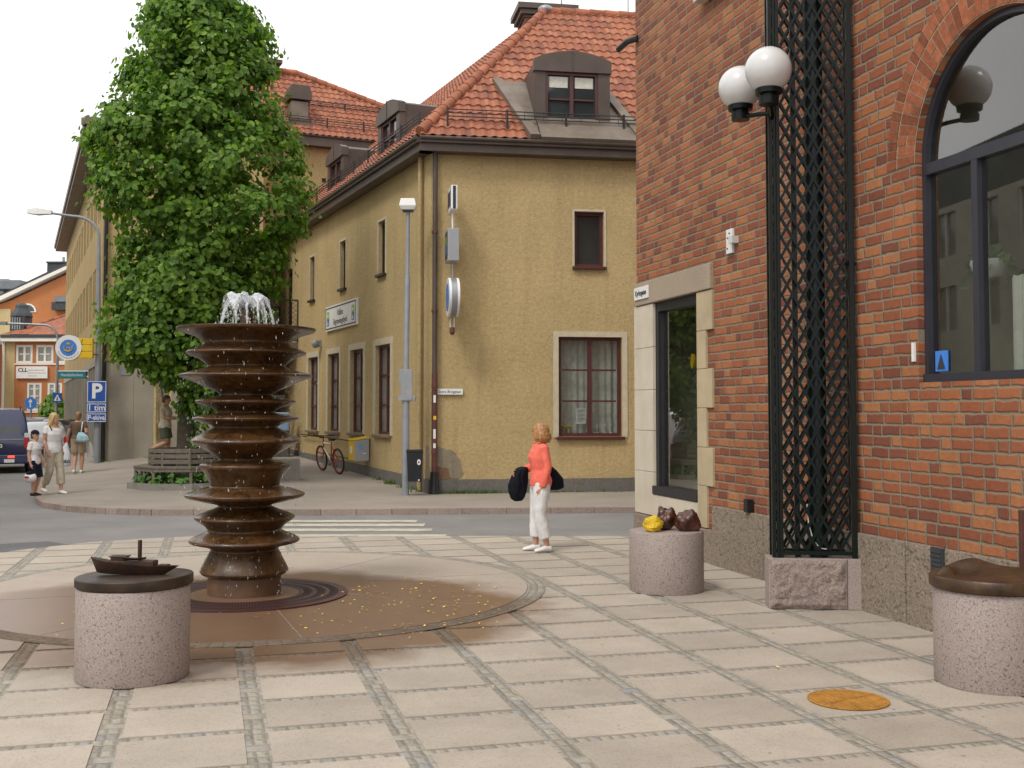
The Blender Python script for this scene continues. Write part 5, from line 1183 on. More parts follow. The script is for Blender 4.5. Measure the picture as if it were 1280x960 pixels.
# round sign with a post horn, hung from the office corner
hn = empty('post_horn_sign', (-13.42, 33.9, 3.72), R(6), label='round white and blue sign with a golden horn and yellow bars beside the lamp post', cat='sign')
circ = lambda r, n=40, cx=0, cz=0: [(cx + r * math.cos(2 * math.pi * k / n), cz + r * math.sin(2 * math.pi * k / n)) for k in range(n)]
mb = MB(); mb.prism(circ(.385), -.10, .10); mb.build('drum', m_signW, hn, bevel=0, smooth=40); mb = MB(); mb.prism(circ(.245), -.108, -.101); f = mb.build('blue_disc', m_signL, hn)
def horn(f, y, k=1.):
    mb = MB(); mb.tube([(-.13 * k, y, .03 * k)] + [(.12 * k * math.cos(t), y, -.02 * k + .095 * k * math.sin(t)) for t in [math.pi * 1.08 + math.pi * 1.05 * j / 12 for j in range(13)]] + [(.15 * k, y, .08 * k)], [.035 * k] + [.017 * k] * 13 + [.010 * k], 6)
    mb.tube([(.05 * k * math.cos(t), y, -.055 * k + .05 * k * math.sin(t)) for t in [2 * math.pi * j / 12 for j in range(12)]], .012 * k, 5, close=True); mb.build('horn', m_gold, f)
    mb = MB(); mb.prism([(-.05 * k, .09 * k), (.05 * k, .09 * k), (.065 * k, .16 * k), (.03 * k, .13 * k), (0, .18 * k), (-.03 * k, .13 * k), (-.065 * k, .16 * k)], y - .01, y + .005); mb.build('crown', m_gold, f)
m_gold = M('golden_emblem', (.55, .33, .03), .4, .1)
horn(f, -.115)
mb = MB()
for k in range(15): t = R(205 + k * 130 / 14); x, z = .315 * math.cos(t), .315 * math.sin(t); mb.box(x - .012, -.104, z - .018, x + .012, -.101, z + .018)
mb.build('rim_lettering', m_textG, hn)
for k in range(3): MB().box(.28, -.08, -.31 + .205 * k, .70, .08, -.11 + .205 * k - .015).build('yellow_bar', m_signY, hn, bevel=.008)
mb = MB(); mb.box(.70, -.03, -.22, .86, .0, -.19); mb.box(.70, -.03, .14, .86, .0, .17); mb.build('bracket', m_iron, hn)
bn = empty('bank_sign', (-15.35, 40.5, 2.98), R(3), label='teal projecting sign with white lettering on the office building side', cat='sign')
MB().box(-1.02, -.08, 0, -.05, .08, .25).build('box', m_teal, bn, bevel=.01); text('Handelsbanken', .15, m_signW, bn, (-.54, -.083, .125), xs=.85); mb = MB(); mb.box(-1.02, -.085, .251, .25, .085, .29); mb.box(-.05, -.03, .05, .3, .03, .1); mb.build('bracket', m_signW, bn)
nb = empty('notice_board', (-10.97, 34.95, 1.42), R(6), label='dark blue notice board with white print on the office front by the bench', cat='sign')
MB().box(0, -.05, 0, .62, -.005, .72).build('board', m_navy, nb, bevel=.006); mb = MB()
for z, w in ((.52, .52), (.47, .5), (.42, .5), (.37, .3), (.31, .3), (.15, .5), (.11, .45)): mb.box(.05, -.056, z, .05 + w, -.051, z + .03)
mb.build('print', m_textG, nb)

# ------------------------------------------------------------------ signs on the ochre corner building
def yloc(x, y, z): return (YC.x + YF.x * x - YF.y * y, YC.y + YF.y * x + YF.x * y, z)
fs = empty('funeral_sign', (0, 0, 0), SIDE, label='white framed sign reading Vallins Begravningsbyra on the side wall', cat='sign')
p = YC + YD * 7.02; fs.location = (p.x, p.y, 4.39)
fs['label'] = 'white framed undertaker sign with dark lettering on the side wall of the ochre building'
MB().box(-1.56, -.07, -.345, 1.56, -.003, .345).build('board', m_signW, fs, bevel=.006)
mb = MB(); mb.box(-1.54, -.076, .27, 1.54, -.0705, .30); mb.box(-1.54, -.076, -.30, 1.54, -.0705, -.27); mb.box(1.49, -.076, -.269, 1.52, -.0705, .269); mb.box(-1.52, -.076, -.269, -1.49, -.0705, .269); mb.build('frame_line', m_textK, fs)
text('Vallins', .25, m_textK, fs, (0, -.072, .10), xs=.95); text('Begravningsbyrå', .235, m_textK, fs, (0, -.072, -.13), xs=.92)
for x in (-1.27, 1.27):
    mb = MB(); mb.box(x - .12, -.0755, -.01, x + .12, -.0706, .19); mb.build('emblem', m_grn, fs); mb = MB(); mb.box(x - .12, -.0755, -.21, x + .12, -.0706, -.012); mb.build('emblem', m_signB, fs)
    mb = MB(); mb.prism(circ(.05, 12, x, .08), -.08, -.076); mb.prism([(x - .06, -.18), (x + .06, -.18), (x, -.05)], -.08, -.076); mb.build('emblem_mark', m_signW, fs)
p = yloc(.13, -.045, 2.155); s2 = empty('street_sign', p, YROT, label='long white street name plate low on the front of the ochre building', cat='street sign'); MB().box(0, -.012, 0, .57, .012, .125).build('plate', m_signW, s2); text('Stora Brogatan', .085, m_textK, s2, (.285, -.0135, .06), xs=.95)
def proj(name, z, label): e = empty(name, yloc(.42, 0, z), YROT, label=label, cat='sign'); return e
e = proj('projecting_sign', 6.25, 'slim white box sign with dark panels, topmost of the three on the ochre corner')
mb = MB(); mb.prism([(-.88, -.30), (-.14, -.16), (-.14, .34), (-.88, .24)][:0] or [(-.86, -.26), (-.20, -.26), (-.20, .26), (-.86, .26)], -.07, .07, 'yz'); mb.build('box', m_signW, e, bevel=.03)
mb = MB(); mb.box(-.0745, -.72, -.16, -.0705, -.34, .16); mb.build('dark_panel', m_navy, e); mb = MB(); mb.box(-.0745, -.80, -.22, -.0705, -.76, .22); mb.box(-.0745, -.30, -.22, -.0705, -.26, .22); mb.build('stripe', m_navy, e); mb = MB(); mb.box(-.03, -.866, -.24, .03, -.86, .24); mb.build('edge_strip', m_navy, e)
mb = MB(); mb.tube([(0, -.5, -.26), (0, -.5, -.6)], .02, 6); mb.tube([(0, -.2, 0), (0, 0, 0)], .02, 6); mb.build('bracket', m_signW, e)
e = proj('projecting_sign', 5.28, 'grey box sign with a green and blue emblem, middle one on the ochre corner')
MB().box(-.12, -.72, -.34, .12, -.14, .34).build('box', m_greyB, e, bevel=.015); mb = MB(); mb.box(-.126, -.66, -.28, -.1205, -.20, .28); f = mb.build('dark_panel', m_navy, e); mb = MB(); mb.box(-.13, -.52, .02, -.1265, -.34, .2); mb.build('emblem', m_grn, f); mb = MB(); mb.box(-.13, -.52, -.18, -.1265, -.34, .016); mb.build('emblem', m_signL, f)
mb = MB(); mb.tube([(0, -.14, .25), (0, 0, .25)], .02, 6); mb.tube([(0, -.14, -.25), (0, 0, -.25)], .02, 6); mb.tube([(0, -.5, -.34), (0, -.5, -.75)], .02, 6); mb.build('bracket', m_alu, e)
e = proj('projecting_sign', 4.18, 'round blue and white drum sign with yellow bars, lowest on the ochre corner')
mb = MB(); mb.prism(circ(.41, 40, -.60, 0), -.11, .11, 'yz'); mb.build('drum', m_signW, e, smooth=40); mb = MB(); mb.prism(circ(.412, 40, -.60, 0), -.06, .06, 'yz'); mb.build('band', m_alu, e, smooth=40)
mb = MB(); mb.prism(circ(.29, 32, -.60, 0), -.119, -.1105, 'yz'); f = mb.build('blue_disc', m_signL, e)
for k in range(3): MB().box(-.09, -.30, -.33 + .22 * k, .09, -.06, -.13 + .22 * k).build('yellow_bar', m_signY, e, bevel=.008)
mb = MB(); mb.tube([(-.04, -.5, -.38), (-.04, -.5, -.62)], .012, 6); mb.tube([(.04, -.5, -.38), (.04, -.5, -.62)], .012, 6); mb.tube([(0, -.1, 0), (0, 0, 0)], .03, 6); mb.build('bracket', m_signW, e); mb = MB(); mb.lathe([(.03, -.78), (.06, -.72), (.05, -.62), (.001, -.62)], 12, (0, -.5)); mb.build('bell', m_pipeR, e)

# ------------------------------------------------------------------ mailbox, bin, cabinet, block
p = YC + YD * 4.32; zg = gz(p.x, p.y)
ml = empty('mailbox', (p.x, p.y, .57), SIDE, label='yellow and grey letter box on the ochre side wall behind the bicycle', cat='mailbox')
mb = MB(); mb.prism([(-.42, 0), (-.04, 0), (-.04, .56), (-.42, .50)], -.5, -.003, 'yz'); mb.build('body', m_greyB, ml, bevel=.012)
mb = MB(); mb.prism([(-.45, .503), (-.03, .565), (-.03, .60), (-.45, .54)], -.52, .015, 'yz'); mb.build('lid', m_signY, ml, bevel=.008)
mb = MB(); mb.box(-.50, -.428, .02, .0, -.4205, .49); o = mb.build('front', m_signY, ml); mb = MB(); mb.prism(circ(.10, 20, -.25, .27), -.434, -.429); mb.build('emblem', m_signW, o)
mb = MB(); mb.prism(circ(.075, 20, -.25, .35), -.002, .004, 'yz'); mb.build('emblem', m_ltblue, ml); mb = MB(); mb.box(-.003, -.2, .18, .004, -.12, .2); mb.build('label_plate', m_signW, ml)
p = YC + YD * 11.9 - YN * .55; zg = gz(p.x, p.y)
cb = empty('street_cabinet', (p.x, p.y, zg), R(8), label='dark street cabinet topped by a pale blue letter box by the side wall', cat='cabinet')
MB().box(-.52, -.22, -.02, .22, .22, .78).build('cabinet', m_cab, cb, bevel=.015); mb = MB(); mb.box(-.32, -.26, .79, .22, .2, 1.36); o = mb.build('blue_box', m_ltblue, cb, bevel=.05); mb = MB(); mb.box(-.2, -.268, 1.12, .14, -.2605, 1.17); mb.build('slot_label', m_signW, o)
MB().box(-.9, .5, 1.55, .05, .55, 1.9).build('panel', m_slate, cb)
p = (-7.75, 33.6); gb = empty('grit_bin', (*p, gz(*p)), R(5), label='yellow grit bin half hidden behind the fountain', cat='bin'); MB().box(-.3, -.25, 0, .3, .25, .5).build('body', m_signY, gb, bevel=.03); MB().box(-.33, -.28, .503, .33, .28, .58).build('lid', m_signY, gb, bevel=.02)
p = (-5.48, 26.75); mb = MB(); mb.box(-.42, -.25, 0, .42, .25, .52); tag(mb.build('concrete_block', m_concL, loc=(*p, gz(*p) - .03), rot=R(12), bevel=.012), 'grey concrete barrier block on the pavement right of the fountain', 'concrete block')

# ------------------------------------------------------------------ bicycle
p1_ = YC + YD * 5.18 - YN * .55; p2_ = YC + YD * 6.15 - YN * .72; dv = (p2_ - p1_).normalized()
bk = empty('bicycle', (p1_.x, p1_.y, gz(p1_.x, p1_.y) + .0), math.atan2(dv.y, dv.x), label='red and white bicycle with dark red rims leaning by the ochre side wall', cat='bicycle')
TL = R(-7)
def bt(*pts): return [Vector((x, -math.sin(TL) * z * 1, z)) for x, z in pts]
WR = .33
for cx, zo in ((0, 0), (1.02, .05)):
    mtx = lambda a, r: Vector((cx + r * math.cos(a), -math.sin(TL) * (WR + r * math.sin(a)), zo + WR + r * math.sin(a)))
    mb = MB(); mb.tube([mtx(2 * math.pi * k / 36, WR - .02) for k in range(36)], .022, 8, close=True); w = mb.build('wheel', m_tyre, bk, smooth=180)
    mb = MB(); mb.tube([mtx(2 * math.pi * k / 36, WR - .05) for k in range(36)], .016, 6, close=True); mb.build('rim', m_redp, w, smooth=180)
    mb = MB()
    for k in range(20): mb.tube([mtx(2 * math.pi * k / 20, .02), mtx(2 * math.pi * k / 20 + .25 * (-1) ** k, WR - .05)], .0025, 4)
    mb.build('spokes', m_alu, w)
fr_ = [((.0, .33), (.42, .30)), ((0, .33), (.33, .72)), ((.42, .30), (.31, .80)), ((.42, .30), (.80, .66)), ((.33, .76), (.79, .78))]
mb = MB()
for a, b in fr_[:3]: mb.tube(bt(a, b), .015, 8)
mb.tube(bt((.80, .62), (.78, .88)), .02, 8)
mb.build('frame', m_redp, bk, smooth=60)
mb = MB()
for a, b in fr_[3:]: mb.tube(bt(a, b), .021, 8)
mb.build('frame_tubes', m_white, bk, smooth=60)
mb = MB(); mb.tube(bt((.80, .64), (.90, .42), (1.02, .38)), .016, 6); mb.build('fork', m_redp, bk)
mb = MB(); hb = bt((.76, .96))[0]; mb.tube(bt((.78, .86), (.76, .96)), .014, 6); mb.tube([hb + Vector((-.06, -.29, .02)), hb + Vector((.03, -.1, 0)), hb + Vector((.03, .1, 0)), hb + Vector((-.06, .29, .02))], .014, 6); mb.build('handlebar', m_iron, bk)
mb = MB(); c_ = bt((.29, .87))[0]; mb.rings([[c_ + Vector((x, y * s, z)) for y, z in ((-1, 0), (-.6, .03), (.6, .03), (1, 0), (.5, -.03), (-.5, -.03))] for x, s in ((-.12, .07), (-.02, .075), (.06, .04), (.15, .02))]); mb.build('saddle', m_tyre, bk, smooth=60)
mb = MB(); c_ = bt((.42, .30))[0]; mb.tube([c_ + Vector((.09 * math.cos(2 * math.pi * k / 16), -.03, .09 * math.sin(2 * math.pi * k / 16))) for k in range(16)], .008, 5, close=True); mb.tube([c_ + Vector((0, -.04, 0)), c_ + Vector((.08, -.07, -.14))], .011, 6); mb.tube([c_ + Vector((0, .04, 0)), c_ + Vector((-.08, .07, .14))], .011, 6); mb.box(c_.x + .03, c_.y - .16, c_.z - .16, c_.x + .13, c_.y - .07, c_.z - .13); mb.build('crank', m_chrome, bk)

# ------------------------------------------------------------------ lime tree, bench, ivy, weeds
TX, TY = -7.35, 25.3
tg = gz(TX, TY)
tr = empty('lime_tree', (TX, TY, tg), 0, label='tall dense green lime tree standing in a bench planter behind the fountain', cat='tree')
mb = MB(); mb.tube([(0, 0, 0), (.02, 0, .35), (.0, .03, 1.5), (.08, 0, 3), (.2, 0, 5), (.25, .05, 7.5), (.3, 0, 9.8)], [.30, .23, .20, .19, .16, .10, .03], 14)
mb.build('trunk', m_bark, tr, smooth=180)
rt = random.Random(12); mb = MB()
for k in range(22):
    z = rt.uniform(2.3, 8.5); a = rt.uniform(0, 6.28); L = rt.uniform(.8, 2.0) * (1 if z < 7.5 else .6); d = Vector((math.cos(a), math.sin(a), rt.uniform(.2, .8)))
    p = Vector((.1, 0, z)); MB().tube([p, p + d * L * .5, p + d * L + Vector((0, 0, -.1 if z < 4 else .2))], [.06, .04, .012], 6).build('limb', m_bark, tr, smooth=180)
S_ = .01807
env = [(-8, 210, 285), (20, 176, 325), (60, 166, 345), (100, 158, 345), (140, 132, 352), (180, 114, 366), (215, 112, 374), (245, 122, 388), (275, 128, 382), (305, 150, 350), (345, 152, 342), (385, 134, 330), (425, 128, 322), (440, 140, 312), (462, 178, 305), (478, 222, 300), (495, 240, 295), (512, 240, 275)]
def envat(py):
    for (y0, l0, r0), (y1, l1, r1) in zip(env[:-1], env[1:]):
        if y0 <= py <= y1: t = (py - y0) / (y1 - y0); return l0 + (l1 - l0) * t, r0 + (r1 - r0) * t
    return None
V = []; F = []
def leaf(p, n, s, rg):
    n = n.normalized(); t = n.orthogonal().normalized(); t = (Matrix.Rotation(rg.uniform(0, 6.28), 3, n) @ t); 
    t = (t + Vector((0, 0, -.5))).normalized(); n = (n - t * n.dot(t)).normalized(); b = n.cross(t); b0 = len(V); k = .06 * s
    V.extend([p, p + t * s * .35 + b * s * .42 + n * k, p + t * s * .8 + b * s * .30 + n * k, p + t * s * 1.08 - n * k, p + t * s * .8 - b * s * .30 + n * k, p + t * s * .35 - b * s * .42 + n * k])
    F.extend([(b0, b0 + 1, b0 + 2, b0 + 3), (b0, b0 + 3, b0 + 4, b0 + 5)])
nclump = 660
for c in range(nclump):
    py = rt.uniform(-6, 508); L, Rr = envat(py); cx = (L + Rr) / 2; hw = (Rr - L) / 2 * S_; a = rt.uniform(0, 6.283)
    rad = hw * (rt.uniform(.82, 1.0) if rt.random() < .62 else rt.uniform(.25, .85))
    rad *= 1 + .10 * mnoise.noise(Vector((math.cos(a) * 1.6, math.sin(a) * 1.6, py * .014)))
    C_ = Vector(((cx - 235) * S_ + rad * math.cos(a), rad * math.sin(a) * .92, 1.8 - tg + (514 - py) * S_)); cr = rt.uniform(.16, .34); outn = Vector((math.cos(a), math.sin(a), .35))
    for k in range(int(rt.uniform(45, 95))):
        d = Vector((rt.gauss(0, 1), rt.gauss(0, 1), rt.gauss(0, .75))) * cr * .62
        p = C_ + d
        leaf(p, outn * .8 + d.normalized() * .7 + Vector((rt.gauss(0, .4), rt.gauss(0, .4), rt.gauss(.35, .4))), rt.uniform(.08, .17), rt)
for c in range(95):
    py = rt.uniform(60, 440); L, Rr = envat(py); cx = (L + Rr) / 2; hw = (Rr - L) / 2 * S_; a = rt.uniform(math.pi * 1.1, math.pi * 1.9); rad = hw * rt.uniform(.25, .75); cr = .3
    C_ = Vector(((cx - 235) * S_ + rad * math.cos(a) * .8, rad * math.sin(a), 1.8 - tg + (514 - py) * S_)); outn = Vector((math.cos(a), math.sin(a), .4))
    for k in range(60):
        d = Vector((rt.gauss(0, 1), rt.gauss(0, 1), rt.gauss(0, .8))) * cr * .62; leaf(C_ + d, outn * .8 + d.normalized() * .7 + Vector((rt.gauss(0, .4), rt.gauss(0, .4), rt.gauss(.35, .4))), rt.uniform(.09, .165), rt)
# loose outer sprigs
for c in range(150):
    py = rt.uniform(0, 500); L, Rr = envat(py); cx = (L + Rr) / 2; hw = (Rr - L) / 2 * S_; a = rt.uniform(0, 6.283); base = Vector(((cx - 235) * S_, 0, 1.8 - tg + (514 - py) * S_)); o_ = Vector((math.cos(a), math.sin(a), rt.uniform(-.3, .5)))
    ln = rt.uniform(.1, .34)
    for k in range(14): p = base + Vector((math.cos(a), math.sin(a) * .92, 0)) * hw * .95 + o_ * (ln * k / 13) + Vector((rt.gauss(0, .05), rt.gauss(0, .05), rt.gauss(0, .05))); leaf(p, Vector((rt.gauss(0, .6), rt.gauss(0, .6), rt.gauss(.6, .5))), rt.uniform(.09, .15), rt)
# epicormic leaves on the lower trunk
for c in range(420):
    a = rt.uniform(0, 6.28); z = rt.uniform(.7, 2.6); r = .22 + abs(rt.gauss(0, .2)); a = a if math.cos(a) > -.2 else rt.uniform(-1.2, 1.2)
    if a < 3.3 and rt.random() < .5: continue
    leaf(Vector((r * math.cos(a) + .25, r * math.sin(a), z)), Vector((math.cos(a), math.sin(a), .5)), rt.uniform(.08, .13), rt)
raw('crown', V, F, m_leaf, tr)
bn = empty('tree_bench', (TX, TY, gz(TX, TY)), 0, label='weathered wooden octagonal bench with slatted back round the lime tree', cat='bench')
def octa(r, off=math.pi / 8): return [(r * math.cos(off + k * math.pi / 4), r * math.sin(off + k * math.pi / 4)) for k in range(8)]
def oring(mb, r0, r1, z0, z1):
    a, b = octa(r0), octa(r1)
    for k in range(8):
        j = (k + 1) % 8; g = .004
        def lp(p, q_, t): return (p[0] + (q_[0] - p[0]) * t, p[1] + (q_[1] - p[1]) * t)
        P = [lp(a[k], a[j], g), lp(a[k], a[j], 1 - g), lp(b[k], b[j], 1 - g), lp(b[k], b[j], g)]
        mb.rings([[(*p, z0) for p in P], [(*p, z1) for p in P]])
mb = MB()
for r in (1.06, 1.19, 1.32): oring(mb, r, r + .12, .43, .475)
mb.build('seat', m_wood, bn, bevel=.006)
mb = MB(); oring(mb, 1.05, 1.42, .36, .428); mb.build('seat_frame', m_wood, bn)
mb = MB()
for z in (.52, .64, .76): oring(mb, .99, 1.03, z, z + .09)
mb.build('backrest', m_wood, bn, bevel=.006)
for x, y in octa(1.36): MB().box(x - .04, y - .04, 0, x + .04, y + .04, .358).build('leg', m_wood, bn)
a8 = octa(1.37)
for k in range(8): MB().box((a8[k][0] + a8[(k + 1) % 8][0]) / 2 - .035, (a8[k][1] + a8[(k + 1) % 8][1]) / 2 - .035, 0, (a8[k][0] + a8[(k + 1) % 8][0]) / 2 + .035, (a8[k][1] + a8[(k + 1) % 8][1]) / 2 + .035, .358).build('leg', m_wood, bn)
for x, y in octa(1.0): MB().box(x - .03, y - .03, 0, x + .03, y + .03, .84).build('back_post', m_wood, bn)
bn.scale = (.78, .78, 1)
mb = MB(); a, b = octa(1.14), octa(1.25)
for k in range(8):
    j = (k + 1) % 8; P = [a[k], a[j], b[j], b[k]]; mb.rings([[(*p, -.05) for p in P], [(*p, .11) for p in P]])
tag(mb.build('planter_kerb', m_concL, loc=(TX, TY, gz(TX, TY))), 'low concrete kerb round the tree bench', 'planter')
V = []; F = []; rg = random.Random(3)
for k in range(1500):
    a = rg.uniform(0, 6.283); r = rg.uniform(.4, 1.13); z = rg.uniform(.03, .30) * (1.1 - .2 * rg.random()); leaf(Vector((r * math.cos(a), r * math.sin(a), z)), Vector((math.cos(a) * .8, math.sin(a) * .8, 1)) + Vector((rg.gauss(0, .4), rg.gauss(0, .4), 0)), rg.uniform(.07, .15), rg)
o = raw('ivy_ground_cover', V, F, m_ivy, loc=(TX, TY, gz(TX, TY))); tag(o, 'bright green ivy growing under the bench', 'ivy', kind='stuff')
MB().lathe([(1.06, .02), (.001, .06)], 16).build('planter_soil', m_bark, o)
V = []; F = []; rg = random.Random(5)
def tuft(x, y, n, sp, h):
    z0 = gz(x, y)
    for k in range(n):
        px, py = x + rg.gauss(0, sp), y + rg.gauss(0, sp * .3); d = Vector((rg.gauss(0, .5), rg.gauss(0, .5), 1)).normalized() * h * rg.uniform(.5, 1.2); w = Vector((rg.uniform(-1, 1), rg.uniform(-1, 1), 0)).normalized() * .012; b0 = len(V)
        V.extend([Vector((px, py, z0)) - w, Vector((px, py, z0)) + w, Vector((px, py, z0)) + d]); F.append((b0, b0 + 1, b0 + 2))
for t, q_ in [(.4, 90), (.7, 120), (1.0, 140), (1.3, 110), (2.6, 30), (3.2, 40), (3.9, 30)]: p = yloc(t, -.10, 0); tuft(p[0], p[1], q_, .16, .09)
for s in (.4, .9, 1.4, 2.2, 2.4, 3.4, 6, 8): p = YC + YD * s - YN * .1; tuft(p.x, p.y, 26 if s != 2.4 else 90, .09, .12)
for x in (-12.6, -11.0, -10.6, -10.3, -9): tuft(x, 34.3 + (x + 12.6) * .1, 50, .12, .13)
o = raw('weeds', V, F, m_grass); tag(o, 'grass and weeds growing at the foot of the ochre walls', 'weeds', kind='stuff')
V = []; F = []; rg = random.Random(6)
def petal(x, y, s):
    z = .021 + rg.uniform(0, .006); a = rg.uniform(0, 6.28); b0 = len(V)
    for k in range(5): V.append((x + s * math.cos(a + k * 1.2566) * (1 if k % 2 else .6), y + s * math.sin(a + k * 1.2566) * .8, z + rg.uniform(0, .008)))
    F.append(tuple(range(b0, b0 + 5)))
for k in range(170): petal(rg.gauss(-1.0, .55), rg.gauss(10.6, .85), rg.uniform(.007, .019))
for k in range(60): petal(rg.uniform(-4.6, 0), rg.uniform(8.9, 11.5), rg.uniform(.008, .02))
for k in range(26): petal(rg.uniform(-4, 3), rg.uniform(6, 15), rg.uniform(.010, .022))
o = raw('fallen_leaves', V, F, m_petal); tag(o, 'small yellow leaves and petals scattered over the wet paving', 'leaf litter', kind='stuff')
V = []; F = []; rg = random.Random(16)
for k in range(1300): a = rg.uniform(0, 6.28); u = rg.uniform(-1, 1); r = rg.uniform(.6, 1); leaf(Vector((.9 * r * math.cos(a) * math.sqrt(1 - u * u), .9 * r * math.sin(a) * math.sqrt(1 - u * u), 1.4 + 1.5 * u * r)), Vector((math.cos(a), math.sin(a), .6)), .26, rg)
bu = empty('bush', (-27.2, 66.5, 0), 0, label='dark green bush against the orange house at the street end', cat='bush'); raw('foliage', V, F, m_leaf, bu); MB().tube([(0, 0, 0), (0, 0, 1.2)], .06, 6).build('stem', m_bark, bu)
o = MB().box(-10.9, 27.0, .054, -9.6, 27.9, .058).build('pavement_plate', m_kerb); tag(o, kind='structure')

# ------------------------------------------------------------------ people
def finish(mb, name, mat, parent, voxel=.011, it=4):
    bmesh.ops.recalc_face_normals(mb.bm, faces=mb.bm.faces); me = bpy.data.meshes.new(name); mb.bm.to_mesh(me); mb.bm.free()
    o = bpy.data.objects.new('tmp', me); COL.objects.link(o)
    m = o.modifiers.new('r', 'REMESH'); m.mode = 'VOXEL'; m.voxel_size = voxel
    m = o.modifiers.new('s', 'SMOOTH'); m.factor = .5; m.iterations = it
    me2 = bpy.data.meshes.new_from_object(o.evaluated_get(bpy.context.evaluated_depsgraph_get())); bpy.data.objects.remove(o)
    me2.polygons.foreach_set('use_smooth', [True] * len(me2.polygons)); me2.name = name; me2.materials.clear()
    return link(name, me2, mat, parent)
def oval(c, rx, ry, n=18, rot=None):
    o = []
    for j in range(n):
        v = Vector((rx * math.cos(2 * math.pi * j / n), ry * math.sin(2 * math.pi * j / n), 0)); v = rot @ v if rot else v; o.append(Vector(c) + v)
    return o
HEAD = [(.0, .018, .02, .058), (.012, .036, .036, .046), (.04, .05, .062, .026), (.075, .062, .084, .010), (.11, .069, .092, .002), (.15, .072, .094, -.004), (.19, .060, .078, -.008), (.213, .033, .043, -.010), (.221, .008, .01, -.01)]
TORSO = [(.80, .10, .085, 0), (.84, .165, .115, -.005), (.92, .174, .122, -.012), (1.0, .148, .102, -.002), (1.06, .134, .095, .004), (1.15, .146, .108, .012), (1.22, .158, .118, .016), (1.30, .168, .102, .004), (1.345, .165, .082, -.004), (1.385, .11, .066, -.008), (1.42, .055, .055, -.006)]
DEF = dict(eR=(.215, -.03, 1.09), wR=(.225, .03, .865), eL=(-.215, -.03, 1.09), wL=(-.225, .03, .865), kR=(.095, .015, .465), aR=(.10, -.02, .085), kL=(-.095, .015, .465), aL=(-.10, -.02, .085), yaw=0, nod=0, tR=None, tL=None)
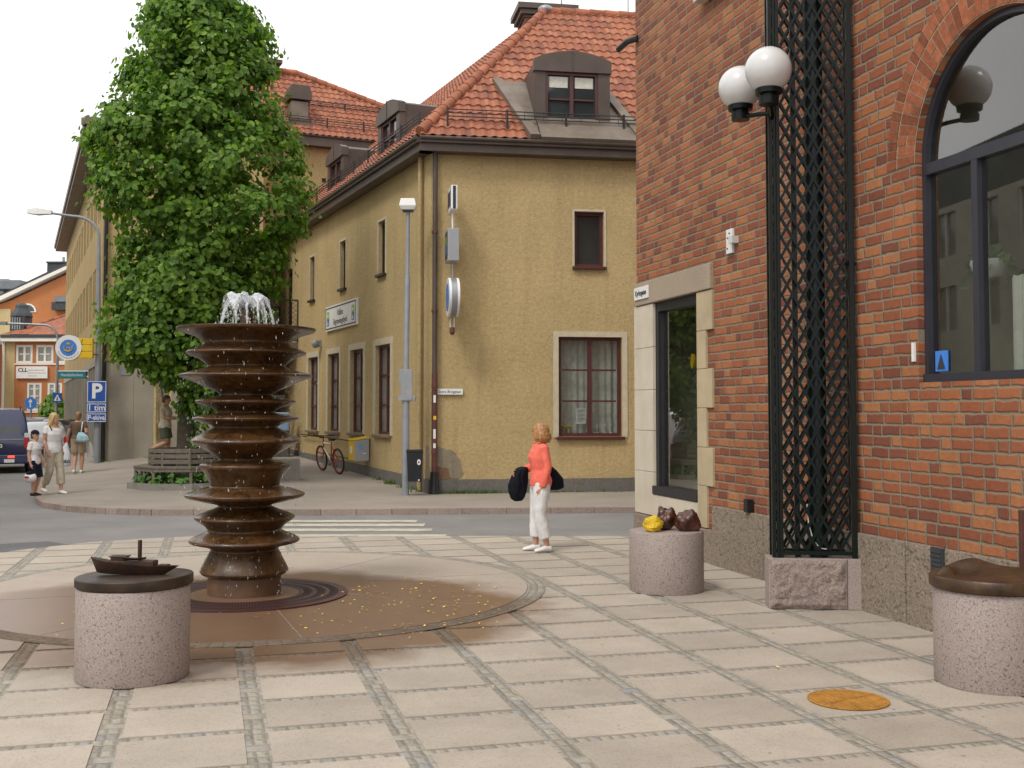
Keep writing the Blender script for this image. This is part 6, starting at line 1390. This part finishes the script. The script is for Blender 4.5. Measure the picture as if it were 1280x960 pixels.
def person(label, loc, rz, h, pose, top, sleeve, top_z0, bottom, leg_len, hair, hairmat, shoe, flare=1.0, wide=1.0, headk=1.0, male=False, neck=1.40):
    P = dict(DEF); P.update(pose); k = h / 1.65; Pv = {a: Vector(v) for a, v in P.items() if isinstance(v, tuple)}
    root = empty('person', loc, rz, label=label, cat='person'); root.scale = (k, k, k)
    hm = Matrix.Translation((0, .0, 1.43)) @ Matrix.Rotation(R(P['yaw']), 4, 'Z') @ Matrix.Rotation(R(P['nod']), 4, 'X') @ Matrix.Scale(headk, 4)
    def torso(mb, z0, z1, g):
        S = [(z, rx * wide + g, ry * wide + g, y) for z, rx, ry, y in TORSO if z0 - 1e-6 <= z <= z1 + 1e-6]
        mb.rings([oval((0, y, z), rx, ry) for z, rx, ry, y in S])
    def arm(mb, s, g, t1):
        sh = Vector((.158 * s, -.01, 1.335)); e, w = (Pv['eR'], Pv['wR']) if s > 0 else (Pv['eL'], Pv['wL'])
        pts = [Vector((.10 * s, -.005, 1.345)), sh, sh.lerp(e, .5), e, e.lerp(w, .4), w]; rad = [.05, .054, .046, .039, .040, .027]
        if t1 < 1:                                          # sleeve ends part way down the upper arm
            pts = pts[:2] + [sh.lerp(e, t1 * .6), sh.lerp(e, t1)]; rad = [.052, .056, .056, .057]
        elif t1 >= 2: pts[-1] = e.lerp(w, .97); rad = [.05, .054, .048, .043, .042, .036]
        mb.tube(pts, [r * (1 + (wide - 1) * .6) + g for r in rad], 12)
    def leg(mb, s, g, t1, fl=1.):
        hp = Vector((.088 * s, -.005, .86)); kn, an = (Pv['kR'], Pv['aR']) if s > 0 else (Pv['kL'], Pv['aL'])
        pts = [hp + Vector((0, 0, .03)), hp.lerp(kn, .25), hp.lerp(kn, .62), kn, kn.lerp(an, .3), kn.lerp(an, .7), an]; rad = [.092, .092, .074, .057, .058, .043, .035]
        if g:
            L1 = (kn - hp).length; L2 = (an - kn).length; d = t1 * (L1 + L2)
            if d <= L1: pts = [pts[0], pts[1], hp.lerp(kn, d / L1 * .8), hp.lerp(kn, d / L1)]; rad = [.094, .094, .088 * fl, .088 * fl]
            else: f = (d - L1) / L2; pts = pts[:4] + [kn.lerp(an, f * .55), kn.lerp(an, f)]; rad = [.094, .094, .078, .064, .060 * fl, .056 * fl]
        mb.tube(pts, [r * (1 + (wide - 1) * .7) + g for r in rad], 14)
    mb = MB(); torso(mb, .80, 1.42, 0)
    mb.tube([(0, -.012, 1.37), (0, -.004, 1.42), (0, .004, 1.48)], [.056, .052, .05], 12)
    mb.rings([[hm @ Vector(v) for v in oval((0, y, z), rx, ry)] for z, rx, ry, y in HEAD])
    mb.rings([[hm @ Vector(v) for v in q_] for q_ in (oval((0, .088, .132), .008, .010, 8), oval((0, .098, .10), .014, .020, 8), oval((0, .092, .083), .016, .016, 8))])
    for s in (-1, 1): mb.rings([[hm @ Vector(v) for v in oval((.070 * s, .0, z), .010, r, 8)] for z, r in ((.075, .010), (.10, .018), (.125, .016))])
    for s in (-1, 1):
        arm(mb, s, 0, 1); leg(mb, s, 0, 0)
        e, w = (Pv['eR'], Pv['wR']) if s > 0 else (Pv['eL'], Pv['wL']); d = (w - e).normalized(); pn = Vector((-s, .25, 0)); pn = (pn - d * pn.dot(d)).normalized(); sd_ = d.cross(pn) * (1 if s > 0 else -1)
        if sd_.y < 0: sd_ = -sd_
        mb.rings([[w + d * t + sd_ * a * math.cos(2 * math.pi * j / 10) + pn * b_ * math.sin(2 * math.pi * j / 10) for j in range(10)] for t, a, b_ in ((-.01, .025, .02), (.03, .034, .017), (.08, .038, .014))])
        for i_, (o_, ln) in enumerate(((.029, .068), (.010, .078), (-.010, .072), (-.028, .056))):
            b0 = w + d * .075 + sd_ * o_; mb.tube([b0, b0 + d * ln * .5 + pn * .012, b0 + d * ln * .85 + pn * .036], [.0095, .009, .0075], 6)
        b0 = w + d * .02 + sd_ * .026; mb.tube([b0, b0 + sd_ * .026 + d * .03 + pn * .01, b0 + sd_ * .028 + d * .065 + pn * .022], [.012, .011, .009], 6)
        an = Pv['aR'] if s > 0 else Pv['aL']; td = P['tR'] if s > 0 else P['tL']; td = Vector(td or (.12 * s, 1, -.0)).normalized(); up = Vector((0, 0, 1)); up = (up - td * up.dot(td)).normalized(); lt = td.cross(up)
        def foot(mbx, g, top_): mbx.rings([[an + td * t + up * (z0 + hz * math.sin(2 * math.pi * j / 12)) + lt * wx * math.cos(2 * math.pi * j / 12) for j in range(12)] for t, z0, wx, hz in ((-.068, -.052, .022 + g, .022 + g), (-.045, -.042, .036 + g, .036 + g), (.02, -.040 - .0 * top_, .038 + g, (.038 if top_ else .045) + g), (.09, -.052, .044 + g, .024 + g), (.145, -.060, .040 + g, .017 + g), (.175, -.066, .020 + g, .010 + g))])
        foot(mb, 0, 0)
        sb = MB(); foot(sb, .007, 1); finish(sb, 'shoe', shoe, root, .009, 2)
    body = finish(mb, 'body', m_skin, root, .0095, 4)
    for s in (-1, 1):
        mb = MB(); mb.sphere(hm @ Vector((.030 * s, .0865, .122)), .009, 10, 8); mb.build('eye', m_textK, body, smooth=180)
    mb = MB(); mb.rings([[hm @ Vector(v) for v in oval((x, .092 - abs(x) * .35, .053), .002, .006, 6)] for x in (-.022, 0, .022)]); mb.build('mouth', m_lip, body)
    # clothes
    mb = MB(); torso(mb, top_z0, neck, .016)
    if sleeve:
        for s in (-1, 1): arm(mb, s, .011, sleeve)
    finish(mb, 'top', top, root, .011, 3)
    mb = MB(); torso(mb, .80, 1.0, .012)
    for s in (-1, 1): leg(mb, s, .013, leg_len, flare)
    finish(mb, 'trousers' if leg_len > .6 else 'shorts', bottom, root, .011, 3)
    # hair
    mb = MB()
    if hair == 'bob': S = [(-.025, .085, .066, -.060), (.0, .112, .094, -.045), (.05, .116, .104, -.036), (.11, .106, .112, -.022), (.17, .093, .112, -.012), (.212, .064, .08, -.010), (.235, .02, .03, -.01)]
    elif hair == 'long': S = [(-.10, .07, .035, -.07), (-.03, .085, .055, -.062), (.03, .086, .066, -.046), (.08, .084, .08, -.032), (.13, .082, .094, -.016), (.18, .076, .094, -.008), (.215, .055, .07, -.008), (.234, .02, .03, -.01)]
    else: S = [(.03, .058, .05, -.052), (.07, .076, .07, -.036), (.12, .079, .088, -.022), (.17, .077, .095, -.010), (.205, .060, .075, -.008), (.230, .02, .03, -.01)]
    mb.rings([[hm @ Vector(v) for v in oval((0, y, z), rx * (1 + .05 * math.sin(z * 70)), ry)] for z, rx, ry, y in S])
    if hair in ('bob', 'long'):
        for s in (-1, 1): mb.tube([hm @ Vector((.055 * s, .055, .18)), hm @ Vector((.078 * s, .035, .11)), hm @ Vector((.080 * s, .012, .03)), hm @ Vector((.072 * s, 0, -.02 if hair == 'bob' else -.08))], [.022, .026, .03, .018], 8)
    if hair in ('bob', 'long'):
        rh = random.Random(len(label)); zb_ = S[0][0]
        for q_ in range(16):
            a = math.pi + math.pi * (q_ / 15) * 1.3 - .15 * math.pi; rx, ry, yo = S[1][1] * .9, S[1][2] * .9, S[1][3]; c0_ = Vector((rx * math.cos(a), yo + ry * math.sin(a), zb_ + .07)); ln = rh.uniform(.02, .05) if hair == 'bob' else rh.uniform(.075, .115)
            mb.tube([hm @ (c0_ + Vector((0, 0, .05))), hm @ (c0_ + Vector((math.cos(a) * .012, math.sin(a) * .012, -.02))), hm @ (c0_ + Vector((math.cos(a) * rh.uniform(-.01, .02), math.sin(a) * rh.uniform(-.01, .02), -ln)))], [.018, .016, .006], 6)
    finish(mb, 'hair', hairmat, root, .0075, 1)
    root['_hm'] = 0; del root['_hm']
    return root, hm, k
m_lip = M('lips', (.32, .09, .08), .5)
def hairm(name, col): 
    m, nt, b, tc = newmat(name); s = sep(nt, tc); n = noise(nt, comb(nt, mth(nt, 'MULTIPLY', s[0], 60), mth(nt, 'MULTIPLY', s[1], 60), mth(nt, 'MULTIPLY', s[2], 7)), 1, 4, .6)
    c = mixc(nt, ramp(nt, n, [(.35, 0), (.65, 1)]), tuple(x * .55 for x in col), tuple(min(1, x * 1.3) for x in col)); nt.links.new(c, b.inputs['Base Color']); b.inputs['Roughness'].default_value = .45; addbump(nt, b, n, .5, .01); return m
h_gold = hairm('auburn_blond_hair', (.36, .17, .055)); h_blond = hairm('blond_hair', (.52, .37, .15)); h_brown = hairm('brown_hair', (.10, .055, .028)); h_lb = hairm('light_brown_hair', (.24, .14, .065))
c_coral = cloth('coral_knit', (.80, .17, .12)); c_white = cloth('white_cotton', (.68, .67, .66)); c_beige = cloth('beige_linen', (.46, .40, .31)); c_brown = cloth('brown_jersey', (.13, .09, .06)); c_khaki = cloth('khaki_cotton', (.32, .25, .17)); c_cream = cloth('cream_top', (.58, .53, .40)); c_olive = cloth('olive_cotton', (.10, .11, .075)); c_navy = cloth('dark_navy_cloth', (.010, .012, .022)); c_shoeW = M('white_shoe_leather', (.66, .65, .62), .5, .06, 10); c_sandal = cloth('black_sandal', (.02, .018, .016)); c_black = cloth('black_bag_cloth', (.006, .007, .012))
# woman in coral
w1, hm, k = person('woman with auburn bob in a coral cardigan and white cropped trousers looking toward the street', (.36, 14.45, .006), R(104), 1.63, dict(yaw=-38, eL=(-.20, -.05, 1.09), wL=(-.175, .02, .83), eR=(.20, .05, 1.09), wR=(.16, .22, 1.02), kL=(-.085, .03, .47), aL=(-.085, -.07, .085), kR=(.10, .03, .47), aR=(.10, .03, .085)), c_coral, 2.0, .84, c_white, .88, 'bob', h_gold, c_shoeW, flare=1.15, wide=1.06)
mb = MB(); mb.tube([(-.085, .055, 1.405), (-.10, -.035, 1.425), (0, -.085, 1.42), (.10, -.035, 1.425), (.085, .055, 1.405), (.02, .115, 1.27)], [.014, .02, .022, .02, .014, .008], 8); finish(mb, 'collar', c_coral, w1, .008, 2)
def held(name, label, cat, root_loc, rz, k): e = empty(name, root_loc, rz, label=label, cat=cat); e.scale = (k, k, k); return e
jk = held('jacket', 'dark navy jacket draped over the forearm of the woman in coral', 'jacket', (.36, 14.45, .006), R(98), k)
mb = MB(); mb.rings([oval((.13, .20, 1.09), .06, .05), oval((.13, .22, 1.06), .11, .09)] + [[Vector((.13 + (p.x - .13) * (1 + .22 * math.sin(9 * math.atan2(p.y - .27, p.x - .13) + z * 6)), .27 + (p.y - .27) * (1 + .16 * math.sin(7 * math.atan2(p.y - .27, p.x - .13) + z * 9)), p.z - .06 * (p.y - .27))) for p in oval((.13, yc_, z), rx, ry, 18)] for yc_, z, rx, ry in ((.25, .97, .10, .11), (.275, .86, .09, .125), (.285, .76, .08, .12), (.28, .68, .06, .09), (.27, .64, .03, .05))]); o = finish(mb, 'drape', c_black, jk, .012, 3)
bg_ = held('shoulder_bag', 'black shoulder bag hanging behind the woman in coral', 'bag', (.36, 14.45, .006), R(98), k)
mb = MB(); mb.rings([oval((.16, -.18, .78), .05, .10), oval((.16, -.20, .81), .08, .15), oval((.16, -.20, .93), .08, .14), oval((.16, -.15, 1.04), .06, .10), oval((.16, -.10, 1.12), .03, .05)]); finish(mb, 'body', c_black, bg_, .011, 3); mb = MB(); mb.tube([(.16, -.13, 1.15), (.14, -.09, 1.36), (.13, .02, 1.40), (.14, .09, 1.28), (.16, .05, 1.02)], .012, 6); mb.build('strap', c_black, bg_, smooth=180)
# mother in white
DIR = lambda dx, dy: math.atan2(-dx, dy)
w2, hm, k = person('blond woman in a white tee and pale cropped trousers walking behind the boy', (-9.70, 23.75, gz(-9.7, 23.75)), DIR(.80, -.6), 1.70, dict(yaw=18, eL=(-.20, -.10, 1.10), wL=(-.21, -.03, .87), eR=(.20, -.02, 1.09), wR=(.20, .10, .87), kL=(-.09, .12, .47), aL=(-.09, .16, .085), kR=(.09, .02, .47), aR=(.09, -.20, .12)), c_white, .45, .84, c_beige, .86, 'long', h_blond, c_shoeW, flare=1.2, neck=1.37)
mb = MB(); mb.tube([(.10, .10, 1.30), (.115, .03, 1.39), (.10, -.09, 1.36), (.07, -.13, 1.2)], .014, 6); mb.build('strap', c_black, w2, smooth=180)
# boy
w3, hm, k = person('boy in a navy cap, printed white tee and black shorts carrying a helmet bag', (-9.90, 23.3, gz(-9.9, 23.3)), DIR(.93, -.25), 1.33, dict(yaw=-8, eR=(.20, -.03, 1.06), wR=(.21, .04, .82), eL=(-.20, .0, 1.08), wL=(-.18, .14, .86), kR=(.085, .06, .46), aR=(.085, .02, .085), kL=(-.085, .06, .46), aL=(-.085, -.04, .085)), c_white, .6, .80, c_navy, .50, 'short', h_brown, c_sandal, flare=1.15, headk=1.14)
mb = MB(); mb.rings([[hm @ Vector(v) for v in oval((0, y, z), rx, ry)] for z, rx, ry, y in ((.135, .079, .102, -.006), (.17, .080, .102, -.008), (.205, .066, .085, -.008), (.232, .02, .03, -.01))]); mb.rings([[hm @ Vector(v) for v in q_] for q_ in (oval((0, .10, .142), .062, .075, 14), oval((0, .10, .150), .060, .073, 14))]); finish(mb, 'cap', c_navy, w3, .009, 2)
mb = MB(); mb.rings([[hm @ Vector(v) for v in oval((x, .094 - abs(x) * .3, .122), .004, .014, 8)] for x in (-.055, -.02, .02, .055)]); mb.build('sunglasses', c_black, w3)
mb = MB()
for i_, (x, z, a, b_) in enumerate(((-.02, 1.18, .07, .018), (.03, 1.15, .05, .012), (-.04, 1.06, .04, .014), (.01, 1.03, .07, .012), (.05, 1.07, .03, .01))): mb.rings([oval((x, .143, z), a, .012, 10), oval((x + .02, .143, z + b_), a * .6, .012, 10)])
mb.build('shirt_print', m_textG, w3)
hb_ = held('helmet_bag', 'white and black helmet bag in the hand of the boy', 'bag', (-9.90, 23.3, gz(-9.9, 23.3)), DIR(.93, -.25), k)
mb = MB(); mb.sphere((.22, .05, .48), .15, 20, 14, (.85, 1.1, .9)); mb.build('shell', c_white, hb_, smooth=180); mb = MB(); mb.tube([(.22, .0, .60), (.22, .05, .74), (.22, .10, .60)], .018, 6); mb.build('handle', c_black, hb_); mb = MB(); mb.sphere((.24, .06, .58), .095, 14, 10, (1, 1.1, .7)); mb.build('visor', c_black, hb_, smooth=180); mb = MB(); mb.box(.352, -.02, .47, .358, .10, .52); mb.build('badge', m_redl, hb_)
# woman walking away
w4, hm, k = person('woman in brown top and khaki shorts walking away along the office building', (-11.75, 30.4, gz(-11.75, 30.4)), R(6), 1.65, dict(eL=(-.25, .0, 1.10), wL=(-.30, .08, .90), eR=(.23, -.08, 1.10), wR=(.25, .06, .92), kR=(.09, .07, .47), aR=(.085, .03, .085), kL=(-.07, .02, .47), aL=(-.06, -.14, .10)), c_brown, .5, .90, c_khaki, .40, 'short', h_lb, c_shoeW, flare=1.12, wide=1.06)
lb_ = held('shoulder_bag', 'pale blue shoulder bag on the back of the woman in khaki shorts', 'bag', (-11.75, 30.4, gz(-11.75, 30.4)), R(6), k)
mb = MB(); mb.rings([oval((.18, -.19, .84), .10, .05), oval((.18, -.20, .88), .17, .075), oval((.16, -.20, 1.0), .15, .07), oval((.12, -.18, 1.10), .07, .04)]); finish(mb, 'body', cloth('pale_blue_cloth', (.34, .52, .60)), lb_, .012, 3); mb = MB(); mb.tube([(.12, -.17, 1.08), (.13, -.10, 1.36), (.13, .02, 1.40), (.14, .08, 1.2)], .018, 6); mb.build('strap', c_white, lb_, smooth=180)
pb = held('carrier_bag', 'large white plastic carrier bag in the left hand of the woman in khaki shorts', 'bag', (-11.75, 30.4, gz(-11.75, 30.4)), R(6), k)
mb = MB(); mb.rings([oval((-.40, .10, .18), .15, .06), oval((-.40, .10, .22), .20, .09), oval((-.40, .10, .50), .19, .08), oval((-.36, .10, .66), .10, .05), oval((-.32, .10, .82), .02, .02)]); o = finish(mb, 'body', M('white_plastic_film', (.66, .68, .72), .35, .08, 9, .5, 12), pb, .014, 2); text('manto', .15, m_textK, pb, (-.40, .0, .32), bold=.004)
sb_ = held('carrier_bag', 'small thin white bag in the right hand of the woman in khaki shorts', 'bag', (-11.75, 30.4, gz(-11.75, 30.4)), R(6), k)
mb = MB(); mb.rings([oval((.30, .10, .42), .06, .04), oval((.30, .10, .46), .09, .05), oval((.29, .10, .70), .07, .04), oval((.26, .10, .86), .02, .02)]); finish(mb, 'body', c_white, sb_, .012, 2)
# woman by the tree
w5, hm, k = person('brown haired woman in cream top and olive shorts standing on the tree bench', (-8.02, 25.95, gz(-8, 26) + .475), R(-90), 1.56, dict(nod=-12, eR=(.19, .03, 1.10), wR=(.10, .26, 1.08), eL=(-.20, .04, 1.10), wL=(-.12, .27, 1.09), kR=(.09, .06, .50), aR=(.09, -.30, .34), kL=(-.08, .05, .47), aL=(-.08, .0, .085), tR=(.0, -.35, -1)), c_cream, .15, .84, c_olive, .34, 'short', h_brown, c_sandal, flare=1.15, wide=1.14)
ph = held('phone', 'small pale phone held by the woman standing on the tree bench', 'phone', (-8.02, 25.95, gz(-8, 26) + .475), R(-90), k); MB().box(-.04, .37, 1.04, .02, .385, 1.15).build('body', m_signW, ph, bevel=.005)

# ------------------------------------------------------------------ vehicles
def loft_car(name, label, loc, rz, mat, secs, L, belt, cat='car'):
    """secs: (y, zlow, zbelt, ztop, w, wtop); rear at y=0 facing -y"""
    r = empty(name, loc, rz, label=label, cat=cat); mb = MB(); rg_ = []
    for y, zl, zb, zt, w, wt in secs:
        c = .09
        half = [(w * .86, zl), (w * .97, zl + c), (w, zl + (zb - zl) * .55), (w * .985, zb), (wt + (w - wt) * .12, zb + (zt - zb) * .82) if zt - zb > .12 else (w * .95, zb + (zt - zb) * .6), (wt * .9, zt - .015), (wt * .55, zt)]
        rg_.append([Vector((x, y, z)) for x, z in half] + [Vector((-x, y, z)) for x, z in half[::-1]])
    mb.rings(rg_); b = mb.build('body', mat, r, smooth=38)
    return r
def wheels(r, ys, w, R0):
    for y in ys:
        for s in (-1, 1):
            mb = MB(); mb.prism([(y + R0 * math.cos(2 * math.pi * k / 24), R0 + R0 * math.sin(2 * math.pi * k / 24)) for k in range(24)], s * w - .10 * (s > 0) - .0, s * w + .10 * (s < 0), 'yz'); o = mb.build('wheel', m_tyre, r, bevel=.015)
            mb = MB(); mb.prism([(y + R0 * .62 * math.cos(2 * math.pi * k / 20), R0 + R0 * .62 * math.sin(2 * math.pi * k / 20)) for k in range(20)], s * w + .004 * s, s * w + .012 * s, 'yz'); mb.build('hub_cap', m_alu, o)
SD = math.atan2(-YD.x, YD.y)
va = loft_car('van', 'dark blue van seen from behind with its rear fog lamp lit at the left edge', (-15.32, 33.2, -.05), SD, m_van, [(.0, .36, .95, 1.08, .90, .88), (.06, .30, 1.0, 1.20, .955, .90), (.16, .28, 1.05, 1.72, .965, .86), (.30, .27, 1.05, 1.90, .97, .82), (.9, .26, 1.05, 1.95, .97, .82), (3.0, .26, 1.05, 1.94, .97, .82), (3.6, .26, 1.05, 1.82, .97, .78), (4.3, .28, 1.02, 1.15, .96, .86), (4.75, .32, .80, .92, .90, .80), (4.85, .38, .7, .75, .84, .76)], 4.85, 1.05, 'van')
wheels(va, (.85, 3.85), .965, .33)
mb = MB(); mb.rings([[(-.70, .04, 1.14), (.70, .04, 1.14), (.66, .165, 1.70), (-.66, .165, 1.70)], [(-.70, .10, 1.14), (.70, .10, 1.14), (.66, .24, 1.70), (-.66, .24, 1.70)]]); mb.build('rear_window', m_glassD, va)
mb = MB(); mb.box(-.80, -.025, .995, .80, .03, 1.03); mb.build('trim_strip', m_alu, va); mb = MB(); mb.box(-.97, -.09, .30, .97, .1, .56); mb.build('bumper', m_van, va, bevel=.03)
for s in (-1, 1):
    mb = MB(); mb.box(s * .89 - .07, -.012, .74, s * .89 + .07, .1, 1.06); mb.build('tail_lamp', m_redl, va, bevel=.02); mb = MB(); mb.box(s * .89 - .07, -.006, 1.065, s * .89 + .07, .1, 1.2); mb.build('lamp_lens', m_lens, va, bevel=.01)
mb = MB(); mb.box(-.28, -.02, .76, .28, .02, .90); mb.build('plate_recess', m_trimK, va); mb = MB(); mb.box(-.22, -.03, .77, .22, -.021, .87); o = mb.build('number_plate', m_signW, va); mb = MB(); [mb.box(-.18 + .055 * k, -.033, .79, -.145 + .055 * k, -.0305, .85) for k in (0, 1, 2, 4, 5, 6)]; mb.build('plate_characters', m_textK, o)
mb = MB(); mb.box(.38, -.1, .47, .56, -.088, .53); mb.build('fog_lamp', m_lampon, va); fl_ = m_lampon.node_tree.nodes['Principled BSDF']; fl_.inputs['Emission Color'].default_value = (1, .05, .02, 1); fl_.inputs['Emission Strength'].default_value = 2.5
mb = MB(); mb.box(.28, -.1, .33, .56, -.091, .43); mb.build('tow_plate', m_signW, va); mb = MB(); mb.tube([(-.1, .03, 1.16), (-.55, .06, 1.26)], .012, 5); mb.build('wiper', m_trimK, va)
for s in (-1, 1): mb = MB(); mb.tube([(s * .70, .6, 1.97), (s * .70, 2.8, 1.96)], .02, 6); mb.build('roof_rail', m_trimK, va)
HB = [(.0, .40, .80, .90, .80, .72), (.05, .28, .86, 1.0, .84, .74), (.22, .22, .90, 1.28, .86, .64), (.45, .20, .90, 1.42, .865, .62), (1.2, .19, .90, 1.47, .87, .62), (2.0, .19, .90, 1.45, .87, .62), (2.5, .19, .90, 1.30, .87, .63), (3.1, .20, .86, .98, .86, .74), (3.8, .24, .70, .80, .82, .70), (4.0, .32, .58, .64, .76, .66)]
def car(label, loc, mat, k=1.):
    r = loft_car('parked_car', label, loc, SD, mat, [(y, a, b * k, c * k, d, e) for y, a, b, c, d, e in HB], 4, .9); wheels(r, (.72, 3.25), .865, .30); r['group'] = 'cars parked along the side street'
    mb = MB(); mb.rings([[(-.58, .09, .98 * k), (.58, .09, .98 * k), (.52, .34, 1.32 * k), (-.52, .34, 1.32 * k)], [(-.58, .2, .96 * k), (.58, .2, .96 * k), (.52, .45, 1.30 * k), (-.52, .45, 1.30 * k)]]); mb.build('rear_window', m_glassD, r)
    for s in (-1, 1):
        mb = MB(); mb.box(s * .74 - .10, -.015, .72 * k, s * .74 + .10, .12, .93 * k); mb.build('tail_lamp', m_redl, r, bevel=.02)
        mb = MB(); mb.prism([(.5, .95 * k), (2.75, .95 * k), (2.3, 1.34 * k), (.62, 1.34 * k)], s * .80 - .05, s * .80 + .05, 'yz'); mb.build('side_window', m_glassD, r)
    mb = MB(); mb.box(-.24, -.012, .60 * k, .24, .03, .71 * k); mb.build('number_plate', m_signW, r); mb = MB(); mb.box(-.80, -.05, .30, .80, .08, .50); mb.build('bumper', m_trimK, r, bevel=.02)
    return r
car('silver hatchback with red tail lamps parked beyond the blonde woman', (-16.75, 40.2, -.05), m_silver)
car('black estate car parked close to the office wall, right of the silver one', (-17.95, 44.6, 0.0), m_blackc, 1.02)
car('graphite car parked furthest down the side street, just past the blue van', (-20.6, 48.5, -.05), m_greyc, 1.08)
